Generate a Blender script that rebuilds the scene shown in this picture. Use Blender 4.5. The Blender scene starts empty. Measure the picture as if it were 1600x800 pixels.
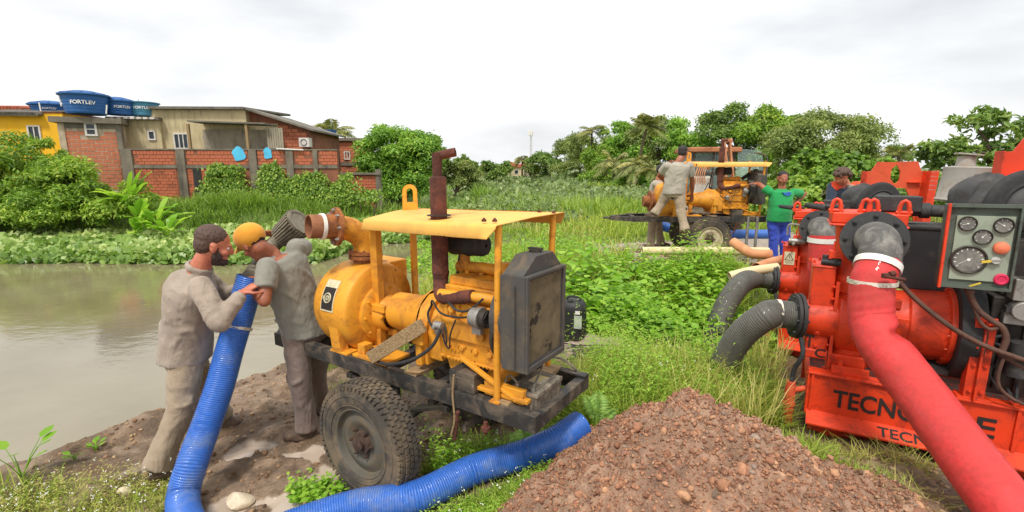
import bpy, bmesh, math, random
import numpy as np
from mathutils import Vector as V, Matrix
R_ = math.radians
PI = math.pi
random.seed(7)
rng = np.random.default_rng(11)
S_ = bpy.context.scene
COL = S_.collection

# ---------------------------------------------------------------- camera
F_ = 760.0
PITCH = math.atan(138 / F_)
HC = 2.1
cam = bpy.data.cameras.new('camera')
cam.sensor_width = 36
cam.lens = 36 * F_ / 1600
cam.clip_start = 0.05
cam.clip_end = 3000
camo = bpy.data.objects.new('camera', cam)
COL.objects.link(camo)
camo.location = (0, 0, HC)
camo.rotation_euler = (PI / 2 - PITCH, 0, 0)
S_.camera = camo

# ---------------------------------------------------------------- sky and light
SUN_EL, SUN_AZ = R_(58), R_(200)
wd = bpy.data.worlds.new('World')
S_.world = wd
wd.use_nodes = True
nt = wd.node_tree
nt.nodes.clear()
o_ = nt.nodes.new('ShaderNodeOutputWorld')
bg = nt.nodes.new('ShaderNodeBackground')
sky = nt.nodes.new('ShaderNodeTexSky')
sky.sky_type = 'NISHITA'
sky.sun_disc = False
sky.sun_elevation = SUN_EL
sky.sun_rotation = SUN_AZ
sky.air_density = 1.0
sky.dust_density = 3.0
tc = nt.nodes.new('ShaderNodeTexCoord')
mp = nt.nodes.new('ShaderNodeMapping')
mp.inputs['Scale'].default_value = (1.0, 1.0, 3.2)
n1 = nt.nodes.new('ShaderNodeTexNoise')
n1.inputs['Scale'].default_value = 2.1
n1.inputs['Detail'].default_value = 5
n1.inputs['Roughness'].default_value = 0.5
rp = nt.nodes.new('ShaderNodeValToRGB')
rp.color_ramp.elements[0].position = 0.27
rp.color_ramp.elements[0].color = (4.0, 4.08, 4.2, 1)
rp.color_ramp.elements[1].position = 0.56
rp.color_ramp.elements[1].color = (6.15, 6.16, 6.18, 1)
mx = nt.nodes.new('ShaderNodeMixRGB')
mx.inputs[0].default_value = 0.94
nt.links.new(tc.outputs['Generated'], mp.inputs[0])
nt.links.new(mp.outputs[0], n1.inputs['Vector'])
nt.links.new(n1.outputs[0], rp.inputs[0])
nt.links.new(sky.outputs[0], mx.inputs[1])
nt.links.new(rp.outputs[0], mx.inputs[2])
nt.links.new(mx.outputs[0], bg.inputs[0])
bg.inputs[1].default_value = 0.10
nt.links.new(bg.outputs[0], o_.inputs[0])

sl = bpy.data.lights.new('sun', 'SUN')
sl.energy = 1.5
sl.angle = R_(10)
sl.color = (1.0, 0.965, 0.91)
so = bpy.data.objects.new('sun', sl)
COL.objects.link(so)
sd = V((math.sin(SUN_AZ) * math.cos(SUN_EL), math.cos(SUN_AZ) * math.cos(SUN_EL), math.sin(SUN_EL)))
so.rotation_euler = sd.to_track_quat('Z', 'Y').to_euler()
so.location = sd * 60

S_.view_settings.view_transform = 'Standard'
S_.view_settings.look = 'None'
S_.view_settings.exposure = 0.97
S_.view_settings.gamma = 1.0
S_.render.engine = 'CYCLES'
S_.cycles.max_bounces = 6
S_.cycles.diffuse_bounces = 3
S_.cycles.transparent_max_bounces = 6
S_.cycles.transmission_bounces = 4


# ---------------------------------------------------------------- measuring helpers
def ray(u, v):
    x = (u - 800) / F_
    y = -(v - 400) / F_
    return V((x, math.cos(PITCH) + y * math.sin(PITCH), -math.sin(PITCH) + y * math.cos(PITCH)))


def P(u, v, Y):
    d = ray(u, v)
    return V((0, 0, HC)) + d * (Y / d.y)


def G(u, v, z):
    d = ray(u, v)
    return V((0, 0, HC)) + d * ((z - HC) / d.z)


class Fr:
    """upright frame: s along, w away, h up"""
    def __init__(s, O, ang):
        s.O = V(O); s.a = R_(ang)
        s.d = V((math.cos(s.a), math.sin(s.a), 0)); s.n = V((-math.sin(s.a), math.cos(s.a), 0))

    def L(s, u, v, w=0.0):
        r = ray(u, v)
        t = (w + s.n.dot(s.O)) / s.n.dot(r)
        p = V((0, 0, HC)) + r * t - s.O
        return V((p.dot(s.d), w, p.z))

    def W(s, a, w, h):
        return s.O + s.d * a + s.n * w + V((0, 0, h))


# ---------------------------------------------------------------- objects
def link(o):
    COL.objects.link(o); return o


def tag(o, label=None, cat=None, group=None, kind=None):
    if label: o['label'] = label
    if cat: o['category'] = cat
    if group: o['group'] = group
    if kind: o['kind'] = kind
    return o


def thing(name, label, cat, loc=(0, 0, 0), rz=0.0, group=None):
    o = link(bpy.data.objects.new(name, None))
    o.empty_display_size = 0.2
    o.location = loc; o.rotation_euler = (0, 0, rz)
    return tag(o, label, cat, group)


def copy_tree(o, parent=None):
    c = o.copy(); COL.objects.link(c)
    if parent: c.parent = parent
    for ch in list(o.children): copy_tree(ch, c)
    return c


def catmull(pts, n=8):
    pts = [V(p) for p in pts]
    out = []
    for i in range(len(pts) - 1):
        p0 = pts[i - 1] if i else pts[0] * 2 - pts[1]
        p1, p2 = pts[i], pts[i + 1]
        p3 = pts[i + 2] if i + 2 < len(pts) else pts[-1] * 2 - pts[-2]
        for k in range(n):
            t = k / n
            out.append(0.5 * ((2 * p1) + (p2 - p0) * t + (2 * p0 - 5 * p1 + 4 * p2 - p3) * t * t + (3 * p1 - p0 - 3 * p2 + p3) * t ** 3))
    out.append(pts[-1].copy())
    return out


def basis(ax):
    ax = V(ax).normalized()
    u = ax.orthogonal().normalized() if abs(ax.z) > .999 else V((0, 0, 1)).cross(ax).normalized()
    return ax, u, ax.cross(u)


class MB:
    def __init__(s): s.v = []; s.f = []

    def add(s, vs, fs):
        b = len(s.v); s.v += [tuple(x) for x in vs]; s.f += [tuple(i + b for i in f) for f in fs]; return s

    def box(s, c, size, rot=None, taper=1.0):
        c = V(c); h = [x / 2 for x in size]
        vs = []
        for z in (-1, 1):
            k = taper if z > 0 else 1.0
            for x, y in ((-1, -1), (1, -1), (1, 1), (-1, 1)):
                p = V((x * h[0] * k, y * h[1] * k, z * h[2]))
                if rot: p = rot @ p
                vs.append(c + p)
        return s.add(vs, [(3, 2, 1, 0), (4, 5, 6, 7), (0, 1, 5, 4), (1, 2, 6, 5), (2, 3, 7, 6), (3, 0, 4, 7)])

    def bx(s, a, b):
        a = V(a); b = V(b)
        return s.box((a + b) / 2, [abs(b[i] - a[i]) for i in range(3)])

    def bar(s, p0, p1, a, b, up=(0, 0, 1)):
        p0 = V(p0); p1 = V(p1); d = p1 - p0; L = d.length; d.normalize()
        up = V(up)
        if abs(d.dot(up)) > .98: up = V((0, 1, 0))
        x = d.cross(up).normalized(); z = x.cross(d)
        M = Matrix((x, d, z)).transposed()
        return s.box((p0 + p1) / 2, (a, L, b), M)

    def cyl(s, p0, p1, r0, r1=None, n=16, caps=True):
        p0 = V(p0); p1 = V(p1); r1 = r0 if r1 is None else r1
        ax, u, w = basis(p1 - p0)
        vs = [p + (u * math.cos(2 * PI * i / n) + w * math.sin(2 * PI * i / n)) * r for p, r in ((p0, r0), (p1, r1)) for i in range(n)]
        fs = [(i, (i + 1) % n, n + (i + 1) % n, n + i) for i in range(n)]
        if caps: fs += [tuple(reversed(range(n))), tuple(range(n, 2 * n))]
        return s.add(vs, fs)

    def tube(s, pts, r, n=10, caps=True, flat=None):
        pts = [V(p) for p in pts]; m = len(pts)
        rs = r if isinstance(r, (list, tuple)) else [r] * m
        t = (pts[1] - pts[0]).normalized()
        _, u, w = basis(t)
        vs = []
        for i, p in enumerate(pts):
            tn = (pts[min(i + 1, m - 1)] - pts[max(i - 1, 0)]).normalized()
            q = t.rotation_difference(tn); u = q @ u; w = q @ w; t = tn
            k = flat[i] if flat else 1.0
            for j in range(n):
                a = 2 * PI * j / n
                vs.append(p + (u * math.cos(a) + w * (math.sin(a) * k)) * rs[i])
        fs = [(i * n + j, i * n + (j + 1) % n, (i + 1) * n + (j + 1) % n, (i + 1) * n + j) for i in range(m - 1) for j in range(n)]
        if caps: fs += [tuple(reversed(range(n))), tuple(range((m - 1) * n, m * n))]
        return s.add(vs, fs)

    def lathe(s, prof, o, axis, n=32, closed=False):
        o = V(o); ax, u, w = basis(axis)
        vs = [o + ax * a + (u * math.cos(2 * PI * j / n) + w * math.sin(2 * PI * j / n)) * r for (r, a) in prof for j in range(n)]
        m = len(prof)
        rg = range(m) if closed else range(m - 1)
        fs = [(i * n + j, i * n + (j + 1) % n, ((i + 1) % m) * n + (j + 1) % n, ((i + 1) % m) * n + j) for i in rg for j in range(n)]
        return s.add(vs, fs)

    def ell(s, c, ax, n=16, m=10):
        c = V(c)
        if not hasattr(ax[0], '__len__'): ax = (V((ax[0], 0, 0)), V((0, ax[1], 0)), V((0, 0, ax[2])))
        ax = [V(a) for a in ax]
        vs = []
        for i in range(m + 1):
            th = PI * i / m
            th = min(max(th, .02), PI - .02)
            for j in range(n):
                ph = 2 * PI * j / n
                vs.append(c + ax[0] * (math.sin(th) * math.cos(ph)) + ax[1] * (math.sin(th) * math.sin(ph)) + ax[2] * math.cos(th))
        fs = [(i * n + j, (i + 1) * n + j, (i + 1) * n + (j + 1) % n, i * n + (j + 1) % n) for i in range(m) for j in range(n)]
        fs += [tuple(range(n)), tuple(reversed(range(m * n, m * n + n)))]
        return s.add(vs, fs)

    def prism(s, poly, o, ux, uy, dv):
        o = V(o); ux = V(ux); uy = V(uy); dv = V(dv)
        a = [o + ux * x + uy * y for x, y in poly]; n = len(a)
        vs = a + [p + dv for p in a]
        fs = [tuple(reversed(range(n))), tuple(range(n, 2 * n))] + [(i, (i + 1) % n, n + (i + 1) % n, n + i) for i in range(n)]
        return s.add(vs, fs)

    def torus(s, c, axis, R, r, n=32, m=10, sx=1.0, ex=None):
        prof = [(R + r * math.cos(2 * PI * k / m), r * sx * math.sin(2 * PI * k / m)) for k in range(m)]
        return s.lathe(prof, c, axis, n, closed=True)

    def bolts(s, c, axis, R, k, r=.012, h=.014, ph=0.0):
        c = V(c); ax, u, w = basis(axis)
        for i in range(k):
            a = 2 * PI * i / k + ph
            p = c + (u * math.cos(a) + w * math.sin(a)) * R
            s.cyl(p, p + ax * h, r, r * .92, 6)
            s.cyl(p + ax * h, p + ax * (h * 1.6), r * .5, r * .45, 6)
        return s

    def clusters(s):
        n = len(s.v); p = list(range(n))
        def find(a):
            while p[a] != a: p[a] = p[p[a]]; a = p[a]
            return a
        for f in s.f:
            a = find(f[0])
            for i in f[1:]: p[find(i)] = a
        g = {}
        for i in range(n): g.setdefault(find(i), []).append(i)
        A = np.array(s.v); ids = list(g); bb = [(A[g[k]].min(0) - .004, A[g[k]].max(0) + .004) for k in ids]
        q = list(range(len(ids)))
        def fq(a):
            while q[a] != a: q[a] = q[q[a]]; a = q[a]
            return a
        if len(ids) > 160: return None
        for i in range(len(ids)):
            for j in range(i):
                if (bb[i][0] <= bb[j][1]).all() and (bb[j][0] <= bb[i][1]).all(): q[fq(i)] = fq(j)
        out = {}
        for i, k in enumerate(ids): out.setdefault(fq(i), []).extend(g[k])
        return list(out.values())

    def build(s, name, mat, parent=None, ang=38, bevel=0.0, kind=None):
        if parent is not None and kind is None:
            cl = s.clusters()
            if cl is None or len(cl) > 8: kind = 'stuff' if cl is None or len(cl) > 8 else None
            elif len(cl) > 1:
                first = None
                for vs in cl:
                    mp_ = {v: i for i, v in enumerate(vs)}; m = MB(); m.v = [s.v[v] for v in vs]; m.f = [tuple(mp_[i] for i in f) for f in s.f if f[0] in mp_]
                    o = m._build(name, mat, parent, ang, bevel, None); first = first or o
                return first
        return s._build(name, mat, parent, ang, bevel, kind)

    def _build(s, name, mat, parent=None, ang=38, bevel=0.0, kind=None):
        me = bpy.data.meshes.new(name)
        me.from_pydata(s.v, [], s.f)
        bm = bmesh.new(); bm.from_mesh(me)
        bmesh.ops.recalc_face_normals(bm, faces=bm.faces)
        bm.to_mesh(me); bm.free()
        me.materials.append(mat)
        me.shade_smooth()
        me.set_sharp_from_angle(angle=R_(ang))
        o = link(bpy.data.objects.new(name, me))
        if parent: o.parent = parent
        if bevel:
            b = o.modifiers.new('bevel', 'BEVEL'); b.width = bevel; b.segments = 2; b.limit_method = 'ANGLE'; b.angle_limit = R_(40)
            b.harden_normals = True
        if kind: o['kind'] = kind
        return o


# ---------------------------------------------------------------- materials
def C(r, g, b, k=1.0):
    f = lambda c: ((c / 255 + .055) / 1.055) ** 2.4 if c > 10 else c / 255 / 12.92
    return (f(r) * k, f(g) * k, f(b) * k, 1)


class NT:
    def __init__(s, name):
        s.m = bpy.data.materials.new(name); s.m.use_nodes = True
        s.t = s.m.node_tree; s.t.nodes.clear()
        s.out = s.n('ShaderNodeOutputMaterial'); s.b = s.n('ShaderNodeBsdfPrincipled')
        s.l(s.b.outputs[0], s.out.inputs[0])
        s.co = s.n('ShaderNodeTexCoord')

    def n(s, ty, **kw):
        x = s.t.nodes.new(ty)
        for k, v in kw.items(): setattr(x, k, v)
        return x

    def l(s, a, b): s.t.links.new(a, b)

    def noise(s, scale, detail=6, rough=.6, vec=None, dist=0.0, stretch=None):
        x = s.n('ShaderNodeTexNoise')
        x.inputs['Scale'].default_value = scale; x.inputs['Detail'].default_value = detail
        x.inputs['Roughness'].default_value = rough; x.inputs['Distortion'].default_value = dist
        v = vec or s.co.outputs['Object']
        if stretch:
            mpn = s.n('ShaderNodeMapping'); mpn.inputs['Scale'].default_value = stretch; s.l(v, mpn.inputs[0]); v = mpn.outputs[0]
        s.l(v, x.inputs['Vector']); return x.outputs[0]

    def ramp(s, fac, stops, interp='LINEAR'):
        x = s.n('ShaderNodeValToRGB'); cr = x.color_ramp; cr.interpolation = interp
        while len(cr.elements) < len(stops): cr.elements.new(.5)
        for e, (p, c) in zip(cr.elements, stops):
            e.position = p; e.color = c if hasattr(c, '__len__') else (c, c, c, 1)
        s.l(fac, x.inputs[0]); return x.outputs[0]

    def mix(s, fac, a, b, mode='MIX'):
        x = s.n('ShaderNodeMixRGB', blend_type=mode)
        for i, q in ((0, fac), (1, a), (2, b)):
            if hasattr(q, 'links'): s.l(q, x.inputs[i])
            else: x.inputs[i].default_value = q
        return x.outputs[0]

    def bump(s, h, strength=.3, dist=.01, normal=None):
        x = s.n('ShaderNodeBump'); x.inputs['Strength'].default_value = strength; x.inputs['Distance'].default_value = dist
        s.l(h, x.inputs['Height'])
        if normal: s.l(normal, x.inputs['Normal'])
        s.l(x.outputs[0], s.b.inputs['Normal']); return x.outputs[0]

    def rough(s, v):
        if hasattr(v, 'links'): s.l(v, s.b.inputs['Roughness'])
        else: s.b.inputs['Roughness'].default_value = v

    def color(s, v):
        if hasattr(v, 'links'): s.l(v, s.b.inputs['Base Color'])
        else: s.b.inputs['Base Color'].default_value = v


def mul(c, k): return (c[0] * k, c[1] * k, c[2] * k, 1)


def worn(name, col, dirt, amount=.45, rough=.45, metal=0.0, sc=7.0, var=.25, bump=.15, chip=None, chip_amt=.66, rust_sc=28):
    """paint or metal with patchy tone, grime and chips"""
    t = NT(name)
    big = t.noise(sc * .35, 5, .6)
    base = t.ramp(big, [(.3, mul(col, 1 - var)), (.5, col), (.72, mul(col, 1 + var * .5))])
    g = t.noise(sc, 9, .72, dist=.6)
    msk = t.ramp(g, [(1 - amount - .08, 0.0), (1 - amount + .1, .85)])
    c = t.mix(msk, base, dirt)
    if chip:
        k = t.noise(rust_sc, 4, .7)
        km = t.ramp(k, [(chip_amt, 0.0), (chip_amt + .03, 1.0)])
        c = t.mix(km, c, chip)
    t.color(c)
    t.rough(t.ramp(g, [(.3, rough), (.7, min(1, rough + .3))]))
    t.b.inputs['Metallic'].default_value = metal
    t.bump(t.noise(sc * 9, 5, .7), bump, .004)
    return t.m


def fabric(name, col, col2, sc=9, wr=.5, rough=.9, dirt=None):
    t = NT(name)
    a = t.noise(sc * .5, 6, .6)
    c = t.ramp(a, [(.32, col2), (.62, col)])
    if dirt:
        d = t.noise(2.4, 7, .7)
        c = t.mix(t.ramp(d, [(.46, 0.0), (.66, .75)]), c, dirt)
    w = t.noise(600, 2, .5)
    c = t.mix(.12, c, t.ramp(w, [(.3, mul(col2, .7)), (.7, mul(col, 1.2))]))
    t.color(c); t.rough(rough)
    f = t.noise(7, 3, .5, dist=1.2, stretch=(1, 1, .6))
    f2 = t.noise(420, 2, .5)
    b1 = t.bump(f, wr, .03)
    t.bump(f2, .12, .002, b1)
    t.b.inputs['Sheen Weight'].default_value = .15
    return t.m


def leafy(name, c1, c2, c3, trans=.35, rough=.5):
    """leaf colour driven by a per leaf random attribute"""
    t = NT(name)
    at = t.n('ShaderNodeAttribute'); at.attribute_name = 'tint'
    w_ = lambda c: (c[0] * 1.22 + .004, c[1] * 1.05, c[2] * 1.15 + .006, 1)
    c = t.ramp(at.outputs['Fac'], [(0.0, w_(c1)), (.5, w_(c2)), (1.0, w_(c3))])
    t.color(c); t.rough(rough)
    t.b.inputs['Specular IOR Level'].default_value = .35
    tr = t.n('ShaderNodeBsdfTranslucent'); t.l(t.mix(1.0, c, (1.15, 1.25, .7, 1), 'MULTIPLY'), tr.inputs[0])
    ms = t.n('ShaderNodeMixShader'); ms.inputs[0].default_value = trans
    t.l(t.b.outputs[0], ms.inputs[1]); t.l(tr.outputs[0], ms.inputs[2]); t.l(ms.outputs[0], t.out.inputs[0])
    return t.m


M = {}
RUST = C(104, 58, 40)
M['yellow'] = worn('yellow_paint', C(230, 158, 42), C(160, 100, 40), .455, .45, sc=5, var=.18, chip=C(92, 48, 28), chip_amt=.655)
M['yellow_roof'] = worn('sunbleached_yellow_paint', C(240, 184, 88), C(205, 156, 84), .45, .5, sc=2.4, var=.10, chip=C(120, 60, 34), chip_amt=.685, rust_sc=34)
M['rust'] = worn('rusty_steel', C(112, 62, 46), C(66, 40, 34), .5, .85, sc=14, var=.3, bump=.4)
M['rustflange'] = worn('flaking_rusty_paint', C(168, 104, 52), C(104, 62, 42), .52, .8, sc=16, var=.3, bump=.4)
M['blackpaint'] = worn('black_chassis_paint', C(50, 49, 47), C(112, 98, 82), .47, .55, sc=7, var=.35, chip=C(130, 120, 106), chip_amt=.66, bump=.3)
M['tyre'] = worn('muddy_tyre_rubber', C(72, 67, 60), C(122, 106, 84), .50, .85, sc=6, var=.25, bump=.4)
M['rim'] = worn('muddy_grey_rim', C(92, 88, 78), C(110, 92, 66), .45, .55, sc=9, var=.3)
M['rim_pale'] = worn('pale_worn_rim', C(196, 186, 150), C(132, 88, 54), .42, .55, sc=9, var=.3)
M['hub'] = worn('rusty_hub', C(88, 66, 52), C(52, 40, 34), .5, .7, sc=20, bump=.5)
M['rubber'] = worn('black_rubber', C(42, 42, 43), C(70, 68, 64), .42, .65, sc=8, var=.2)
M['tarp'] = worn('black_wrapping', C(64, 63, 62), C(96, 92, 86), .42, .55, sc=6, var=.3, bump=.5)
M['steel'] = worn('bare_steel', C(165, 162, 155), C(98, 84, 70), .40, .4, .7, sc=14)
M['darksteel'] = worn('oily_dark_steel', C(70, 64, 58), C(44, 38, 34), .45, .5, .4, sc=14)
M['radcore'] = worn('dusty_radiator_core', C(132, 118, 90), C(92, 80, 60), .50, .85, sc=5, var=.25, bump=.5, chip=C(64, 56, 46), chip_amt=.62, rust_sc=6)
M['radframe'] = worn('dull_black_radiator', C(74, 72, 68), C(106, 92, 74), .45, .6, sc=8, bump=.3)
M['red'] = worn('orange_red_paint', C(224, 64, 24), C(134, 40, 20), .43, .38, sc=6, var=.18, chip=C(66, 40, 34), chip_amt=.675)
M['redfade'] = worn('faded_orange_red_paint', C(214, 84, 46), C(164, 60, 34), .42, .5, sc=5, var=.14, chip=C(92, 60, 50), chip_amt=.72)
M['letter'] = worn('black_stencil_paint', C(40, 34, 30), C(90, 40, 26), .36, .6, sc=14)
M['castblack'] = worn('black_cast_iron', C(50, 50, 50), C(88, 84, 78), .40, .5, sc=10, bump=.5)
M['zinc'] = worn('zinc_clamp', C(226, 222, 206), C(168, 150, 116), .45, .38, .25, sc=16)
M['galv'] = worn('galvanised_grey_drum', C(176, 170, 160), C(140, 112, 82), .42, .6, .15, sc=4, var=.2)
M['panel'] = worn('grey_green_panel', C(150, 160, 140), C(120, 124, 106), .40, .55, sc=6, var=.12)
M['rubber_dusty'] = worn('dusty_grey_rubber', C(92, 90, 86), C(140, 136, 128), .46, .8, sc=12, var=.25, bump=.4)
M['rust_light'] = worn('orange_rust_pipe', C(152, 102, 70), C(108, 66, 48), .46, .85, sc=12, var=.3, bump=.4)
M['paneldark'] = worn('dark_green_panel_box', C(84, 94, 82), C(52, 54, 48), .42, .55, sc=6)
M['gaugeface'] = worn('smoky_gauge_face', C(128, 126, 118), C(92, 90, 84), .45, .3, sc=20, bump=.02)
M['white'] = worn('dusty_white', C(232, 230, 222), C(196, 186, 168), .40, .5, sc=8, var=.06)
M['wood'] = None
M['brown_cable'] = worn('muddy_cable', C(96, 66, 52), C(60, 46, 40), .45, .6, sc=18)
M['greyribs'] = worn('grey_strainer_plastic', C(134, 126, 108), C(84, 76, 64), .46, .7, sc=14, bump=.3)
M['pvc'] = worn('cream_pvc', C(226, 206, 160), C(196, 160, 112), .40, .5, sc=4, var=.08)
M['pvc_orange'] = worn('stained_orange_pvc', C(214, 150, 104), C(178, 112, 72), .42, .5, sc=5, var=.1)
M['blueplastic'] = worn('tank_blue_plastic', C(38, 92, 152), C(70, 116, 164), .38, .5, sc=2, var=.12, bump=.02)
M['blueplastic2'] = worn('tank_teal_plastic', C(70, 134, 160), C(98, 152, 168), .38, .5, sc=2, var=.12, bump=.02)
M['skyblue'] = worn('sky_blue_paint', C(88, 190, 228), C(60, 150, 190), .3, .8, sc=9)
M['darkglass'] = worn('dark_window_glass', C(46, 54, 62), C(70, 76, 80), .4, .08, sc=2, bump=.0)
M['plate'] = worn('pale_name_plate', C(214, 206, 170), C(150, 130, 90), .40, .5, sc=30)


def hose_mat(name, col, dirt, amt, rough):
    t = NT(name)
    d = t.noise(3.0, 8, .7)
    m = t.ramp(d, [(1 - amt - .06, 0.0), (1 - amt + .12, .8)])
    m2 = t.noise(40, 4, .7)
    c = t.mix(m, t.ramp(m2, [(.3, mul(col, .8)), (.7, mul(col, 1.15))]), dirt)
    t.color(c); t.rough(t.ramp(d, [(.35, rough), (.7, rough + .35)]))
    t.b.inputs['Coat Weight'].default_value = .2
    t.bump(t.noise(55, 4, .6), .12, .004)
    return t.m


M['bluehose'] = hose_mat('blue_pvc_hose', C(52, 104, 188), C(124, 138, 158), .43, .32)
M['greyhose'] = hose_mat('grey_suction_hose', C(90, 88, 80), C(62, 60, 55), .46, .55)
M['redhose'] = hose_mat('red_layflat_hose', C(206, 54, 52), C(176, 62, 54), .45, .6)


def wood_mat():
    t = NT('weathered_wood')
    g = t.noise(10, 8, .65, stretch=(1, 14, 14))
    t.color(t.ramp(g, [(.3, C(96, 74, 50)), (.5, C(150, 124, 88)), (.7, C(188, 162, 122))]))
    t.rough(.85); t.bump(g, .5, .006); return t.m


M['wood'] = wood_mat()


def skin_mat(name, c1, c2):
    t = NT(name)
    n = t.noise(16, 5, .6)
    t.color(t.ramp(n, [(.35, c2), (.65, c1)])); t.rough(.5)
    t.b.inputs['Subsurface Weight'].default_value = .12
    t.b.inputs['Subsurface Radius'].default_value = (.02, .008, .004)
    t.bump(t.noise(180, 3, .6), .12, .002); return t.m


M['skin1'] = skin_mat('tanned_skin', C(204, 128, 98), C(180, 102, 78))
M['skin2'] = skin_mat('brown_skin', C(176, 108, 78), C(140, 82, 58))


def hair_mat(name, col, col2):
    t = NT(name)
    n = t.noise(120, 4, .7, stretch=(1, 1, .35))
    t.color(t.ramp(n, [(.35, col2), (.65, col)])); t.rough(.6); t.bump(n, .8, .008); return t.m


M['hair_brown'] = hair_mat('brown_hair', C(86, 62, 50), C(52, 38, 32))
M['hair_dark'] = hair_mat('dark_hair', C(50, 42, 38), C(28, 24, 22))
M['shirt_grey'] = fabric('grey_work_shirt', C(170, 155, 139), C(152, 137, 122), wr=.9, dirt=C(142, 126, 108))
M['tee_grey'] = fabric('grey_tshirt', C(142, 139, 127), C(124, 121, 110), wr=.7)
M['trouser'] = fabric('dusty_grey_trousers', C(174, 156, 132), C(148, 130, 108), wr=.9, dirt=C(120, 96, 70))
M['trouser_dark'] = fabric('mauve_grey_trousers', C(140, 122, 112), C(116, 100, 92), wr=.8, dirt=C(112, 92, 74))
M['cap_yellow'] = fabric('mustard_cap_cloth', C(226, 160, 48), C(206, 138, 38), wr=.2)
M['cap_dark'] = fabric('dark_cap_cloth', C(50, 44, 42), C(38, 34, 32), wr=.2)
M['green'] = fabric('green_tshirt_cloth', C(36, 156, 84), C(24, 132, 68), wr=.5)
M['bluejean'] = fabric('blue_work_trousers_cloth', C(56, 80, 190), C(40, 62, 160), wr=.7)
M['navy'] = fabric('navy_jacket_cloth', C(44, 56, 74), C(32, 42, 58), wr=.6)
M['orange'] = fabric('orange_shoulder_cloth', C(236, 82, 42), C(210, 66, 34), wr=.4)
M['shoe'] = worn('muddy_leather', C(84, 66, 54), C(120, 98, 76), .45, .6, sc=14, bump=.4)
M['stone'] = worn('tan_stone', C(190, 150, 112), C(150, 116, 88), .5, .9, sc=12, var=.2, bump=.6)
M['stone_grey'] = worn('grey_brown_stone', C(140, 120, 102), C(106, 86, 70), .5, .9, sc=12, var=.2, bump=.6)
M['stone_white'] = worn('chalky_stone', C(222, 206, 178), C(180, 158, 128), .45, .9, sc=12, var=.1, bump=.5)


# ================================================================ ground, water
def _h(ix, iy, seed):
    n = (ix * 374761393 + iy * 668265263 + seed * 982451653) & 0xffffffff
    n = ((n ^ (n >> 13)) * 1274126177) & 0xffffffff
    return ((n ^ (n >> 16)) & 0xffff) / 65535.0


def vnoise(x, y, seed=0):
    ix = np.floor(x).astype(np.int64); iy = np.floor(y).astype(np.int64)
    fx = x - ix; fy = y - iy
    fx = fx * fx * (3 - 2 * fx); fy = fy * fy * (3 - 2 * fy)
    a = _h(ix, iy, seed); b = _h(ix + 1, iy, seed); c = _h(ix, iy + 1, seed); d = _h(ix + 1, iy + 1, seed)
    return (a * (1 - fx) + b * fx) * (1 - fy) + (c * (1 - fx) + d * fx) * fy


def fbm(x, y, sc, oct=4, seed=0, gain=.5):
    s = 0; a = 1; t = 0
    for o in range(oct):
        s = s + a * vnoise(x * sc * 2 ** o + 17.3 * o, y * sc * 2 ** o + 9.1 * o, seed + o); t += a; a *= gain
    return s / t - .5


WZ = -0.30
SHORE = [(-60, 2.0), (-9, 2.35), (-5.4, 2.6), (-4.4, 3.0), (-3.75, 3.5), (-3.35, 4.1), (-3.1, 4.6), (-2.75, 5.1), (-2.38, 5.65), (-1.85, 6.6), (-1.35, 8.6), (-1.4, 9.8), (-2.0, 13), (-2.7, 17), (-2.0, 26), (2, 38), (6, 60), (10, 110), (20, 400)]
CTRL = np.array([(-2.6, 3.1, -.02), (-2.0, 3.4, 0.0), (-1.3, 3.3, .05), (-1.6, 4.4, .0), (-.9, 2.75, .12), (-1.8, 2.6, .02), (-2.8, 2.4, -.05), (-4.2, 2.2, -.1), (-.5, 4.8, .22), (.7, 4.9, .3), (0, 7, .45), (2.6, 7.8, .64), (3, 8.5, .53), (4.4, 8.5, .35),
                 (6, 10, .4), (0, 12, .4), (-1, 16, .15), (3, 20, .4), (2.2, 3.5, .10), (3.2, 3.0, .08), (3.5, 5.2, -.04), (-.3, 2.5, .16), (.3, 2.5, .2), (-.6, 1.5, .15), (1.5, 4.2, .25), (4.5, 5, -.05), (2.4, 2.5, .3), (8, 20, .4), (0, 40, .1), (12, 40, .4), (30, 60, .4), (10, 120, .1), (-1.2, 6.5, .12), (-1, 9, .2), (-.5, 10.5, .35), (40, 20, .5), (30, 200, .1)])
FARB = [(-80, 15.5), (-14, 16.2), (-9, 17.5), (-6, 21), (-5.5, 30), (-6, 60), (-8, 120), (-20, 400)]


def sdist(x, y, line):
    """signed distance, positive to the right hand side of the polyline"""
    best = np.full(x.shape, 1e9); sg = np.ones(x.shape)
    for (x0, y0), (x1, y1) in zip(line[:-1], line[1:]):
        dx, dy = x1 - x0, y1 - y0; L2 = dx * dx + dy * dy
        t = np.clip(((x - x0) * dx + (y - y0) * dy) / L2, 0, 1)
        d = np.hypot(x - x0 - t * dx, y - y0 - t * dy)
        side = np.where((x - x0) * dy - (y - y0) * dx > 0, 1.0, -1.0)
        m = d < best - 1e-9
        best = np.where(m, d, best); sg = np.where(m, side, sg)
    return best * sg


def smooth(a, b, x):
    t = np.clip((x - a) / (b - a), 0, 1); return t * t * (3 - 2 * t)


MOUND = [(1.02, 2.62, .60, .60, .37), (1.75, 2.2, .60, .55, .12), (.72, 1.95, .60, .70, .40), (1.15, 1.55, .75, .7, .34), (.15, 2.1, .35, .4, .12)]


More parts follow.
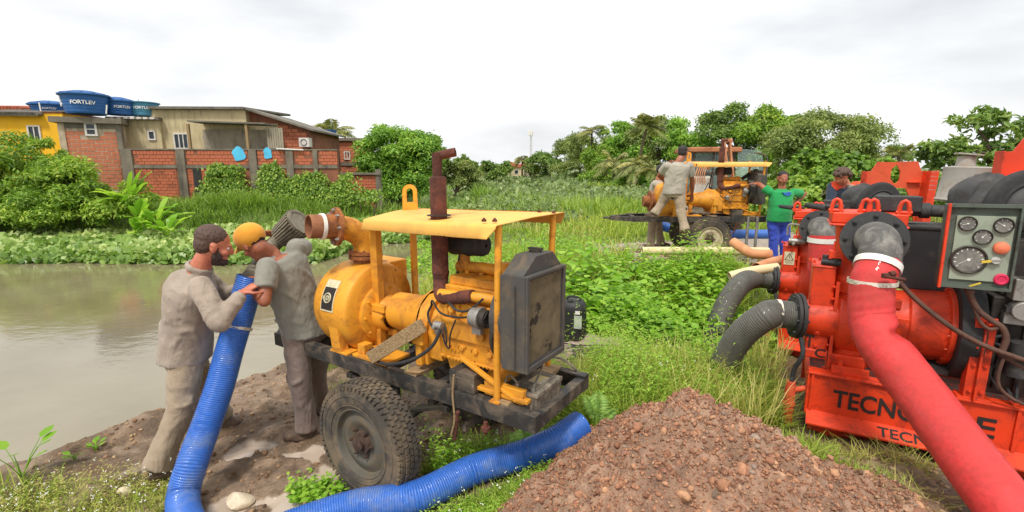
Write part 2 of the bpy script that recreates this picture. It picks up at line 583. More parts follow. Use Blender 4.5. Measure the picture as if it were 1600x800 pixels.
def height(x, y, fine=True):
    x = np.asarray(x, float); y = np.asarray(y, float)
    num = 0; den = 0
    for cx, cy, cz in CTRL:
        w = 1.0 / ((x - cx) ** 2 + (y - cy) ** 2 + .12 + .002 * (cy * cy)) ** 1.7
        num = num + w * cz; den = den + w
    land = num / den
    land = land + fbm(x, y, .35, 3, 3) * .16 * smooth(4, 9, y)
    mound = 0
    for mx_, my, rx, ry, hz in MOUND:
        q = ((x - mx_) / rx) ** 2 + ((y - my) / ry) ** 2
        mound = mound + hz * np.exp(-q * 1.1)
    land = land + np.minimum(mound, .64 + .25 * (mound - .64) * (mound > .64))
    d = sdist(x, y, SHORE)
    d = d + fbm(x, y, 1.1, 3, 21) * .35
    near = smooth(9, 5, y)
    k = smooth(-.45, .38, d)
    z = land * k + (-.75) * (1 - k)
    d2 = -sdist(x, y, FARB)
    z = np.where(d2 > -1.5, np.maximum(z, -.75 + (1.25 + fbm(x, y, .2, 2, 5) * .3) * smooth(-1.5, 1.5, d2)), z)
    if fine:
        mz = smooth(.05, .3, np.asarray(mound))
        z = z + fbm(x, y, 7, 4, 31) * (.075 * near * k + .12 * mz) + (.5 - np.abs(fbm(x, y, 4.2, 3, 36)) * 2.4) * .05 * near * k
        z = z + (np.abs(fbm(x, y, 9, 3, 45)) * .20 + np.abs(fbm(x, y, 24, 2, 46)) * .08) * mz
        z = z + np.abs(fbm(x, y, 16, 3, 41)) * (.05 * mz + .03 * near * k)
        z = z + fbm(x, y, 2.6, 3, 51) * .07 * near * k * (1 - mz * .5)
    return z


def gz(x, y):
    return float(height(np.array([x]), np.array([y]), False)[0])


def puddle(x, y):
    """shallow wet hollows on the trampled mud"""
    m = smooth(.10, .20, fbm(x, y, 3.4, 3, 77) + .08)
    zone = np.exp(-(((x + 1.75) / .9) ** 2 + ((y - 2.95) / .62) ** 2) * 1.1)
    return m * zone


def grid_axis(lo, hi, a, b, step, grow):
    xs = list(np.arange(a, b, step))
    s = step; x = xs[-1]
    while x < hi: s *= grow; x += s; xs.append(min(x, hi))
    s = step; x = xs[0]; L = []
    while x > lo: s *= grow; x -= s; L.append(max(x, lo))
    return np.array(L[::-1] + xs)


def build_ground():
    xs = grid_axis(-900, 900, -4.2, 3.8, .032, 1.12); xs = np.concatenate([xs[xs < -.2], np.arange(-.19, 2.9, .018), xs[xs > 2.905]])
    ys = grid_axis(-30, 1600, 1.2, 5.4, .032, 1.09); ys = np.concatenate([ys[ys < 1.5], np.arange(1.505, 3.3, .018), ys[ys > 3.31]])
    X, Y = np.meshgrid(xs, ys)
    Z = height(X, Y)
    pd = puddle(X, Y)
    zs = height(X, Y, False)
    Z = np.where(pd > .3, np.minimum(Z, zs - .012), Z)
    far = smooth(300, 900, np.hypot(X, Y))
    Z = Z * (1 - far)
    d = sdist(X, Y, SHORE); mound = 0
    for mx_, my, rx, ry, hz in MOUND:
        mound = mound + hz * np.exp(-(((X - mx_) / rx) ** 2 + ((Y - my) / ry) ** 2) * 1.1)
    n1 = fbm(X, Y, 3.5, 4, 61); n2 = fbm(X, Y, 14, 3, 62)
    mud = np.array([.160, .100, .056]); dry = np.array([.37, .255, .165]); redc = np.array([.42, .25, .160]); soil = np.array([.13, .105, .055])
    path = np.array([.40, .33, .26]); grass = np.array([.10, .15, .035])
    col = np.zeros(X.shape + (3,)) + mud
    lerp = lambda a, b, k: a * (1 - k[..., None]) + b * k[..., None]
    col = lerp(col, dry, smooth(-.02, .22, n1 + n2 * .5) * .75)
    col = lerp(col, soil, smooth(-.05, .1, -d))
    # yard behind: pale path on the right, grassy soil elsewhere
    k = smooth(4.6, 6.5, Y)
    col = lerp(col, grass + soil * .4, k * np.ones_like(X))
    pz = np.exp(-(((X - 3.2) / 3.2) ** 2 + ((Y - 9.3) / 1.6) ** 2) ** 1.5) + np.exp(-(((X - 7.5) / 4.) ** 2 + ((Y - 9.5) / 4.2) ** 2) ** 2)
    col = lerp(col, path, smooth(.25, .6, pz + n1 * .5))
    p2 = np.exp(-(((X - .75) / .75) ** 2 + ((Y - 5.0) / .55) ** 2) ** 1.5)
    col = lerp(col, np.array([.40, .30, .24]), smooth(.3, .7, p2 + n1 * .4))
    # dirt heap
    mk = smooth(.04, .22, mound + n1 * .12)
    col = lerp(col, redc, mk)
    col = lerp(col, np.array([.50, .32, .21]), mk * smooth(.02, .22, n1) * .7)
    col = lerp(col, np.array([.15, .095, .07]), mk * smooth(.05, .2, n2) * .35)
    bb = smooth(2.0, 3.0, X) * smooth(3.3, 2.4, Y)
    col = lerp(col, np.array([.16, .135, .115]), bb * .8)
    wet = pd
    col = lerp(col, np.array([.50, .40, .31]), smooth(.2, .5, wet))  # puddles made paler: sky reflection put into the soil colour
    nx, ny = len(xs), len(ys)
    vs = np.stack([X, Y, Z], -1).reshape(-1, 3)
    ii = (np.arange(ny - 1)[:, None] * nx + np.arange(nx - 1)[None, :]).reshape(-1)
    fs = np.stack([ii, ii + 1, ii + nx + 1, ii + nx], -1)
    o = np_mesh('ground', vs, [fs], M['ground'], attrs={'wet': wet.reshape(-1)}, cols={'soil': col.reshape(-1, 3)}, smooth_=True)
    o['kind'] = 'structure'
    return o


def np_mesh(name, verts, facegroups, mat, attrs=None, cols=None, parent=None, smooth_=False):
    me = bpy.data.meshes.new(name)
    verts = np.ascontiguousarray(verts, dtype=np.float32)
    me.vertices.add(len(verts)); me.vertices.foreach_set('co', verts.ravel())
    loops = np.concatenate([f.reshape(-1) for f in facegroups]).astype(np.int32)
    tot = np.concatenate([np.full(len(f), f.shape[1]) for f in facegroups]).astype(np.int32)
    st = np.concatenate([[0], np.cumsum(tot)[:-1]]).astype(np.int32)
    me.loops.add(len(loops)); me.loops.foreach_set('vertex_index', loops)
    me.polygons.add(len(tot)); me.polygons.foreach_set('loop_start', st); me.polygons.foreach_set('loop_total', tot)
    if smooth_: me.polygons.foreach_set('use_smooth', np.ones(len(tot), bool))
    me.update(calc_edges=True)
    for k, a in (attrs or {}).items():
        at = me.attributes.new(k, 'FLOAT', 'POINT'); at.data.foreach_set('value', np.asarray(a, np.float32))
    for k, a in (cols or {}).items():
        at = me.attributes.new(k, 'FLOAT_COLOR', 'POINT')
        at.data.foreach_set('color', np.concatenate([a, np.ones((len(a), 1))], 1).astype(np.float32).ravel())
    me.materials.append(mat)
    o = link(bpy.data.objects.new(name, me))
    if parent: o.parent = parent
    return o


def ground_mat():
    t = NT('mud_and_soil')
    a = t.n('ShaderNodeAttribute'); a.attribute_name = 'soil'
    w = t.n('ShaderNodeAttribute'); w.attribute_name = 'wet'
    n = t.noise(22, 8, .72); n2 = t.noise(4, 6, .6)
    c = t.mix(1.0, a.outputs['Color'], t.ramp(n, [(.28, .62), (.5, 1.0), (.72, 1.35)]), 'MULTIPLY')
    c = t.mix(1.0, c, t.ramp(n2, [(.3, .8), (.7, 1.2)]), 'MULTIPLY')
    wf = t.ramp(w.outputs['Fac'], [(.25, 0.0), (.42, 1.0)])
    c = t.mix(wf, c, (.47, .375, .29, 1))  # pale sky reflection painted into the puddle colour
    t.color(c)
    damp = t.ramp(n2, [(.35, .38), (.65, .8)])
    t.rough(t.mix(wf, damp, (.07, .07, .07, 1)))
    inv = t.n('ShaderNodeMath', operation='MULTIPLY_ADD'); t.l(wf, inv.inputs[0]); inv.inputs[1].default_value = -.9; inv.inputs[2].default_value = .9
    b = t.n('ShaderNodeBump'); b.inputs['Distance'].default_value = .03
    t.l(inv.outputs[0], b.inputs['Strength']); t.l(t.noise(34, 8, .7), b.inputs['Height']); t.l(b.outputs[0], t.b.inputs['Normal'])
    return t.m


def water_mat():
    t = NT('silty_water')
    n = t.noise(.5, 5, .6)
    t.color(t.ramp(n, [(.35, (.205, .168, .090, 1)), (.65, (.270, .228, .138, 1))]))
    t.rough(.06); t.b.inputs['IOR'].default_value = 1.9
    a = t.noise(3.2, 3, .5, stretch=(1, 1.8, 1)); b = t.noise(22, 3, .5)
    b1 = t.bump(a, .10, .03); t.bump(b, .14, .006, b1)
    return t.m


M['ground'] = ground_mat(); M['water'] = water_mat()
build_ground()
wm = MB(); wm.add([(-400, 0, WZ), (60, 0, WZ), (60, 420, WZ), (-400, 420, WZ)], [(0, 1, 2, 3)])
tag(wm.build('water', M['water']), kind='structure')

# ================================================================ foliage builders
G1, G2, G3 = C(58, 92, 26), C(112, 150, 44), C(176, 200, 84)
def K(c, k): return mul(c, k)
M['grass'] = leafy('fresh_grass', C(78, 104, 34), C(132, 164, 52), C(188, 206, 92), .4, .55)
M['grass_dry'] = leafy('seeding_grass', C(112, 126, 52), C(160, 176, 76), C(214, 208, 138), .35, .6)
M['reed'] = leafy('canal_grass', C(74, 110, 36), C(118, 158, 56), C(162, 192, 88), .4, .5)
M['hyacinth'] = leafy('hyacinth_leaf', C(66, 104, 38), C(124, 164, 70), C(186, 208, 132), .3, .32)
M['hyacinth_far'] = leafy('hyacinth_mat_leaf', C(76, 98, 54), C(112, 142, 78), C(160, 182, 118), .3, .45)
M['weed'] = leafy('broad_weed_leaf', C(74, 120, 24), C(122, 178, 44), C(176, 214, 84), .4, .4)
M['bush'] = leafy('bush_leaf', C(66, 104, 30), C(124, 168, 50), C(188, 212, 88), .35, .45)
M['bush_dark'] = leafy('dark_tree_leaf', C(58, 88, 34), C(104, 142, 54), C(160, 184, 92), .3, .45)
M['bush_olive'] = leafy('olive_tree_leaf', C(74, 96, 44), C(122, 148, 70), C(176, 192, 112), .3, .5)
M['bush_lush'] = leafy('lush_tree_leaf', C(66, 112, 32), C(120, 172, 54), C(180, 212, 94), .35, .42)
M['palmleaf'] = leafy('palm_leaflet', C(76, 94, 42), C(126, 142, 70), C(190, 188, 110), .25, .45)
M['vine'] = leafy('vine_leaf', C(66, 104, 32), C(120, 164, 52), C(182, 206, 92), .35, .45)
M['banana'] = leafy('big_glossy_leaf', C(84, 134, 34), C(128, 182, 54), C(184, 216, 92), .45, .32)
M['fern'] = leafy('fern_leaflet', C(100, 156, 64), C(136, 186, 84), C(172, 208, 110), .4, .5)
M['petal'] = worn('white_petal', C(238, 236, 224), C(220, 214, 190), .3, .6)
M['bark'] = worn('bark', C(112, 96, 76), C(78, 66, 52), .5, .9, sc=9, bump=.6)


def unit(a): return a / np.maximum(np.linalg.norm(a, axis=-1, keepdims=True), 1e-9)


def leaves(name, pos, nrm, size, mat, tint, aspect=.45, tip=None, fold=.12, parent=None, shape='diamond'):
    """one small folded leaf per point"""
    n = len(pos)
    if not hasattr(size, '__len__'): size = np.full(n, size)
    nrm = unit(nrm)
    if tip is None: tip = rng.normal(size=(n, 3))
    t = unit(tip - nrm * np.sum(tip * nrm, 1, keepdims=True)); b = np.cross(nrm, t)
    s = size[:, None]
    if shape == 'diamond':
        v = np.stack([pos, pos + t * s * .45 + b * s * aspect * .5 + nrm * s * fold, pos + t * s, pos + t * s * .45 - b * s * aspect * .5 + nrm * s * fold], 1)
        k = 4
        f = np.arange(n)[:, None] * 4 + np.array([[0, 1, 2, 3]])
        fg = [np.concatenate([f[:, [0, 1, 2]], f[:, [0, 2, 3]]])]
    else:
        pr = [(0, 0, 0), (.22, .42, 1), (.62, .46, .8), (1, 0, 0), (.62, -.46, .8), (.22, -.42, 1)]
        v = np.stack([pos + t * s * a + b * s * aspect * c + nrm * s * fold * e for a, c, e in pr], 1)
        k = 6
        f = np.arange(n)[:, None] * 6
        fg = [np.concatenate([f + np.array([[0, 1, 2, 3]]), f + np.array([[0, 3, 4, 5]])])]
    return np_mesh(name, v.reshape(-1, 3), fg, mat, attrs={'tint': np.repeat(np.clip(tint, 0, 1), k)}, parent=parent)


def blades(name, pos, h, lean, width, mat, tint, curve=1.0, parent=None, az=None):
    """curved tapering grass blades"""
    n = len(pos)
    h = np.broadcast_to(h, n)[:, None]; width = np.broadcast_to(width, n)[:, None]; lean = np.broadcast_to(lean, n)[:, None]
    a = rng.uniform(0, 2 * PI, n) if az is None else az
    d = np.stack([np.cos(a), np.sin(a), np.zeros(n)], 1)
    q = a + rng.normal(PI / 2, .5, n); w = np.stack([np.cos(q), np.sin(q), np.zeros(n)], 1) * width * .5
    up = np.array([0, 0, 1.])
    def pt(t): return pos + up * h * (t - curve * .28 * lean * t * t) + d * h * lean * (t * .35 + t * t * .65)
    v = np.stack([pt(0) - w * .8, pt(0) + w * .8, pt(.38) - w, pt(.38) + w, pt(.74) - w * .7, pt(.74) + w * .7, pt(1.0)], 1)
    f = np.arange(n)[:, None] * 7
    quads = np.concatenate([f + np.array([[0, 1, 3, 2]]), f + np.array([[2, 3, 5, 4]])])
    tris = f + np.array([[4, 5, 6]])
    return np_mesh(name, v.reshape(-1, 3), [quads, tris], mat, attrs={'tint': np.repeat(np.clip(tint, 0, 1), 7)}, parent=parent)


def crown_points(lobes, n, sub=13, spread=.42, droop=.0, shell=.30):
    """points in the outer layer of many small clumps that sit on a few big lobes"""
    L = np.array(lobes, float)
    vol = L[:, 3] * L[:, 4] * L[:, 5]; area = vol ** (2 / 3)
    cl = []
    for (cx, cy, cz, rx, ry, rz), a in zip(lobes, area / area.mean()):
        m = max(5, int(sub * a ** .8))
        d = unit(rng.normal(size=(m, 3)))
        r = np.array([rx, ry, rz])
        c = np.array([cx, cy, cz]) + d * r * rng.uniform(.45, .92, (m, 1))
        sr = (rx * ry * rz) ** (1 / 3) * spread * rng.uniform(.55, 1.2, m)
        for i in range(m): cl.append((*c[i], sr[i], rng.uniform(-.16, .16)))
    cl = np.array(cl)
    p = cl[:, 3] ** 2; p /= p.sum()
    idx = rng.choice(len(cl), n, p=p)
    d = unit(rng.normal(size=(n, 3))); d[:, 2] = np.where(d[:, 2] < -.35, -d[:, 2], d[:, 2]); d = unit(d)
    rr = cl[idx, 3] * (1 - np.abs(rng.normal(0, shell, n)))
    pos = cl[idx, :3] + d * rr[:, None] * np.array([1.15, 1.15, .85])
    pos += rng.normal(size=(n, 3)) * cl[idx, 3:4] * .10
    nrm = d + rng.normal(size=(n, 3)) * .55 + np.array([0, 0, .35])
    tint = .46 + cl[idx, 4] + rng.normal(0, .17, n)
    return pos, nrm, tint, cl


def tree(name, label, cat, lobes, n, size, mat, trunk=None, aspect=.45, group=None, sub=13, spread=.42, droop=0.0, shell=.3, limbs=True, part_name='crown'):
    """lobes in world metres; the thing's base stands under their mean"""
    L = np.array(lobes, float)
    bx, by = (trunk[0], trunk[1]) if trunk else (L[:, 0].mean(), L[:, 1].mean())
    bz = gz(bx, by) if trunk is None or len(trunk) < 4 else trunk[3]
    base = np.array([bx, by, bz])
    r = thing(name, label, cat, base, 0, group)
    pos, nrm, tint, cl = crown_points(lobes, n, sub, spread, shell=shell)
    keep = pos[:, 2] > bz - .1
    pos, nrm, tint = pos[keep] - base, nrm[keep], tint[keep]
    tip = rng.normal(size=pos.shape) * .8 + np.array([0, 0, -droop]) + nrm * .3
    leaves(part_name, pos, nrm, size * rng.uniform(.65, 1.35, len(pos)), mat, tint, aspect, tip, parent=r)
    if limbs:
        mb = MB(); tr = trunk[2] if trunk else .12
        top = V((L[:, 0].mean() - bx, L[:, 1].mean() - by, L[:, 2].mean() - bz))
        mid = V((top.x * .3, top.y * .3, max(.4, top.z * .5)))
        mb.tube(catmull([(0, 0, -.2), (mid.x * .4, mid.y * .4, mid.z * .5), mid, top], 4), [tr * (1 - .055 * i) for i in range(13)], 8)
        ks = rng.choice(len(cl), min(len(cl), 16), replace=False)
        for i in ks:
            e = V(cl[i, :3] - base)
            s0 = mid.lerp(top, random.uniform(0, .8)); q = s0.lerp(e, .5) + V((0, 0, .12 * (e - s0).length))
            mb.tube([s0, q, e], [tr * .42, tr * .28, tr * .1], 5)
        mb.build('trunk', M['bark'], r)
    return r


def frond_points(base, az, el, length, nl, droop, ll, lw):
    """leaflet quads along a bending midrib"""
    base = np.array(base, float)
    d = np.array([math.cos(az), math.sin(az), 0]); out = []
    t = np.linspace(.06, 1, nl)
    rib = base + d * (length * np.cos(el) * t)[:, None] + np.array([0, 0, 1.]) * (length * (np.sin(el) * t - droop * t * t))[:, None]
    side = np.array([-d[1], d[0], 0])
    tg = unit(np.gradient(rib, axis=0))
    ls = ll * np.sin(np.clip(t * 1.06, 0, 1) * PI * .86 + .25)
    return rib, tg, side, ls


def palm(name, label, loc, hgt, rad, nf=17, group=None, trunk_r=.13, lean=(0, 0), ll=.34, seed=1, trunk=True, droopk=1.0):
    r = thing(name, label, 'palm tree', loc, 0, group)
    rs = np.random.default_rng(seed)
    top = V((lean[0], lean[1], hgt))
    if trunk:
        mb = MB(); mb.tube(catmull([(0, 0, -.3), (lean[0] * .2, lean[1] * .2, hgt * .5), top], 6), [trunk_r * (1.1 - .03 * i) for i in range(13)], 8)
        mb.build('trunk', M['bark'], r)
    P_, N_, T_, S2, TI = [], [], [], [], []
    rb = MB()
    for i in range(nf):
        az = 2 * PI * i * .382 + rs.uniform(-.2, .2); el = rs.uniform(-.25, 1.15); dr = rs.uniform(.35, .75) * droopk
        rib, tg, side, ls = frond_points(top, az, el, rad * rs.uniform(.85, 1.1), 30, dr, rad * ll, .05)
        rb.tube([V(rib[k]) for k in (0, 6, 12, 18, 24, 29)], [.03, .025, .02, .015, .01, .006], 4)
        for sgn in (-1, 1):
            tip = side * sgn + tg * .55 + np.array([0, 0, -.45]) + rs.normal(0, .08, rib.shape)
            nn = np.cross(tip, tg) * sgn
            P_.append(rib); T_.append(tip); N_.append(nn + np.array([0, 0, .2])); S2.append(ls); TI.append(np.full(len(ls), rs.uniform(.25, .75)) + rs.normal(0, .12, len(ls)))
    P_, N_, T_, S2, TI = [np.concatenate(a) for a in (P_, N_, T_, S2, TI)]
    leaves('frond', P_, N_, S2, M['palmleaf'], TI, .13 if rad < 3 else .12, T_, 0.0, parent=r)
    rb.build('midrib', M['palmleaf'], r)
    return r


def fillxy(n, x0, x1, y0, y1, test):
    out = []
    while sum(len(a) for a in out) < n:
        x = rng.uniform(x0, x1, n * 2); y = rng.uniform(y0, y1, n * 2)
        k = test(x, y); out.append(np.stack([x[k], y[k]], 1))
    return np.concatenate(out)[:n]


def radial(n, r0, r1, a0, a1, test, power=1.0):
    """scatter thinning with distance r (density ~ r^-(1+power))"""
    out = []; c = 0
    for _ in range(400):
        u = rng.uniform(0, 1, n)
        r = r0 * (r1 / r0) ** u if power == 1.0 else (r0 ** (1 - power) + u * (r1 ** (1 - power) - r0 ** (1 - power))) ** (1 / (1 - power))
        a = rng.uniform(a0, a1, n)
        x = r * np.sin(a); y = r * np.cos(a)
        k = test(x, y); out.append(np.stack([x[k], y[k]], 1)); c += k.sum()
        if c >= n: break
    return np.concatenate(out)[:n]


def OG(u, v, off):
    d = ray(u, v); t = 1.2
    while t < 50:
        p = V((0, 0, HC)) + d * t
        if p.z < gz(p.x, p.y) + off: return p
        t += .01
    return p


HOSE_LOW = [OG(286, 778, .10), OG(296, 822, .095), OG(335, 862, .095), OG(400, 846, .10), OG(470, 818, .10), OG(560, 790, .11), OG(650, 776, .11), OG(740, 734, .12), OG(820, 710, .12), OG(868, 690, .14), OG(908, 664, .14)]
HXY = [(p.x, p.y) for p in HOSE_LOW]


def hose_clear(x, y, m=.125):
    """True away from the hose that lies on the ground"""
    best = np.full(np.shape(x), 9.0)
    for (x0, y0), (x1, y1) in zip(HXY[:-1], HXY[1:]):
        dx, dy = x1 - x0, y1 - y0; t = np.clip(((x - x0) * dx + (y - y0) * dy) / (dx * dx + dy * dy), 0, 1)
        best = np.minimum(best, np.hypot(x - x0 - t * dx, y - y0 - t * dy))
    drum = G(895, 531, .27)
    return (best > m) & (np.hypot(x - drum.x, y - drum.y) > .24)
print('HOSE', [tuple(round(c, 2) for c in p) for p in HOSE_LOW])


# ================================================================ vegetation in place
def front(x, y):
    f = np.where(x < -5.0, 12.15, np.where(x < -4.4, 12.15 + (x + 5.0) / .6 * 3.2, 15.3 + (x + 4.4) * .4))
    return y - f - fbm(x, y, .7, 3, 91) * 1.1


def in_canal(x, y): return (sdist(x, y, SHORE) < .35) & (sdist(x, y, FARB) > -.4)


XY = fillxy(42000, -30, -1.5, 11.5, 19.5, lambda x, y: in_canal(x, y) & (front(x, y) > 0) & (x > -1.35 * y))
hh = .10 + .26 * smooth(0, .8, front(XY[:, 0], XY[:, 1])) * (.7 + fbm(XY[:, 0], XY[:, 1], .9, 3, 14) * 1.2)
pos = np.column_stack([XY, WZ + hh * rng.uniform(.25, 1.15, len(XY))])
nr = rng.normal(size=(len(XY), 3)) * np.array([.75, .75, .3]) + np.array([0, -.35, .75])
ti = .30 + (pos[:, 2] - WZ) * 1.1 + rng.normal(0, .16, len(XY)) + fbm(XY[:, 0], XY[:, 1], .5, 2, 15) * .5
tag(leaves('floating_hyacinth', pos, nr, rng.uniform(.09, .20, len(XY)), M['hyacinth'], ti, .95, None, -.05, shape='oval'), kind='stuff')
# the little floating stragglers along the open edge and round the pump's far side
XY = fillxy(900, -4.6, -1.5, 9.5, 15.5, lambda x, y: in_canal(x, y) & (sdist(x, y, SHORE) > -.6 + fbm(x, y, .8, 2, 5) * .9))
pos = np.column_stack([XY, WZ + rng.uniform(.01, .12, len(XY))])
tag(leaves('shore_water_weed', pos, rng.normal(size=pos.shape) * .4 + [0, 0, 1], rng.uniform(.05, .12, len(XY)), M['weed'], rng.uniform(.3, .9, len(XY)), .8, shape='oval'), kind='stuff')

# canal grass behind the hyacinth, up to the foot of the walls
XY = fillxy(20000, -32, -2, 14.6, 24, lambda x, y: (sdist(x, y, SHORE) < 0) & (front(x, y) > 3.6 + fbm(x, y, .35, 2, 8) * 2.5) & (x > -1.35 * y) & (y < 17.5 + .35 * (x + 20) + 3))
z0 = np.maximum(height(XY[:, 0], XY[:, 1], False), WZ)
tag(blades('canal_grass', np.column_stack([XY, z0]), rng.uniform(.22, .6, len(XY)), rng.uniform(.3, 1.1, len(XY)), .024, M['reed'], rng.normal(.48, .2, len(XY)) + fbm(XY[:, 0], XY[:, 1], .5, 3, 4) * .5), kind='stuff')

# the far overgrown canal
def fartest(x, y): return (sdist(x, y, FARB) > -3) & (y > 17)


XY = radial(19000, 17, 130, -.42, .52, fartest, 1.0)
r = np.hypot(XY[:, 0], XY[:, 1]); z0 = np.maximum(height(XY[:, 0], XY[:, 1], False), WZ)
patch = fbm(XY[:, 0], XY[:, 1], .11, 3, 33)
hgt = rng.uniform(.2, .5, len(r)) * (1 + patch * 1.3) * smooth(130, 40, r) + .12
tag(blades('far_canal_grass', np.column_stack([XY, z0]), hgt, rng.uniform(.2, .8, len(r)), .0022 * r, M['reed'], .48 + patch * .8 + rng.normal(0, .17, len(r))), kind='stuff')
XY = radial(32000, 15.5, 120, -.2, .42, lambda x, y: (sdist(x, y, FARB) > 1) & (y > 15.5) & ((fbm(x, y, .10, 3, 35) > -.12) | (sdist(x, y, SHORE) < 0)), 1.0)
r = np.hypot(XY[:, 0], XY[:, 1]); z0 = np.maximum(height(XY[:, 0], XY[:, 1], False), WZ)
pos = np.column_stack([XY, z0 + rng.uniform(.05, .42, len(r))])
tag(leaves('far_hyacinth_mat', pos, rng.normal(size=pos.shape) * .6 + [0, -.3, .7], .010 * r * rng.uniform(.5, 1.2, len(r)), M['hyacinth_far'], rng.normal(.5, .22, len(r)), .85), kind='stuff')


# right bank grass
def bare(x, y):
    """0 on bare soil, 1 where plants may stand"""
    m = smooth(.02, .35, sdist(x, y, SHORE))
    def blob(cx, cy, rx, ry, p=1.5): return np.exp(-(((x - cx) / rx) ** 2 + ((y - cy) / ry) ** 2) ** p)
    b = blob(-1.9, 3.4, 1.5, 1.75, 2.2) + blob(-1.35, 5.3, .55, 1.4) + blob(.85, 4.6, .72, .55) + .7 * blob(.58, 4.1, .2, .5, 2) + blob(-.5, 3.2, .8, .6) + blob(3.2, 9.2, 3.1, 1.3, 2) + blob(7.5, 9.8, 4.5, 3.6, 2) + blob(3.1, 3.6, 1.1, 1.1, 2) + blob(3.6, 5.1, .9, .8) + blob(2.4, 7.4, .8, .45)
    mound = 0
    for mx_, my, rx, ry, hz in MOUND: mound = mound + hz * np.exp(-(((x - mx_) / rx) ** 2 + ((y - my) / ry) ** 2) * 1.1)
    b = b + smooth(.13, .24, mound) + blob(2.6, 2.5, .7, .45, 2) + blob(2.30, 3.02, .66, .36, 2)
    return m * (1 - np.clip(b, 0, 1)) * hose_clear(x, y, .13)


def bank_test(x, y):
    n = fbm(x, y, .9, 3, 71)
    return (bare(x, y) + n * .5 > .42) & (y > 2.3)


XY = radial(60000, 3.0, 48, -.28, .98, bank_test, 1.15)
x, y = XY.T; r = np.hypot(x, y)
tuft = fbm(x, y, 1.3, 3, 72)
gh = (.11 + .21 * smooth(-.12, .25, tuft)) * (1 + .02 * r) * rng.uniform(.5, 1.25, len(r))
gh *= np.where(y > 12, 1.25, 1.0)
ln = rng.uniform(.25, 1.3, len(r))
tag(blades('bank_grass', np.column_stack([x, y, height(x, y, False) - .02]), gh, ln, .0045 + .0016 * r, M['grass'], .50 + tuft * .55 + rng.normal(0, .16, len(r))), kind='stuff')
XY = radial(4500, 3.4, 26, -.2, .8, lambda x, y: bank_test(x, y) & (fbm(x, y, .6, 2, 99) > .02), 1.15)
x, y = XY.T; r = np.hypot(x, y)
tag(blades('seeding_grass_stalks', np.column_stack([x, y, height(x, y, False)]), rng.uniform(.3, .55, len(r)), rng.uniform(.2, .7, len(r)), .003 + .0009 * r, M['grass_dry'], rng.normal(.6, .2, len(r))), kind='stuff')


def clump(name, cx, cy, rx, ry, n, h, w, mat, lean=(.3, 1.2), tint=.55, test=None, sp=.2):
    a = rng.uniform(0, 2 * PI, n); q = np.sqrt(rng.uniform(0, 1, n))
    x = cx + rx * q * np.cos(a); y = cy + ry * q * np.sin(a)
    k = hose_clear(x, y) if test is None else test(x, y) & hose_clear(x, y); x, y, a, q = x[k], y[k], a[k], q[k]
    n = len(x)
    if n < 3: return
    return tag(blades(name, np.column_stack([x, y, height(x, y, False) - .02]), h * rng.uniform(.45, 1.15, n) * (1.15 - .45 * q), rng.uniform(lean[0], lean[1], n), w, mat, tint + rng.normal(0, sp, n) - .1 * q), kind='stuff')


def weeds(name, cx, cy, rx, ry, n, h, size, mat, tint=.5, nl=7, shape='oval', aspect=.62, test=None):
    """small leafy stems: nl leaves up each stem"""
    a = rng.uniform(0, 2 * PI, n); q = np.sqrt(rng.uniform(0, 1, n))
    x = cx + rx * q * np.cos(a); y = cy + ry * q * np.sin(a)
    k = hose_clear(x, y, .14) if test is None else test(x, y) & hose_clear(x, y, .14); x, y = x[k], y[k]
    n = len(x)
    if n < 3: return
    z = height(x, y, False)
    hh = h * rng.uniform(.45, 1.15, n) * np.clip(1 + fbm(x, y, 2.2, 2, 88) * 2.2, .35, 1.7); lx = rng.normal(0, .25, n) * hh; ly = rng.normal(0, .25, n) * hh
    t = np.tile((np.arange(nl) + 1) / nl, (n, 1)) + rng.uniform(-.08, .08, (n, nl))
    base = np.stack([x[:, None] + lx[:, None] * t, y[:, None] + ly[:, None] * t, z[:, None] + hh[:, None] * t], -1).reshape(-1, 3)
    az = (np.arange(nl) * 2.4)[None, :] + rng.uniform(0, 6.28, (n, 1)) + rng.uniform(-.4, .4, (n, nl))
    tip = np.stack([np.cos(az), np.sin(az), rng.uniform(-.25, .35, az.shape)], -1).reshape(-1, 3)
    nr = np.zeros_like(tip) + [0, 0, 1.] + rng.normal(0, .3, tip.shape)
    sz = (size * (1.15 - .5 * t) * rng.uniform(.7, 1.3, t.shape)).reshape(-1)
    ti = (tint + .25 * (t - .5) + rng.normal(0, .13, t.shape)).reshape(-1)
    o = leaves(name, base, nr, sz, mat, ti, aspect, tip, .08, shape=shape)
    return tag(o, kind='stuff')


# tall clump between the heap and the suction hoses
tb = lambda x, y: bare(x, y) > .02
clump('tall_grass_clump', 1.22, 3.74, .85, .6, 6000, .42, .008, M['grass'], tint=.55)
clump('tall_grass_clump', 1.88, 3.85, .34, .42, 2400, .40, .008, M['grass'], tint=.5)
clump('tall_grass_clump', .75, 3.45, .5, .4, 3200, .36, .008, M['grass'], tint=.6)
drum_gap = lambda x, y: ~((np.abs(x - .135 * y) < .17) & (y > 3.2))      # trampled strip in front of the drum
weeds('leafy_weeds', 1.1, 3.8, .95, .55, 2300, .50, .042, M['weed'], .62, 9, 'diamond', .32, test=drum_gap)
weeds('leafy_weeds', .62, 3.45, .5, .32, 500, .30, .036, M['weed'], .66, 9, 'diamond', .3, test=drum_gap)
clump('seeding_grass_stalks', 1.25, 3.65, .8, .5, 600, .50, .005, M['grass_dry'], (.2, .8), .7)
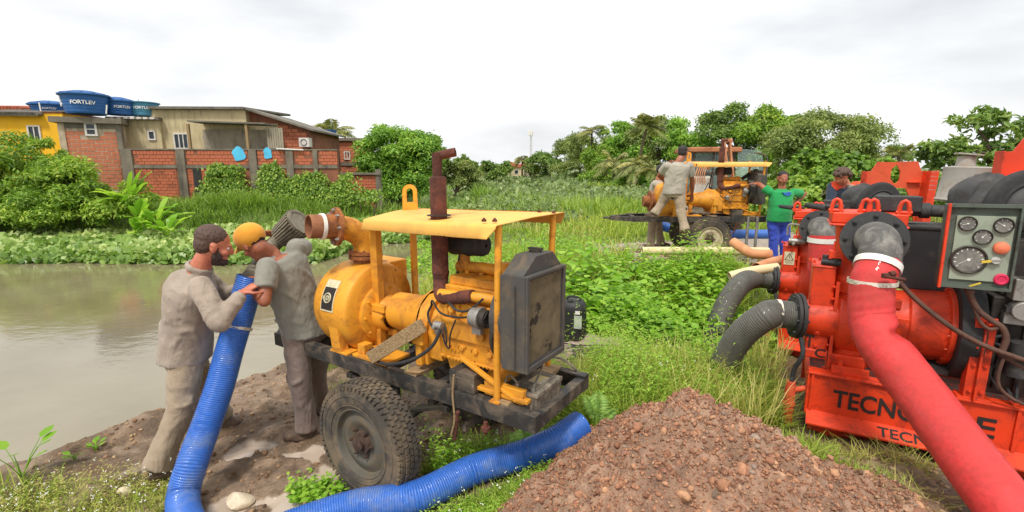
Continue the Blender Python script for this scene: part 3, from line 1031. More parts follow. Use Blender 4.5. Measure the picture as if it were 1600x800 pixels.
# broad leaved weeds beyond the drum and in front of the pipes
weeds('broad_leaved_weeds', 1.05, 6.1, .85, .9, 250, .50, .15, M['weed'], .55, 8)
weeds('broad_leaved_weeds', 2.3, 6.1, .75, .7, 200, .42, .13, M['weed'], .5, 7)
weeds('broad_leaved_weeds', 1.95, 5.2, 1.0, .45, 200, .32, .12, M['weed'], .45, 6)
weeds('leafy_weeds', 2.6, 6.9, .9, .5, 700, .36, .08, M['weed'], .55, 7, 'diamond', .45)
weeds('leafy_weeds', .4, 8.2, 1.6, 1.6, 900, .42, .11, M['weed'], .5, 6, 'diamond', .4)
clump('tall_grass_clump', 2.7, 6.3, .7, .8, 2600, .42, .012, M['grass'], tint=.6)
clump('tall_grass_clump', .35, 7.4, 1.1, 1.9, 5500, .5, .016, M['grass'], tint=.6)
clump('tall_grass_clump', -.1, 5.9, 1.1, .5, 2600, .34, .012, M['grass'], tint=.45)
# beside the trailer and the hose
clump('hose_side_grass', -.22, 2.86, .36, .16, 1300, .26, .006, M['grass'], tint=.55)
weeds('hose_side_weeds', -.18, 2.86, .36, .16, 240, .26, .045, M['weed'], .55, 9, 'diamond', .3)
clump('hose_side_grass', .25, 3.02, .26, .16, 700, .22, .006, M['grass'], tint=.5)
clump('front_grass', -.16, 2.44, .42, .22, 2300, .12, .005, M['grass'], tint=.55)
weeds('front_weeds', -.16, 2.44, .42, .22, 620, .11, .032, M['weed'], .62, 9, 'diamond', .28)
clump('front_grass', .25, 2.45, .1, .08, 90, .12, .004, M['grass'], tint=.6)
weeds('clover_patch', -1.2, 2.72, .18, .13, 110, .08, .045, M['weed'], .55, 4)
# lower left flowering grass
clump('flowering_grass', -2.65, 2.74, .60, .26, 1300, .14, .004, M['grass'], tint=.62)
weeds('flowering_weeds', -2.65, 2.76, .64, .28, 260, .17, .028, M['grass_dry'], .5, 9, 'diamond', .3)
clump('shore_grass', -3.35, 2.75, .45, .3, 500, .22, .007, M['grass'], tint=.5)
clump('shore_grass', -1.86, 4.95, .16, .2, 160, .50, .007, M['grass'], (.3, 1.1), .5)
clump('shore_grass', -1.5, 5.2, .5, .5, 1200, .26, .008, M['grass'], tint=.5)
clump('under_trailer_grass', -1.3, 4.3, .5, .35, 500, .16, .007, M['grass'], tint=.5)
# right of the heap, along the red skid
clump('skid_grass', 2.0, 3.05, .16, .2, 350, .16, .006, M['grass'], tint=.45)
clump('skid_grass', 2.35, 2.75, .35, .2, 500, .18, .004, M['grass_dry'], (.5, 1.8), .5)
clump('skid_grass', 2.05, 2.35, .3, .16, 300, .14, .004, M['grass_dry'], (.6, 2), .55)
# little white flowers
pts = []
for cx, cy, rx, ry, n, hz in ((-2.6, 2.75, .6, .24, 90, .2), (-.16, 2.44, .36, .2, 36, .12), (-.3, 2.85, .3, .12, 16, .24), (.9, 3.7, .6, .4, 24, .42)):
    for _ in range(n):
        x = cx + random.uniform(-rx, rx); y = cy + random.uniform(-ry, ry); pts.append((x, y, gz(x, y) + hz * random.uniform(.7, 1.1)))
mb = MB()
for p in pts:
    for k in range(3):
        q = V(p) + V((random.uniform(-.008, .008), random.uniform(-.008, .008), random.uniform(-.004, .006)))
        mb.ell(q, (.0035, .0035, .003), 5, 3)
tag(mb.build('tiny_white_flowers', M['petal']), kind='stuff')

# clods and crumbs of soil
def icos(sub):
    if sub == 0:
        v = np.array([(1, 0, 0), (-.5, .87, 0), (-.5, -.87, 0), (.3, .1, .9), (-.2, 0, -.9)], float); v += .0
        return v, np.array([(0, 1, 3), (1, 2, 3), (2, 0, 3), (1, 0, 4), (2, 1, 4), (0, 2, 4)])
    bm = bmesh.new(); bmesh.ops.create_icosphere(bm, subdivisions=sub, radius=1)
    v = np.array([x.co[:] for x in bm.verts]); f = np.array([[q.index for q in x.verts] for x in bm.faces]); bm.free(); return v, f


def clods(name, x, y, size, mat, sub=2, sink=.25, tint=None):
    bv, bf = icos(sub); n = len(x)
    z = height(x, y)
    ax = rng.uniform(.6, 1.25, (n, 1, 3)) * np.array([1, 1, .75])
    v = bv[None] * ax
    k1 = rng.normal(size=(n, 3, 3)) * 2.2
    lump = np.sin(np.einsum('nij,mj->nmi', k1, bv) * 1.6).sum(-1) * .14 + rng.normal(0, .13, (n, len(bv)))
    v = v * (1 + lump[..., None])
    th = rng.uniform(0, 2 * PI, n); c, s = np.cos(th), np.sin(th)
    vx = v[..., 0] * c[:, None] - v[..., 1] * s[:, None]; vy = v[..., 0] * s[:, None] + v[..., 1] * c[:, None]
    v = np.stack([vx, vy, v[..., 2]], -1) * size[:, None, None] + np.stack([x, y, z + size * sink], -1)[:, None]
    f = (np.arange(n)[:, None, None] * len(bv) + bf[None]).reshape(-1, 3)
    ti = rng.uniform(0, 1, n) if tint is None else tint
    return tag(np_mesh(name, v.reshape(-1, 3), [f], mat, attrs={'tint': np.repeat(ti, len(bv))}), kind='stuff')


def clod_mat(name, stops):
    t = NT(name); at = t.n('ShaderNodeAttribute'); at.attribute_name = 'tint'
    c = t.mix(1.0, t.ramp(at.outputs['Fac'], stops), t.ramp(t.noise(40, 6, .7), [(.3, .65), (.7, 1.3)]), 'MULTIPLY')
    t.color(c); t.rough(.9); t.bump(t.noise(70, 6, .7), .7, .01); return t.m


M['clod'] = clod_mat('red_clods', [(0, C(136, 94, 72)), (.35, C(162, 114, 86)), (.7, C(180, 130, 98)), (.94, C(196, 150, 114)), (.985, C(150, 134, 120)), (1, C(172, 108, 84))])
M['mudclod'] = clod_mat('mud_clods', [(0, C(96, 72, 52)), (.5, C(138, 106, 78)), (1, C(184, 154, 120))])


def moundh(x, y):
    m = 0
    for mx_, my, rx, ry, hz in MOUND: m = m + hz * np.exp(-(((x - mx_) / rx) ** 2 + ((y - my) / ry) ** 2) * 1.1)
    return m


XY = fillxy(6500, -.2, 2.9, 1.5, 3.4, lambda x, y: moundh(x, y) > .13 + rng.uniform(-.06, .12, x.shape))
sz = .005 + .015 * rng.uniform(0, 1, len(XY)) ** 4
clods('soil_crumbs', XY[:, 0], XY[:, 1], sz, M['clod'], 1, -.3)
XY = fillxy(20000, -.1, 2.9, 1.6, 3.4, lambda x, y: moundh(x, y) > .10)
clods('soil_grains', XY[:, 0], XY[:, 1], .004 + .010 * rng.uniform(0, 1, len(XY)) ** 2.5, M['clod'], 0, .3)
XY = fillxy(240, -.1, 2.7, 1.6, 3.3, lambda x, y: moundh(x, y) > .16)
clods('soil_clods', XY[:, 0], XY[:, 1], .014 + .026 * rng.uniform(0, 1, len(XY)) ** 3.5, M['clod'], 2, -.25)
XY = fillxy(4200, -3.4, -.2, 2.2, 5.4, lambda x, y: (sdist(x, y, SHORE) > .08) & (puddle(x, y) < .15))
clods('mud_crumbs', XY[:, 0], XY[:, 1], .004 + .020 * rng.uniform(0, 1, len(XY)) ** 4, M['mudclod'], 1, .0)
XY = fillxy(1500, 1.7, 3.4, 2.0, 3.1, lambda x, y: y < 3.0)
clods('gravel_crumbs', XY[:, 0], XY[:, 1], .004 + .014 * rng.uniform(0, 1, len(XY)) ** 3, M['mudclod'], 1, .1)
XY = fillxy(1400, .8, 6, 6.9, 10, lambda x, y: bare(x, y) < .6)
clods('yard_rubble', XY[:, 0], XY[:, 1], .012 + .05 * rng.uniform(0, 1, len(XY)) ** 4, M['mudclod'], 1, .1)


def stone(label, p, size, mat, sq=(1, .8, .6), cat='stone', name='stone', seed=0, group=None):
    rs = np.random.default_rng(seed)
    v, f = icos(3); k = rs.normal(size=(5, 3)) * 1.7
    l = sum(np.sin(v @ q + rs.uniform(0, 6)) for q in k) * .06
    cut = rs.normal(size=(7, 3)); cut /= np.linalg.norm(cut, axis=1)[:, None]
    v = v * (1 + l)[:, None]
    for c in cut:
        dd = v @ c - .72; v = v - np.where(dd > 0, dd, 0)[:, None] * c
    v = v * np.array(sq) * size
    o = np_mesh(name, v, [f], mat, smooth_=True); o.location = p; o.rotation_euler = (rs.uniform(-.3, .3), rs.uniform(-.3, .3), rs.uniform(0, 3))
    o.data.set_sharp_from_angle(angle=R_(30))
    return tag(o, label, cat, group)


def on(u, v, zz, dz=0.0):
    """march along the pixel's ray to the terrain"""
    d = ray(u, v); t = 1.2
    while t < 60:
        p = V((0, 0, HC)) + d * t
        if p.z < gz(p.x, p.y): break
        t += .03
    p.z = gz(p.x, p.y) + dz
    return p


stone('large grey brown stone half sunk in the lower middle of the dirt heap', on(1128, 778, .5, .01), .065, M['stone_grey'], seed=3)
stone('big tan angular stone at the right edge of the heap beside the red skid', on(1236, 704, .3, .03), .085, M['stone'], (1, .7, .6), seed=4)
stone('smaller orange tan stone left of the big tan stone on the heap edge', on(1205, 700, .3, .02), .055, M['stone'], (.8, 1, .7), seed=5)
stone('flat pinkish clay lump below the tan stones right of the heap', on(1222, 730, .3, .01), .075, M['stone'], (1, .8, .35), seed=6)
stone('orange lump near the top left of the dirt heap behind the hose end', on(973, 642, .4, .02), .055, M['stone'], seed=7)
stone('pale cream stone between the two hoses at the bottom edge', on(378, 790, .0, .02), .085, M['stone_white'], (1, .8, .5), seed=8)
stone('small white stone in the flowering grass left of the standing hose', on(196, 773, .0, .02), .05, M['stone_white'], (1, .6, .5), seed=9)
stone('brick red lump at the lower left foot of the heap', on(842, 777, .3, .02), .04, worn('brick_lump', C(184, 92, 66), C(150, 70, 50), .45, .9), seed=10)
stone('red brown lump beside the open end of the blue hose', on(934, 655, .3, .02), .045, worn('clay_lump', C(160, 84, 60), C(120, 66, 50), .45, .9), seed=12)
stone('long dark lump in the middle bottom of the heap', on(1015, 765, .3, .01), .06, M['stone_grey'], (.6, 1, .6), seed=13)
stone('flat grey stone at the water edge left of the capped worker', on(373, 628, 0, .0), .10, M['stone_grey'], (1.2, .7, .3), seed=14)
stone('chunk of broken concrete left of the cream pipe', on(985, 418, .5, .03), .12, M['stone_white'], (1.3, .7, .5), cat='rubble', name='concrete_lump', seed=15)
stone('whitish rubble lump in front of the cream pipe', on(1035, 425, .5, .05), .09, M['stone_white'], (1, .9, .7), cat='rubble', name='concrete_lump', seed=16)
stone('pale rubble lump among the weeds left of the first one', on(968, 440, .5, .03), .08, M['stone_white'], (1, .8, .7), cat='rubble', name='concrete_lump', seed=17)

# ---------------------------------------------------------------- trees and bushes
tree('bushy_shrub', 'tall light green shrub rising left in front of the yellow house', 'shrub', [(-18.3, 17.2, 1.9, 1.8, 1.2, 1.35), (-16.6, 16.8, 1.6, 1.7, 1.1, 1.2), (-20.3, 17.4, 1.7, 1.8, 1.1, 1.4), (-17.4, 16.2, .9, 2.0, 1, .9)], 21000, .15, M['bush'], (-17.8, 17.4, .08), .35, sub=16, spread=.36)
tree('bushy_shrub', 'feathery upright shrub between the yellow and the brick house', 'shrub', [(-15.9, 17.0, 2.35, .55, .5, .75), (-15.3, 16.7, 1.5, .8, .8, .9)], 6500, .13, M['bush'], (-15.7, 17.0, .06), .3, sub=14, spread=.34)
tree('bushy_shrub', 'broad dark green shrub below the brick house by the canal', 'shrub', [(-14.8, 16.3, 1.4, 1.7, 1.1, 1.15), (-13.2, 16.0, 1.25, 1.5, 1.0, 1.0), (-14.0, 15.6, .7, 1.6, .9, .7)], 16000, .14, M['bush'], (-14.2, 16.5, .08), .38, sub=16, spread=.36)
tree('bushy_shrub', 'low shrub at the far left edge over the floating plants', 'shrub', [(-17.8, 15.4, .85, 2.0, .9, .85), (-15.2, 15.2, .65, 1.5, .8, .65)], 11000, .13, M['bush'], (-16.8, 15.9, .06), .4, sub=14)


def big_leaf_plant(name, label, loc, specs, mat, cat='plant', wid=.26):
    """broad arching blades with a folded midrib"""
    r = thing(name, label, cat, loc)
    for (az, el, L, w) in specs:
        mb = MB(); d = V((math.cos(az), math.sin(az), 0)); sd_ = V((-d.y, d.x, 0)); n = 11; rows = []
        for i in range(n):
            t = i / (n - 1)
            p = d * (L * math.cos(el) * t) + V((0, 0, 1)) * (L * (math.sin(el) * t - .42 * t * t * (1.1 - el * .35)))
            ww = w * (0.08 if t < .3 else math.sin(PI * min(1, (t - .27) * 1.36)) ** .6)
            wob = math.sin(t * 14 + az * 7) * .02
            rows += [p + sd_ * ww + V((0, 0, ww * .30 + wob)), p, p - sd_ * ww + V((0, 0, ww * .30 - wob))]
        fs = []
        for i in range(n - 1):
            b = i * 3; fs += [(b, b + 1, b + 4, b + 3), (b + 1, b + 2, b + 5, b + 4)]
        mb.add(rows, fs); o = mb.build('leaf', mat, r)
        at = o.data.attributes.new('tint', 'FLOAT', 'POINT'); tv = random.uniform(.25, .85)
        at.data.foreach_set('value', [min(1, max(0, tv + random.uniform(-.08, .08)))] * len(o.data.vertices))
    return r


def bl_specs(n, lo=.3, hi=1.35, L0=1.0, L1=1.7, w0=.10, w1=.2, a0=0, a1=2 * PI):
    return [(random.uniform(a0, a1), random.uniform(lo, hi), random.uniform(L0, L1), random.uniform(w0, w1)) for _ in range(n)]


for i_, (u_, v_, Y_, z_, n_, L0_, L1_, lb_) in enumerate((
        (196, 300, 16.2, .8, 14, 1.2, 2.0, 'tall wild banana shoots at the corner of the brick house'),
        (180, 322, 15.7, .4, 14, .9, 1.6, 'wild banana clump rising out of the dark shrub'),
        (214, 322, 15.5, .3, 16, 1.0, 1.8, 'broad leaved wild banana clump in the middle of the leafy bank'),
        (238, 326, 15.2, .2, 14, .9, 1.6, 'wild banana clump leaning right towards the red brick wall'),
        (256, 330, 14.8, .05, 14, .8, 1.4, 'lowest wild banana clump just above the floating plants'),
        (206, 335, 14.9, .05, 12, .7, 1.2, 'short wild banana clump half sunk in the canal grass'))):
    pb = P(u_, v_, Y_); pb.z = z_
    big_leaf_plant('wild_banana_plant', lb_, pb, bl_specs(n_, .5, 1.4, L0_, L1_, .07, .13, -1.9, 1.6), M['banana'])

# round tree right of the houses and those behind it
tree('round_tree', 'big round bright green tree at the end of the brick walls', 'tree', [(-6.6, 27, 2.9, 1.7, 1.6, 1.3), (-5.4, 27, 2.5, 1.4, 1.4, 1.3), (-7.4, 27.2, 1.8, 1.0, 1.3, 1.2), (-5.8, 26.4, 1.2, 1.8, 1.2, 1.0)], 32000, .20, M['bush_lush'], (-6.3, 27.3, .2), .42, sub=22, spread=.42)
tree('slim_tree', 'dark tree top showing behind the right side of the round tree', 'tree', [(-5.3, 33, 3.5, .6, .6, .8), (-4.9, 33, 2.4, .8, 1, 1.1)], 3500, .22, M['bush_dark'], (-5.3, 33, .12))
tree('low_tree', 'pale feathery low tree just right of the rusty exhaust', 'tree', [(-3.9, 34, 1.6, 1.3, 1.1, .9), (-2.9, 34, 1.0, 1.2, 1.1, .7)], 6500, .24, M['bush_olive'], (-4.2, 34, .12), .28)
tree('slim_tree', 'dark bare topped tree behind the pale feathery tree', 'tree', [(-4.9, 46, 2.6, .8, .7, .8), (-3.9, 46, 2.2, .6, .7, .9)], 2600, .26, M['bush_dark'], (-4.9, 46, .12))
tree('distant_tree', 'rounded distant tree left of the far houses', 'tree', [(-3.4, 66, 1.7, 1.8, 1.8, 1.1), (-1.8, 68, 1.4, 1.4, 1.6, .9)], 3600, .4, M['bush_dark'], (-2.6, 67, .2))
tree('distant_tree', 'small dark distant tree beside the far houses', 'tree', [(-1.2, 86, 1.9, 1.2, 1.4, 1.1)], 1800, .5, M['bush_dark'], (-1.2, 86, .2))
tree('distant_tree', 'tiny distant trees left of the lattice mast', 'tree', [(3.4, 88, 1.9, 1.6, 1.6, 1.1)], 1600, .5, M['bush_olive'], (3.2, 88, .2))
palm('distant_palm', 'tiny dark palm in front of the far houses', (1.9, 92, .3), 3.3, 2.4, 15, trunk_r=.18, seed=3, ll=.4)
# treeline on the right
TL = [
    ('leafy_tree', 'leftmost tree of the right hand treeline next to the mast', [(5.2, 84, 2.6, 2.6, 2.4, 2.0), (7.3, 78, 3.2, 2.6, 2.4, 2.2)], 6500, .42, 'bush_dark'),
    ('leafy_tree', 'second tree of the treeline, rounded and drooping', [(7.8, 66, 3.3, 2.4, 2, 2.2), (9.6, 62, 3.6, 2.2, 2, 2.3), (8.6, 62, 1.4, 3.0, 2, 1.3)], 8500, .36, 'bush_olive'),
    ('leafy_tree', 'third tree of the treeline in front of the tall thin palm', [(10.0, 55, 3.6, 2.2, 2, 2.1), (10.8, 52, 2.2, 2.6, 2, 1.9)], 8500, .32, 'bush'),
    ('leafy_tree', 'tall round crowned tree between the two palms', [(11.6, 52, 4.9, 2.0, 1.8, 1.7), (12.4, 50, 3.2, 2.4, 2, 2.0)], 9000, .32, 'bush_lush'),
    ('leafy_tree', 'dense tree behind the drooping palm fronds', [(14.2, 50, 4.6, 2.3, 2.0, 1.8), (14.6, 48, 2.8, 2.4, 2, 2.0)], 8500, .32, 'bush_olive'),
    ('leafy_tree', 'tree behind the standing man left of the loader cab', [(16.4, 48, 4.2, 2.2, 2.0, 1.8), (17.2, 46, 2.6, 2.4, 2, 2.0)], 8000, .32, 'bush_lush'),
    ('leafy_tree', 'tall dark crowned tree rising behind the loader boom', [(18.6, 44, 5.2, 2.0, 1.8, 1.6), (19.4, 43, 3.4, 2.6, 2, 2.2), (20.4, 43, 4.6, 1.6, 1.6, 1.5)], 12000, .30, 'bush_dark'),
    ('leafy_tree', 'tree just right of the rusty exhaust of the far pump', [(21.2, 40, 4.4, 2.2, 2.0, 1.9), (20.6, 38, 2.4, 2.4, 2, 2.0)], 9000, .30, 'bush'),
    ('leafy_tree', 'large spreading tree behind the man in green', [(18.2, 29, 3.5, 2.2, 1.8, 1.5), (16.4, 28, 2.9, 1.8, 1.6, 1.5), (19.4, 29, 2.6, 1.4, 1.5, 1.3), (17.4, 27.6, 1.6, 2.4, 1.4, 1.4)], 22000, .20, 'bush_olive'),
    ('leafy_tree', 'low distant dark tree between the small palms at right', [(27.5, 42, 2.5, 2.4, 1.6, 1.0), (31, 42, 2.5, 2.6, 1.6, .9)], 5000, .26, 'bush_dark'),
]
for nm, lb, lo, n, sz, mt in TL:
    lo = [(a, b, c * 1.06 + .1, d * 1.3, e * 1.2, f * 1.22) for a, b, c, d, e, f in lo]
    tree(nm, lb, 'tree', lo, int(n * 1.35), sz * .95, M[mt], (np.mean([l[0] for l in lo]), np.mean([l[1] for l in lo]), .2), .42, group='trees on the right bank', sub=16, spread=.36)
tree('understory_shrub', 'low shrub line at the foot of the treeline left part', 'shrub', [(9.6, 50, 1.0, 2.4, 1.4, 1.0), (12.5, 46, 1.1, 2.4, 1.4, 1.0)], 7000, .28, M['bush'], (11, 48, .1), sub=14)
tree('understory_shrub', 'low shrub left of the kneeling worker at the treeline foot', 'shrub', [(11.6, 38, 1.1, 1.6, 1.2, .8), (9.4, 40, 1.0, 1.6, 1.2, .7)], 6500, .22, M['bush_lush'], (10.6, 39, .1), sub=14)


def palm_at(u, v, Y, z0, rad, label, nf=18, seed=1, name='coconut_palm', lean=(0, 0), **k):
    p = P(u, v, Y)
    return palm(name, label, (p.x - lean[0], p.y, z0), p.z - z0, rad, nf, 'palms behind the right bank', seed=seed, lean=lean, **k)


palm_at(925, 204, 56, .3, 2.2, 'thin coconut palm standing above the left part of the treeline', 16, 5)
palm_at(1011, 197, 42, .3, 2.0, 'tallest coconut palm with arching fronds above the treeline', 22, 6, lean=(.6, 0), droopk=.85)
palm_at(995, 256, 38, .3, 2.2, 'drooping young palm low in the treeline left of the standing man', 18, 7, droopk=1.3)
palm_at(960, 255, 46, .3, 2.6, 'half hidden palm left of the drooping young palm', 16, 8, droopk=1.2)
palm_at(1022, 264, 33, .3, 1.7, 'low feathery palm right behind the two men on the far trailer', 16, 9, droopk=1.1)
palm_at(1334, 246, 46, .3, 1.4, 'small dark palm between the spreading tree and the orange arch', 15, 10)
palm_at(1405, 243, 36, .3, 1.8, 'pale palm behind the orange arch of the far pump', 15, 12)
palm_at(521, 205, 33, .3, 1.7, 'palm behind the blue tank of the far brick house', 15, 14)

# big leafed tree at the right edge
def lob(u, v, Y, rx, ry, rz): p = P(u, v, Y); return (p.x, p.y, p.z, rx, ry, rz)


tree('broadleaf_tree', 'open broad leaved tree at the right edge behind the red machine', 'tree', [lob(1470, 222, 12.5, .75, .6, .45), lob(1540, 200, 12.5, .8, .7, .55), lob(1600, 215, 12.5, .9, .8, .6), lob(1500, 262, 12.2, .9, .7, .45), lob(1580, 262, 12.0, 1.1, .8, .6), lob(1452, 250, 12.6, .35, .4, .3), lob(1660, 220, 12.5, 1.2, 1, .9), lob(1535, 185, 12.6, .45, .4, .28)], 6500, .17, M['bush_dark'], (13.0, 12.6, .14, .3), .45, sub=8, spread=.34)
tree('understory_shrub', 'dark shrub under the broad leaved tree behind the grey drum', 'shrub', [lob(1470, 300, 11.5, .9, .6, .7), lob(1560, 310, 11.5, 1.2, .7, .8)], 6000, .13, M['bush_dark'], (11.0, 11.6, .08, .3), sub=12)
tree('vine_covered_mound', 'bright green vine covered thicket behind the man in the navy jacket', 'thicket', [lob(1225, 300, 17, 1.3, 1, .9), lob(1290, 285, 17, 1.7, 1, 1.25), lob(1360, 292, 16, 1.6, 1, 1.0), lob(1265, 322, 14.5, 1.5, .8, .6), lob(1420, 300, 16, 1.3, 1, .9), lob(1345, 318, 14, 1.5, .8, .6)], 20000, .16, M['vine'], (11.5, 16.5, .08, .3), .85, sub=18, spread=.32)
M_fern = 0


def fern(name, label, loc, specs, cat='fern'):
    r = thing(name, label, cat, loc)
    Pp, N, T, S2, TI = [], [], [], [], []; rb = MB()
    for az, el, L in specs:
        rib, tg, side, ls = frond_points((0, 0, .04), az, el, L, 24, .38, L * .22, .03)
        rb.tube([V(rib[k]) for k in (0, 5, 10, 15, 20, 23)], [.004, .0035, .003, .0025, .002, .001], 5)
        for s in (-1, 1):
            tip = side * s + tg * .25 + np.array([0, 0, -.12]); nn = np.cross(tip, tg) * s
            Pp.append(rib); T.append(tip); N.append(nn); S2.append(ls); TI.append(rng.normal(.5, .22, len(ls)))
    Pp, N, T, S2, TI = [np.concatenate(a) for a in (Pp, N, T, S2, TI)]
    leaves('frond', Pp, N, S2, M['fern'], TI, .15, T, .03, parent=r)
    rb.build('stem', M['fern'], r); return r


fp = G(800, 705, .25)
fern('feathery_fern', 'pale green feathery fern under the trailer corner beside the blue hose', (.10, 2.80, .22), [(.3, 1.15, .34), (1.2, 1.2, .3), (2.5, 1.1, .32), (3.4, .9, .26), (-.5, .9, .3), (.8, .7, .32), (-1.3, .8, .22), (1.9, 1.3, .36)])
fern('feathery_fern', 'smaller fern frond pair right of the battery box', (.58, 3.02, .34), [(1.4, 1.1, .36), (2.3, 1.2, .34), (.4, .9, .26)])
# young water plants on the shore
def seedling(label, p, n, L, w):
    r = thing('water_seedling', label, 'plant', p)
    for i in range(n):
        az = random.uniform(0, 2 * PI); l = L * random.uniform(.6, 1.1); e = V((math.cos(az) * l * .6, math.sin(az) * l * .6, l))
        mb = MB(); mb.tube([(0, 0, 0), e * .5 + V((0, 0, .02)), e], [.004, .003, .002], 5)
        o = mb.build('stem', M['weed'], r); o.data.attributes.new('tint', 'FLOAT', 'POINT').data.foreach_set('value', [.5] * len(o.data.vertices))
        d = V((math.cos(az), math.sin(az), .2)).normalized()
        leaves('leaf', np.array([e[:]]), np.array([[-d.x * .5, -d.y * .5, 1.0]]), np.array([w]), M['weed'], np.array([random.uniform(.3, .6)]), .75, np.array([d[:]]), .06, parent=o, shape='oval')
    return r


seedling('young broad leaved water plant at the left edge of the shore', on(35, 748, 0), 7, .22, .11)
seedling('low creeping green seedling on the mud edge left of the bearded worker', on(118, 722, 0), 6, .07, .06)
seedling('small green seedling on the mud edge nearer the bearded worker', on(150, 706, 0), 6, .06, .05)


# ================================================================ houses on the far bank
def plaster(name, c1, c2, stain):
    t = NT(name); n = t.noise(1.1, 7, .65); s = t.noise(2.2, 6, .7, stretch=(1.6, 1.6, .35))
    c = t.ramp(n, [(.3, c2), (.6, c1)]); c = t.mix(t.ramp(s, [(.5, 0.0), (.72, .8)]), c, stain)
    t.color(c); t.rough(.9); t.bump(t.noise(30, 5, .7), .2, .01); return t.m


M['w_yellow'] = plaster('yellow_wall_paint', C(246, 190, 40), C(238, 178, 34), C(222, 164, 48))
M['w_beige'] = plaster('stained_beige_render', C(204, 188, 146), C(182, 166, 128), C(120, 108, 86))
M['w_grey'] = plaster('stained_grey_render', C(164, 154, 132), C(140, 130, 112), C(92, 86, 74))
M['concrete'] = plaster('dark_stained_concrete', C(132, 122, 106), C(100, 92, 80), C(58, 54, 48))
M['mortar'] = plaster('old_mortar', C(206, 188, 160), C(150, 128, 104), C(96, 84, 70))
M['mortar_red'] = plaster('red_dusted_mortar', C(150, 96, 70), C(126, 80, 60), C(74, 58, 48))
M['brick'] = worn('orange_hollow_brick', C(200, 120, 88), C(156, 92, 68), .42, .9, sc=3, var=.22, bump=.4)
M['brick_old'] = worn('weathered_red_brick', C(192, 108, 76), C(110, 72, 56), .42, .9, sc=1.6, var=.28, bump=.4)
M['fibro'] = worn('fibre_cement_sheet', C(122, 116, 104), C(84, 78, 70), .45, .9, sc=2, var=.2)
M['tile_roof'] = worn('red_clay_tile', C(182, 96, 68), C(132, 84, 64), .45, .85, sc=4)
M['frame_white'] = worn('white_window_frame', C(216, 210, 200), C(170, 160, 146), .4, .5)
M['opening_shade'] = worn('painted_opening_shade', C(52, 50, 48), C(70, 66, 60), .4, .8)  # dark colour that stands in for the shade inside openings


class House:
    def __init__(s, name, label, cat, u, v, Y, ang, z0=.3):
        p = P(u, v, Y); s.f = Fr((p.x, p.y, z0), ang)
        s.r = thing(name, label, cat, s.f.O, s.f.a); s.z0 = z0

    def L(s, u, v, w=0): return s.f.L(u, v, w)

    def part(s, name, mat, mb, **k): return mb.build(name, mat, s.r, **k)

    def wall(s, name, mat, s0, s1, h0, h1, th=.2, w=0.0):
        return MB().bx((s0, w, h0), (s1, w + th, h1)).build(name, mat, s.r)

    def block(s, name, mat, s0, s1, h0, h1, dep, slope=None):
        mb = MB()
        if slope:
            mb.prism([(s0, h0), (s1, h0), (s1, slope[1]), (s0, slope[0])], (0, 0, 0), (1, 0, 0), (0, 0, 1), (0, dep, 0))
        else: mb.bx((s0, 0, h0), (s1, dep, h1))
        return mb.build(name, mat, s.r)

    def window(s, s0, s1, h0, h1, mull=1, fr=.06, w=0.0, horiz=0):
        mb = MB()
        mb.bx((s0 - fr, w - .05, h0 - fr), (s0, w + .03, h1 + fr)).bx((s1, w - .05, h0 - fr), (s1 + fr, w + .03, h1 + fr))
        mb.bx((s0, w - .05, h1), (s1, w + .03, h1 + fr)).bx((s0, w - .06, h0 - fr), (s1, w + .03, h0))
        o = mb.build('window', M['frame_white'], s.r)
        MB().bx((s0, w - .012, h0), (s1, w - .004, h1)).build('pane', M['darkglass'], o)
        m2 = MB()
        for i in range(mull):
            x = s0 + (s1 - s0) * (i + 1) / (mull + 1); m2.bx((x - .02, w - .045, h0), (x + .02, w - .014, h1))
        for i in range(horiz):
            z = h0 + (h1 - h0) * (i + 1) / (horiz + 1); m2.bx((s0, w - .04, z - .02), (s1, w - .015, z + .02))
        m2.build('mullion', M['frame_white'], o)
        return o

    def bricks(s, s0, s1, h0, h1, bw, bh, skip=(), gap=.015, w=-.012, mat=None, parent=None, jit=.006, stagger=.5, stuff=False, th=.03, cap=None):
        """bricks proud of the mortar face"""
        mat = mat or M['brick']; par = parent or s.r
        me = None; n = 0; mbs = MB(); row = 0; h = h0
        while h + bh * .8 <= h1 + 1e-4:
            off = (row % 2) * stagger * bw; x = s0 - off
            while x < s1 - .02:
                a = max(x, s0); b = min(x + bw - gap, s1)
                if b - a > bw * .2 and not any(a < k[1] and b > k[0] and h < k[3] and h + bh > k[2] for k in skip) and random.random() > .012:
                    y = w + random.uniform(-jit, jit)
                    if stuff or (b - a) < bw * .85 or (cap and n >= cap):
                        mbs.bx((a, y, h), (b, y + th, h + bh - gap))
                    else:
                        if me is None:
                            o = MB().bx((0, 0, 0), (bw - gap, th, bh - gap)).build('brick', mat, par); me = o.data
                        else:
                            o = link(bpy.data.objects.new('brick', me)); o.parent = par
                        o.location = (a, y, h); n += 1
                x += bw
            h += bh; row += 1
        if mbs.v: mbs.build('cut_bricks' if not stuff else 'brickwork', mat, par, kind='stuff')
        return n


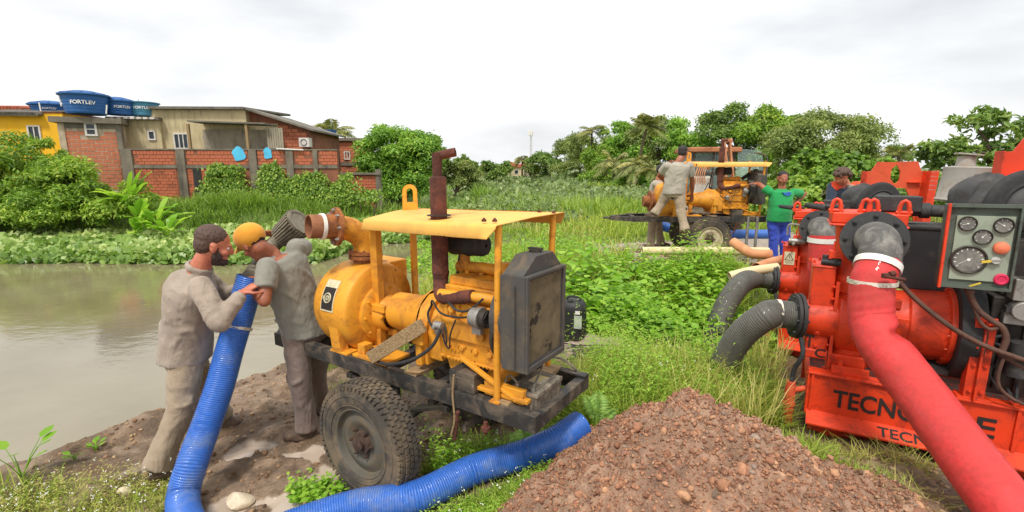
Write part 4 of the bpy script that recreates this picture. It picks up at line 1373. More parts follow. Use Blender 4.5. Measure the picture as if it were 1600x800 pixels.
# -- yellow house, far left
h = House('yellow_house', 'bright yellow house with a narrow grey window at the far left', 'house', 60, 262, 20.5, 8)
a = h.L(-60, 182); b = h.L(97, 177)
h.block('wall', M['w_yellow'], a.x, b.x, -.4, b.z, 5)
w0 = h.L(45, 198); w1 = h.L(65, 225)
h.window(w0.x, w1.x, w1.z - .1, w0.z, 1)
mb = MB(); e0 = h.L(-60, 178, -.25); e1 = h.L(60, 180, -.25); zt = h.L(30, 178, -.25).z
nn = 46
for i in range(nn):
    x = e0.x + (e1.x - e0.x) * i / nn; mb.cyl((x, -.3, zt), (x, 3, zt + .45), .09, n=6)
h.part('roof', M['fibro'], mb)
mb = MB(); q0 = h.L(-40, 164, 2.5); q1 = h.L(38, 172, 2.5); mb.bx((q0.x, 2.5, zt), (q1.x, 5, q1.z)); h.part('upper_wall', M['concrete'], mb)
mb = MB()
for i in range(16):
    x = q0.x + (q1.x - q0.x) * i / 15; mb.cyl((x, 2.2, q1.z + .03), (x, 5, q1.z + .35), .11, n=7)
h.part('tile_roof', M['tile_roof'], mb)
h.part('parapet', M['rust'], MB().bx((h.L(60, 176).x, -.03, b.z), (b.x + .04, 4, b.z + .06)))

# -- brick house with the white framed window
h2 = House('brick_house', 'small orange brick house with one white framed window under the blue tanks', 'house', 103, 262, 20.0, 24)
a = h2.L(100, 182); b = h2.L(184, 190)
h2.block('wall', M['mortar'], 0, b.x, -.3, b.z - .1, 4)
h2.wall('roof_slab', M['concrete'], -.25, b.x + .15, b.z - .1, b.z + .12, 4.4, -.2)
h2.wall('corner_column', M['mortar'], -.05, .16, -.3, b.z - .15, .3, -.045)
h2.wall('corner_column', M['concrete'], b.x - .10, b.x + .08, -.3, b.z - .15, .3, -.045)
w0 = h2.L(135, 194); w1 = h2.L(150, 210)
sk = (w0.x - .08, w1.x + .08, w1.z - .1, w0.z + .1)
h2.bricks(.16, b.x - .10, .9, b.z - .32, .31, .158, [sk], gap=.03)
h2.window(w0.x, w1.x, w1.z, w0.z, 0, .07, w=-.03, horiz=1)
h2.wall('ring_beam', M['concrete'], .16, b.x - .10, b.z - .30, b.z - .12, .2, -.03)

# -- lower beige wing
h3 = House('beige_wing', 'low stained beige house section with a tiny window beside the brick house', 'house', 184, 262, 21.6, 8)
a = h3.L(184, 186); b = h3.L(245, 188)
h3.block('wall', M['w_beige'], 0, b.x + .1, -.3, b.z, 4)
w0 = h3.L(233, 206); w1 = h3.L(242, 217); h3.window(w0.x, w1.x, w1.z, w0.z, 0)
h3.wall('roof_slab', M['concrete'], -.1, b.x + .15, b.z, b.z + .12, 4.2, -.2)
mb = MB()
for i in range(7):
    x = .15 + i * .26; mb.bx((x, -.34, b.z + .02), (x + .16, -.2, b.z + .10))
h3.part('rafter_ends', M['frame_white'], mb)

# -- tall beige house
h4 = House('beige_house', 'larger stained beige house with a slanted sheet roof and a lean-to', 'house', 245, 262, 22.0, 3)
c = h4.L(383, 172); rr = h4.L(480, 203); l = h4.L(243, 172)
h4.block('wall', M['w_beige'], 0, c.x, -.3, c.z, 5)
mb = MB(); mb.prism([(c.x, -.3), (rr.x, -.3), (rr.x, rr.z), (c.x, c.z)], (0, .35, 0), (1, 0, 0), (0, 0, 1), (0, 4.4, 0)); h4.part('brick_side_wall', M['mortar_red'], mb)
h4.wall('side_render', M['w_beige'], c.x, h4.L(430, 200).x, h4.L(0, 232).z, c.z - .55, .06, .30)
# brick courses under the sloping roof
s0 = h4.L(432, 200, .33).x; s1 = h4.L(478, 200, .33).x; hb = h4.L(430, 234, .33).z
mb = MB(); hgt = hb; row = 0
while hgt < c.z:
    x = s0 - (row % 2) * .13
    while x < s1:
        top = c.z + (rr.z - c.z) * (x + .2 - c.x) / (rr.x - c.x)
        if x >= s0 and hgt + .2 < top: mb.bx((x, .325, hgt), (min(x + .25, s1), .36, hgt + .135))
        x += .265
    hgt += .155; row += 1
h4.part('brickwork', M['brick'], mb, kind='stuff')
mb = MB(); k = 40
for i in range(k):
    x = l.x - .1 + (c.x - l.x + .1) * i / (k - 1); mb.cyl((x, -.25, c.z + .06), (x, 5, c.z + .3), .065, n=6)
h4.part('sheet_roof', M['fibro'], mb)
ang = math.atan2(rr.z - c.z, rr.x - c.x)
mb = MB(); mb.prism([(c.x, c.z + .02), (rr.x + .3, rr.z - .06), (rr.x + .3, rr.z + .02), (c.x, c.z + .12)], (0, -.15, 0), (1, 0, 0), (0, 0, 1), (0, 5.2, 0)); h4.part('sloping_roof', M['fibro'], mb)
w0 = h4.L(273, 210); w1 = h4.L(295, 231); h4.window(w0.x, w1.x, w1.z, w0.z, 2)
# lean-to
p0 = h4.L(292, 190, -1.2); p1 = h4.L(414, 194, -1.2)
mb = MB(); mb.prism([(0, p0.z), (p1.x - p0.x, p1.z), (p1.x - p0.x, p1.z + .06), (0, p0.z + .06)], (p0.x, -1.2, 0), (1, 0, 0), (0, 0, 1), (0, 1.2, 0)); h4.part('lean_to_roof', M['fibro'], mb)
for u in (294, 385):
    q = h4.L(u, 200, -1.1); h4.part('post', M['wood'], MB().bx((q.x - .05, -1.15, h4.L(u, 234, -1.1).z - .3), (q.x + .05, -1.05, p1.z)))
h4.wall('lean_to_back', M['w_grey'], h4.L(318, 200).x, h4.L(430, 200).x, h4.L(0, 236).z, p1.z - .15, .1, -.11)
q0 = h4.L(416, 200, -.9); q1 = h4.L(444, 232, -.9)
mb = MB()
for i in range(7):
    x = q0.x + (q1.x - q0.x) * i / 7; mb.bx((x, -.9, q1.z), (x + (q1.x - q0.x) / 7 - .015, -.87, q0.z + random.uniform(-.03, .03)))
h4.part('board_screen', M['w_grey'], mb)
q = h4.L(321, 217); h4.part('blue_green_patch', M['blueplastic2'], MB().prism([(-.12, .1), (.13, .12), (.14, -.02), (.02, -.12), (-.08, -.08)], (q.x, -.01, q.z), (1, 0, 0), (0, 0, 1), (0, .02, 0)))
q = h4.L(477, 221, .2); ac = h4.part('air_conditioner', M['frame_white'], MB().bx((q.x - .2, -.05, q.z - .25), (q.x + .25, .35, q.z + .15)))
ac.data.materials[0] = M['frame_white']
MB().torus((q.x + .02, -.06, q.z - .05), (0, 1, 0), .13, .015, 16, 6).build('fan_grille', M['radframe'], ac)

# -- long red brick wall with pilasters
h5 = House('red_brick_wall', 'long old red brick wall hung with vines below the beige house', 'wall', 190, 262, 20.6, 4, z0=.1)
T0 = h5.L(193, 233); T1 = h5.L(526, 236); Bm = h5.L(300, 257).z; tz = T0.z
h5.wall('wall_core', M['mortar_red'], 0, T1.x, -.5, tz - .04, .25)
h5.wall('coping', M['concrete'], -.05, T1.x + .03, tz - .035, tz + .02, .32, -.04)
pil = [h5.L(u, 240).x for u in (196, 282, 395, 453, 492)]
pil_u = [(190, 207), (276, 289), (389, 401), (447, 458), (489, 496)]
for u0, u1 in pil_u:
    h5.wall('pilaster', M['concrete'], h5.L(u0, 240).x, h5.L(u1, 240).x, -.4, tz - .04, .1, -.08)
sk = [(h5.L(u0, 240).x - .01, h5.L(u1, 240).x + .01, -9, 9) for u0, u1 in pil_u]
xs_ = T1.x
nb = h5.bricks(0, xs_, tz - .04 - .17 * 1, tz - .04, .135, .17, sk, .02, stagger=0, mat=M['brick_old'])
h5.bricks(0, xs_, Bm, tz - .04 - .17, .24, .13, sk, .02, mat=M['brick_old'], cap=200)
h5.wall('middle_beam', M['concrete'], 0, xs_, Bm - .16, Bm - .02, .1, -.05)
for u0, u1 in ((207, 276), (289, 330), (401, 415), (425, 447)):
    h5.bricks(h5.L(u0, 270).x, h5.L(u1, 270).x, .15, Bm - .17, .24, .13, [], .02, mat=M['brick_old'], stuff=True)
q0 = h5.L(301, 262); q1 = h5.L(318, 300); h5.wall('opening_shade_panel', M['opening_shade'], q0.x, q1.x, .0, q0.z, .02, -.035)  # dark sheet on the wall, painted as the shade of an opening
for (u, v, du, dv) in ((374, 241, 9, 10), (419, 240, 6, 8)):
    q = h5.L(u, v); k = du / 34
    pl = [(math.cos(t) * k * (1 + .16 * math.sin(4 * t + u)), math.sin(t) * dv / 34 * (1 + .14 * math.cos(3 * t + 1))) for t in np.linspace(0, 2 * PI, 18)[:-1]]
    h5.part('blue_painted_patch', M['skyblue'], MB().prism(pl, (q.x, -.052, q.z), (1, 0, 0), (0, 0, 1), (0, .02, 0)))
MB().bar(h5.L(432, 232, -.1), h5.L(474, 234, -.1), .05, .05).build('pale_pipe', M['white'], h5.r)

# -- far brick house with the blue tank
h6 = House('brick_outbuilding', 'unfinished brick building with a flat dark roof slab and small tank on it', 'house', 498, 262, 29, 10, z0=.3)
a = h6.L(498, 217); b = h6.L(574, 217)
h6.block('wall', M['mortar_red'], 0, b.x, -.3, a.z - .1, 4)
h6.wall('roof_slab', M['concrete'], -.15, b.x + .1, a.z - .1, a.z + .06, 4.3, -.2)
bz = h6.L(530, 253).z
h6.bricks(.1, b.x - .05, bz, a.z - .12, .27, .16, [], .02, cap=150)
h6.wall('middle_beam', M['concrete'], 0, b.x, bz - .22, bz - .02, .1, -.06)
h6.bricks(.1, b.x * .8, .3, bz - .24, .27, .16, [], .02, stuff=True)
w0 = h6.L(539, 238); w1 = h6.L(546, 248); h6.window(w0.x, w1.x, w1.z, w0.z, 1)
h6.wall('corner_column', M['concrete'], -.05, .12, -.3, a.z - .1, .2, -.05)
# -- low wall stub to the right
h7 = House('low_brick_wall', 'low broken brick wall with a dark coping left of the round tree', 'wall', 530, 262, 22.5, 8, z0=.2)
a = h7.L(528, 272); b = h7.L(592, 273)
h7.wall('wall_core', M['mortar_red'], -1.0, b.x, -.5, a.z - .03, .25)
h7.wall('coping', M['concrete'], -1.02, b.x + .1, a.z - .03, a.z + .06, .5, -.12)
h7.wall('end_post', M['concrete'], b.x - .15, b.x + .08, -.4, a.z + .22, .3, -.06)
h7.bricks(-1, b.x - .16, .1, a.z - .05, .24, .13, [], .02, mat=M['brick_old'], cap=60)

# vines on the walls
def vine(label, boxes, n, size=.15):
    c = h5.f.W(*[np.mean([(b[0] + b[1]) / 2 for b in boxes]), -.2, 0]); r = thing('climbing_vine', label, 'vine', (c.x, c.y, .1))
    pos = []
    for (u0, u1, v0, v1) in boxes:
        p0 = h5.L(u0, v1); p1 = h5.L(u1, v0); m = int(n * abs((p1.x - p0.x) * (p1.z - p0.z)))
        s = rng.uniform(p0.x, p1.x, m); t = rng.uniform(0, 1, m); z = p0.z + (p1.z - p0.z) * t
        mid = (p0.x + p1.x) / 2; s = mid + (s - mid) * (1.2 - .45 * t) + rng.normal(0, .16, m); z = p0.z + (z - p0.z) * (.72 + .9 * fbm(s, s * 0 + u0, 1.6, 3, 12)) + rng.normal(0, .06, m)
        w = -.14 - (1 - t) * .45 * rng.uniform(.1, 1, m) - np.abs(rng.normal(0, .05, m))
        pos.append(np.stack([h5.f.O.x + s * h5.f.d.x + w * h5.f.n.x, h5.f.O.y + s * h5.f.d.y + w * h5.f.n.y, .1 + z], 1))
    pos = np.concatenate(pos) - np.array([c.x, c.y, .1])
    nr = rng.normal(size=pos.shape) * .5 + [0, -1, .3]
    tip = rng.normal(size=pos.shape) * .5 + [0, -.2, -1]
    leaves('foliage', pos, nr, rng.uniform(.08, size, len(pos)), M['vine'], rng.normal(.45, .2, len(pos)), .7, tip, .06, parent=r)
    mb = MB()
    for i in range(9):
        q = V(pos[rng.integers(len(pos))]); mb.tube([V((q.x, q.y, -.2)), V((q.x + .1, q.y + .05, q.z * .5)), q], .015, 5)
    mb.build('stem', M['bark'], r)


vine('dense vine heap on the brick wall below the left blue patch', [(322, 384, 252, 310), (335, 372, 248, 270)], 900)
vine('narrow vine column up the pilaster near the right blue patch', [(414, 443, 236, 310)], 1200)
vine('broad hanging vine curtain at the right end of the brick wall', [(452, 512, 262, 312), (440, 560, 285, 318), (520, 556, 268, 312)], 800)
vine('thin vine strand on the low wall by the round tree', [(570, 590, 280, 312)], 900)
clump('wall_foot_grass', P(375, 300, 19.3).x, 19.0, 1.4, .8, 1400, .9, .035, M['reed'], (.3, 1.0), .6)
clump('wall_foot_grass', P(470, 300, 19.8).x, 19.6, 2.8, .8, 1500, .55, .035, M['reed'], (.3, 1.0), .5)
clump('wall_foot_grass', P(590, 300, 21).x, 21.0, 1.6, .8, 900, .7, .035, M['reed'], (.3, 1.0), .5)
clump('wall_foot_grass', P(300, 300, 18).x, 17.8, 1.8, .8, 1200, .5, .03, M['reed'], (.3, 1.1), .5)
clump('tall_reeds', P(700, 300, 24).x, 25.0, 2.2, 2.5, 2500, 1.4, .04, M['reed'], (.2, .9), .5)


# -- water tanks
def text_mesh(s, size, mat, name, parent, loc, rot, depth=.004, bend=None, font_space=1.0, xs=1.0):
    cu = bpy.data.curves.new(name, 'FONT'); cu.body = s; cu.size = size; cu.extrude = depth; cu.align_x = 'CENTER'; cu.align_y = 'CENTER'; cu.space_character = font_space; cu.offset = size * .018; cu.resolution_u = 3
    t = bpy.data.objects.new(name, cu); COL.objects.link(t); bpy.context.view_layer.update()
    me = bpy.data.meshes.new_from_object(t); bpy.data.objects.remove(t)
    for v in me.vertices: v.co.x *= xs
    if bend:
        R, sl_ = bend       # wrap round a cylinder of radius R whose axis is local y, behind the text plane
        for v in me.vertices:
            a = v.co.x / R; zz = v.co.z; rad = R + zz + sl_ * v.co.y
            v.co.x = rad * math.sin(a); v.co.z = rad * math.cos(a) - R
    me.materials.clear(); me.materials.append(mat)
    o = link(bpy.data.objects.new(name, me)); o.location = loc; o.rotation_euler = rot
    if parent: o.parent = parent
    return o


def tank(label, u, v, Y, r, hgt, mat, word, lid=True, rot=0.0, group='rooftop water tanks'):
    p = P(u, v, Y)
    t = thing('water_tank', label, 'water tank', p, rot + math.atan2(-p.x, p.y), group)
    mb = MB(); pr = [(0, 0), (r * .80, 0), (r * .82, .03)]
    for i in range(6):
        z = .06 + (hgt - .12) * i / 5; k = .82 + .16 * (z / hgt); pr += [(r * k, z), (r * (k + .012), z + .035), (r * k, z + .07)]
    pr += [(r * 1.0, hgt - .04), (r * 1.05, hgt - .03), (r * 1.05, hgt), (r, hgt)]
    mb.lathe(pr, (0, 0, 0), (0, 0, 1), 36); mb.build('tank_body', mat, t)
    if lid:
        mb = MB(); mb.lathe([(r * 1.07, hgt - .02), (r * 1.07, hgt + .03), (r * .9, hgt + .07), (r * .45, hgt + .17), (r * .2, hgt + .19), (0.001, hgt + .19)], (0, 0, 0), (0, 0, 1), 36)
        for k in range(12):
            a = k * PI / 6; mb.bar((math.cos(a) * r * .3, math.sin(a) * r * .3, hgt + .175), (math.cos(a) * r, math.sin(a) * r, hgt + .055), .05, .03)
        mb.build('lid', mat, t)
    if word:
        text_mesh(word, hgt * .27, M['white'], 'lettering', t, (0, -r * .945, hgt * .56), (PI / 2 - .12, 0, 0), .004, (r * .93, 0), 1.0, 1.0)
    return t


tank('large blue tank with white FORTLEV lettering and lid above the brick house', 136, 179, 20.6, .80, .74, M['blueplastic'], 'FORTLEV', rot=-.12)
tank('second blue tank with lid just right of the large one', 187, 180, 21.6, .60, .55, M['blueplastic'], 'FORTLEV', rot=.25)
tank('teal blue tank with white lettering next to the beige roof', 226, 182, 22.2, .60, .58, M['blueplastic2'], 'FORTLEV', lid=False, rot=-.1)
tank('flat blue tank half hidden behind the yellow house roof', 82, 180, 22.5, .75, .42, M['blueplastic'], 'FORTLEV', rot=-.1)
tank('small lidless blue tank standing alone on the far brick building', 514, 217, 30, .46, .50, M['blueplastic'], None, lid=False)
for i, (u0, v0, u1, v1, Y) in enumerate(((216, 155, 215, 185, 21.8), (91, 148, 96, 166, 21), (94, 160, 108, 172, 20.8), (61, 160, 64, 174, 20.6), (167, 164, 166, 178, 20.2))):
    m = MB().bar(P(u1, v1, Y), P(u0, v0, Y), .035, .035).build('roof_pipe', M['white'])
    tag(m, ['upright white pipe in front of the teal tank', 'thin leaning pole left of the large FORTLEV tank', 'slanting white pipe at the foot of the large FORTLEV tank', 'short white pipe beside the flat blue tank', 'white pipe between the large and the second blue tank'][i], 'pipe', 'roof pipes')

# -- far away: houses across the end of the canal, mast
for i, (u, v, wd_, hh_, Y, mt, lb) in enumerate(((798, 271, 5.5, 1.9, 100, 'w_beige', 'far pale house at the end of the canal, left one'), (822, 270, 5.0, 1.8, 102, 'w_grey', 'far greyish house at the end of the canal, right one'), (760, 270, 4.0, 1.7, 104, 'w_beige', 'far house mostly behind trees left of the pale house'))):
    hh = House('distant_house', lb, 'house', u, v, Y, 6, z0=.3)
    hh.block('wall', M[mt], -wd_ / 2, wd_ / 2, 0, hh_, 4)
    mb = MB(); mb.prism([(-wd_ / 2 - .3, hh_), (wd_ / 2 + .3, hh_), (0, hh_ + 1.1)], (0, -.3, 0), (1, 0, 0), (0, 0, 1), (0, 4.6, 0)); hh.part('roof', M['tile_roof'], mb)
    hh.window(-.9, -.1, .6, 1.3, 0); hh.window(.8, 1.5, .6, 1.3, 0)
mt_ = thing('lattice_mast', 'thin grey mast standing alone against the sky left of the treeline', 'mast', (P(829, 262, 110).x, 110, .2))
H_ = P(829, 206, 110).z
mb = MB()
for k in range(3):
    a = k * 2 * PI / 3; mb.cyl((math.cos(a) * .28, math.sin(a) * .28, 0), (math.cos(a) * .18, math.sin(a) * .18, H_), .05, .05, 6)
for i in range(14):
    z0 = H_ * i / 14; z1 = H_ * (i + 1) / 14; a = i * 2 * PI / 3; b = a + 2 * PI / 3
    mb.cyl((math.cos(a) * .26, math.sin(a) * .26, z0), (math.cos(b) * .24, math.sin(b) * .24, z1), .03, .03, 5)
mb.build('lattice', M['galv'], mt_)
mb = MB()
for k in range(6):
    a = k * PI / 3; mb.bx((math.cos(a) * .4 - .12, math.sin(a) * .4 - .12, H_ - 1), (math.cos(a) * .4 + .12, math.sin(a) * .4 + .12, H_ + .2))
mb.build('antenna', M['white'], mt_)


# ================================================================ yellow engine pump on its trailer
def wheel(root, c, side, rimmat, label=None):
    """c centre of tyre, axis y; side -1 = outer face towards -y"""
    c = V(c); ax = V((0, side, 0))
    R, W = .372, .168
    h = W / 2
    prof = [(.215, -h * .80), (.235, -h * .95), (.285, -h), (.335, -h * .93), (.357, -h * .76), (.364, -h * .5), (.366, 0), (.364, h * .5), (.357, h * .76), (.335, h * .93), (.285, h), (.235, h * .95), (.215, h * .80)]
    mb = MB(); mb.lathe(prof, c, ax, 64)
    # tread blocks: five staggered rows of proud blocks with grooves
    n = 58
    for row, (y, wd) in enumerate(((-h * .74, .026), (-h * .38, .024), (0, .024), (h * .38, .024), (h * .74, .026))):
        for i in range(n):
            a = 2 * PI * (i + (row % 2) * .5) / n; rr = .3685 if abs(y) < h * .6 else .3615
            d = V((math.cos(a), 0, math.sin(a))); t = V((-math.sin(a), 0, math.cos(a)))
            s = (.3 if row % 2 else -.3)
            y_ax = (V((0, 1, 0)) + t * s).normalized()
            M3 = Matrix((t, y_ax, d)).transposed()
            mb.box(c + d * rr + V((0, y, 0)), (2 * PI * .37 / n * .72, wd, .011), M3)
    for i in range(64):      # shoulder lugs
        a = 2 * PI * i / 64; d = V((math.cos(a), 0, math.sin(a))); t = V((-math.sin(a), 0, math.cos(a)))
        for sg in (-1, 1):
            mb.box(c + d * .349 + V((0, sg * h * .93, 0)), (.017, .012, .022), Matrix((t, V((0, 1, 0)), d)).transposed())
    for rr in (.30, .245):
        mb.torus(c + ax * (h * .985), ax, rr, .004, 48, 6)
    ty = mb.build('tyre', M['tyre'], root, ang=30)
    mb = MB()
    mb.lathe([(.222, h * .82), (.214, h * .86), (.205, h * .80), (.198, h * .45), (.192, h * .40), (.165, h * .50), (.145, h * .62), (.12, h * .60), (.10, h * .42), (.0, h * .42)], c, ax, 48)
    mb.lathe([(.218, -h * .8), (.20, -h * .8), (.19, h * .4)], c, ax, 48)
    rim = mb.build('rim', rimmat, root)
    mb = MB()
    mb.cyl(c + ax * h * .35, c + ax * h * .72, .075, .068, 20); mb.cyl(c + ax * h * .7, c + ax * h * 1.05, .04, .036, 14); mb.cyl(c + ax * h * 1.0, c + ax * h * 1.1, .046, .03, 6)
    mb.bolts(c + ax * h * .55, ax, .085, 6, .011, .018)
    mb.build('hub', M['hub'], root)
    MB().cyl(c + V((0, 0, 0)), c - ax * .5, .03, .03, 10).build('axle', M['blackpaint'], root)


def flange(mb, c, ax, R, th, r_in, bolts=8, br=.013):
    ax = V(ax).normalized(); c = V(c)
    mb.lathe([(r_in, -th / 2), (R, -th / 2), (R, th / 2), (r_in, th / 2)], c, ax, 36, closed=True)
    mb.bolts(c + ax * th / 2, ax, (R + r_in) / 2 + R * .06, bolts, br, br * 1.1)
    mb.bolts(c - ax * th / 2, -ax, (R + r_in) / 2 + R * .06, bolts, br, br * 1.1)
    return mb


def make_pump_trailer(label, loc, rz, rimmat, group=None, left=-1.32, posts_far=True):
    r = thing('pump_trailer', label, 'pump trailer', loc, rz, group)
    W = .65
    Y = M['yellow']; BK = M['blackpaint']
    # chassis: channel rails
    def channel(name, x0, x1, w, sgn):
        mb = MB(); mb.bx((x0, w, .618), (x1, w + .012 * sgn, .715)); mb.bx((x0, w + .012 * sgn, .703), (x1, w + .06 * sgn, .715)); mb.bx((x0, w + .012 * sgn, .618), (x1, w + .06 * sgn, .630))
        return mb.build(name, BK, r, bevel=.002)
    channel('side_rail', left, 1.03, 0.0, 1); channel('side_rail', left, 1.03, W, -1)
    for x in (left + .06, -.95, -.2, .32, .62, 1.0):
        MB().bx((x - .03, .013, .622), (x + .03, W - .013, .700)).build('cross_member', BK, r, bevel=.003)
    for x, w0 in ((.80, M['wood']), (.12, M['wood'])):
        MB().bx((x - .05, .02, .704), (x + .05, W - .02, .727)).build('deck_plank', w0, r)
    MB().bx((.50, .05, .45), (.53, .6, .49)).bx((-.06, .02, .40), (-.0, .05, .6)).bx((-.06, .6, .40), (0, .63, .6)).bx((.35, .3, .46), (.40, .62, .50)).build('axle_bracket', BK, r)
    for y in (.03, W - .03):
        mb = MB(); mb.bar((-.45, y, .585), (-.03, y, .42), .05, .02); mb.bar((.40, y, .585), (-.03, y, .42), .05, .02); mb.bx((-.47, y - .03, .56), (-.42, y + .03, .594)).bx((.38, y - .03, .56), (.43, y + .03, .594))
        mb.build('leaf_spring', M['darksteel'], r, bevel=.002)
    wheel(r, (-.03, -.20, .345), -1, rimmat)
    wheel(r, (-.03, W + .20, .345), 1, rimmat)
    # hitch
    mb = MB(); mb.bar((left + .03, .03, .66), (left - .34, W / 2, .66), .06, .08); mb.bar((left + .03, W - .03, .66), (left - .34, W / 2, .66), .06, .08); mb.torus((left - .42, W / 2, .66), (0, 0, 1), .05, .016, 20, 8)
    mb.build('drawbar', BK, r)
    # pump volute
    c0, c1, pw, ph, pr = -.86, -.43, .31, .985, .325
    mb = MB(); prof = [(.10, c0 - .02), (.22, c0), (.28, c0 + .03), (pr - .015, c0 + .09), (pr, c0 + .16), (pr, c1 - .05), (pr - .012, c1 - .015), (pr - .04, c1), (.12, c1 + .003)]
    mb.lathe(prof, (0, pw, ph), (1, 0, 0), 48)
    # volute swells towards the outlet side
    mb.bx((c0 + .10, pw - .06, ph + .1), (c1 - .05, pw + pr - .02, ph + pr - .02))
    mb.build('pump_casing', Y, r, ang=50, bevel=.01)
    mb = MB(); mb.lathe([(.10, -.01), (.205, -.01), (.21, .0), (.21, .022), (.20, .03), (.13, .035), (.12, .10), (.105, .12)], (c1, pw, ph - .03), (1, 0, 0), 40)
    mb.bolts((c1 + .03, pw, ph - .03), (1, 0, 0), .185, 10, .010, .012); mb.build('pump_cover', Y, r)
    mb = MB()
    for k in range(3):
        a = k * 2 * PI / 3 + .5; p = V((c1 + .05, pw + math.cos(a) * .13, ph - .03 + math.sin(a) * .13)); mb.box(p + V((.04, 0, 0)), (.14, .035, .05))
    mb.cyl((c1 + .12, pw - .13, ph - .02), (c1 + .12, pw + .1, ph - .02), .015, n=8); mb.build('bearing_yoke', Y, r, bevel=.005)
    mb = MB(); mb.cyl((c1 + .10, pw, ph), (c1 + .17, pw, ph), .055, n=20); mb.cyl((c1 + .05, pw, ph), (c1 + .35, pw, ph), .03, n=14); mb.build('shaft_gland', M['darksteel'], r)
    mb = MB(); mb.lathe([(.09, c1 + .16), (.125, c1 + .17), (.13, -.10), (.145, .0), (.20, .08), (.205, .10)], (0, pw, ph + .01), (1, 0, 0), 36); mb.build('bearing_housing', Y, r)
    # casing legs and base plates
    mb = MB(); mb.bar((-.56, .035, .72), (-.60, .03, 1.04), .09, .07, (0, 1, 0)); mb.build('casing_leg', Y, r, bevel=.004)
    mb = MB(); mb.bar((-.56, W - .04, .72), (-.60, W - .04, 1.0), .09, .07, (0, 1, 0)); mb.build('casing_leg', Y, r, bevel=.004)
    mb = MB(); mb.bx((-.63, .0, .716), (-.45, .13, .732)).bx((-.42, .02, .716), (-.10, .24, .736)); mb.bx((-.40, .05, .737), (-.33, .12, .80)); mb.build('foot_plate', Y, r, bevel=.003)
    mb = MB(); mb.bolts((-.28, .13, .736), (0, 0, 1), .05, 5, .014, .02); mb.cyl((-.36, .08, .75), (-.22, .16, .77), .012, n=8); mb.build('foot_bolts', M['hub'], r)
    # suction flange and stub (left)
    mb = MB(); flange(mb, (c0 - .10, pw, ph - .02), (1, 0, 0), .19, .03, .10, 8, .012); mb.cyl((c0 - .09, pw, ph - .02), (c0 + .02, pw, ph - .02), .12, n=28); mb.cyl((c0 - .22, pw, ph - .02), (c0 - .1, pw, ph - .02), .10, .10, 28, True)
    mb.build('suction_flange', M['rustflange'], r)
    # discharge: flange pair, swept elbow towards the near side, rusty pipe
    mb = MB(); flange(mb, (-.58, pw, 1.345), (0, 0, 1), .118, .024, .075, 8, .009); flange(mb, (-.58, pw, 1.375), (0, 0, 1), .118, .022, .075, 8, .009); mb.cyl((-.58, pw, 1.28), (-.58, pw, 1.34), .085, n=28)
    mb.build('outlet_flange', M['rustflange'], r)
    path = [V((-.58, pw, 1.385)), V((-.58, pw, 1.42)), V((-.582, pw - .012, 1.46)), V((-.59, pw - .045, 1.505)), V((-.602, pw - .09, 1.54)), V((-.62, pw - .14, 1.56)), V((-.635, pw - .18, 1.572))]
    MB().tube(catmull(path, 4), .082, 28).build('discharge_elbow', Y, r)
    dv = V((-.30, -1, .08)).normalized(); q = path[-1]
    mb = MB(); flange(mb, q + dv * .012, dv, .132, .024, .08, 8, .010); mb.build('discharge_flange', M['rustflange'], r)
    MB().bolts(q + dv * .024, dv, .112, 8, .013, .014).build('flange_bolts', M['steel'], r, kind='stuff')
    mb = MB(); mb.cyl(q + dv * .02, q + dv * .10, .086, .084, 28); mb.build('pipe_collar', M['rustflange'], r)
    mb = MB(); mb.cyl(q + dv * .095, q + dv * .118, .089, .089, 28); mb.build('white_band', M['white'], r)
    mb = MB(); mb.lathe([(.070, .0), (.080, .0), (.080, .095), (.073, .095), (.070, .0)], q + dv * .10, dv, 28); mb.lathe([(.0, .03), (.0725, .03)], q + dv * .10, dv, 28)
    mb.build('open_pipe', M['rust_light'], r)
    # name plate bent round the casing
    a0, a1, x0, x1 = R_(192), R_(148), -.70, -.56
    def plate_quad(aa, ab, xa, xb, rr, name, mat, par):
        mb = MB(); vs = []; n = 8
        for i in range(n + 1):
            a = aa + (ab - aa) * i / n
            for x in (xa, xb): vs.append((x, pw + math.cos(a) * rr, ph + math.sin(a) * rr))
        for i in range(n + 1):
            a = aa + (ab - aa) * i / n
            for x in (xa, xb): vs.append((x, pw + math.cos(a) * (rr - .004), ph + math.sin(a) * (rr - .004)))
        m = 2 * (n + 1); fs = [(2 * i, 2 * i + 1, 2 * i + 3, 2 * i + 2) for i in range(n)] + [(m + 2 * i, m + 2 * i + 2, m + 2 * i + 3, m + 2 * i + 1) for i in range(n)]
        fs += [(2 * i, 2 * i + 2, m + 2 * i + 2, m + 2 * i) for i in range(n)] + [(2 * i + 1, m + 2 * i + 1, m + 2 * i + 3, 2 * i + 3) for i in range(n)] + [(0, m, m + 1, 1), (2 * n, 2 * n + 1, m + 2 * n + 1, m + 2 * n)]
        return mb.add(vs, fs).build(name, mat, par)
    pl = plate_quad(R_(176), R_(137), -.68, -.55, pr + .005, 'name_plate', M['plate'], r)
    plate_quad(R_(174), R_(147), -.672, -.558, pr + .007, 'plate_field', M['letter'], pl)
    am = R_(160); pc = V((-.615, pw + math.cos(am) * (pr + .009), ph + math.sin(am) * (pr + .009))); nn = V((0, math.cos(am), math.sin(am)))
    mb = MB(); mb.torus(pc, nn, .032, .005, 24, 6); mb.torus(pc, nn, .014, .004, 20, 6); mb.bar(pc + V((-.045, 0, 0)), pc + V((-.034, 0, 0)), .02, .004, nn); mb.bar(pc - V((.001, 0, 0)) + V((0, 0, 0)), pc + V((.001, 0, 0)), .016, .006, nn)
    mb.build('round_emblem', M['plate'], pl)
    # engine: bell housing, block, pan, head, manifolds
    bw0, bw1 = .10, .50
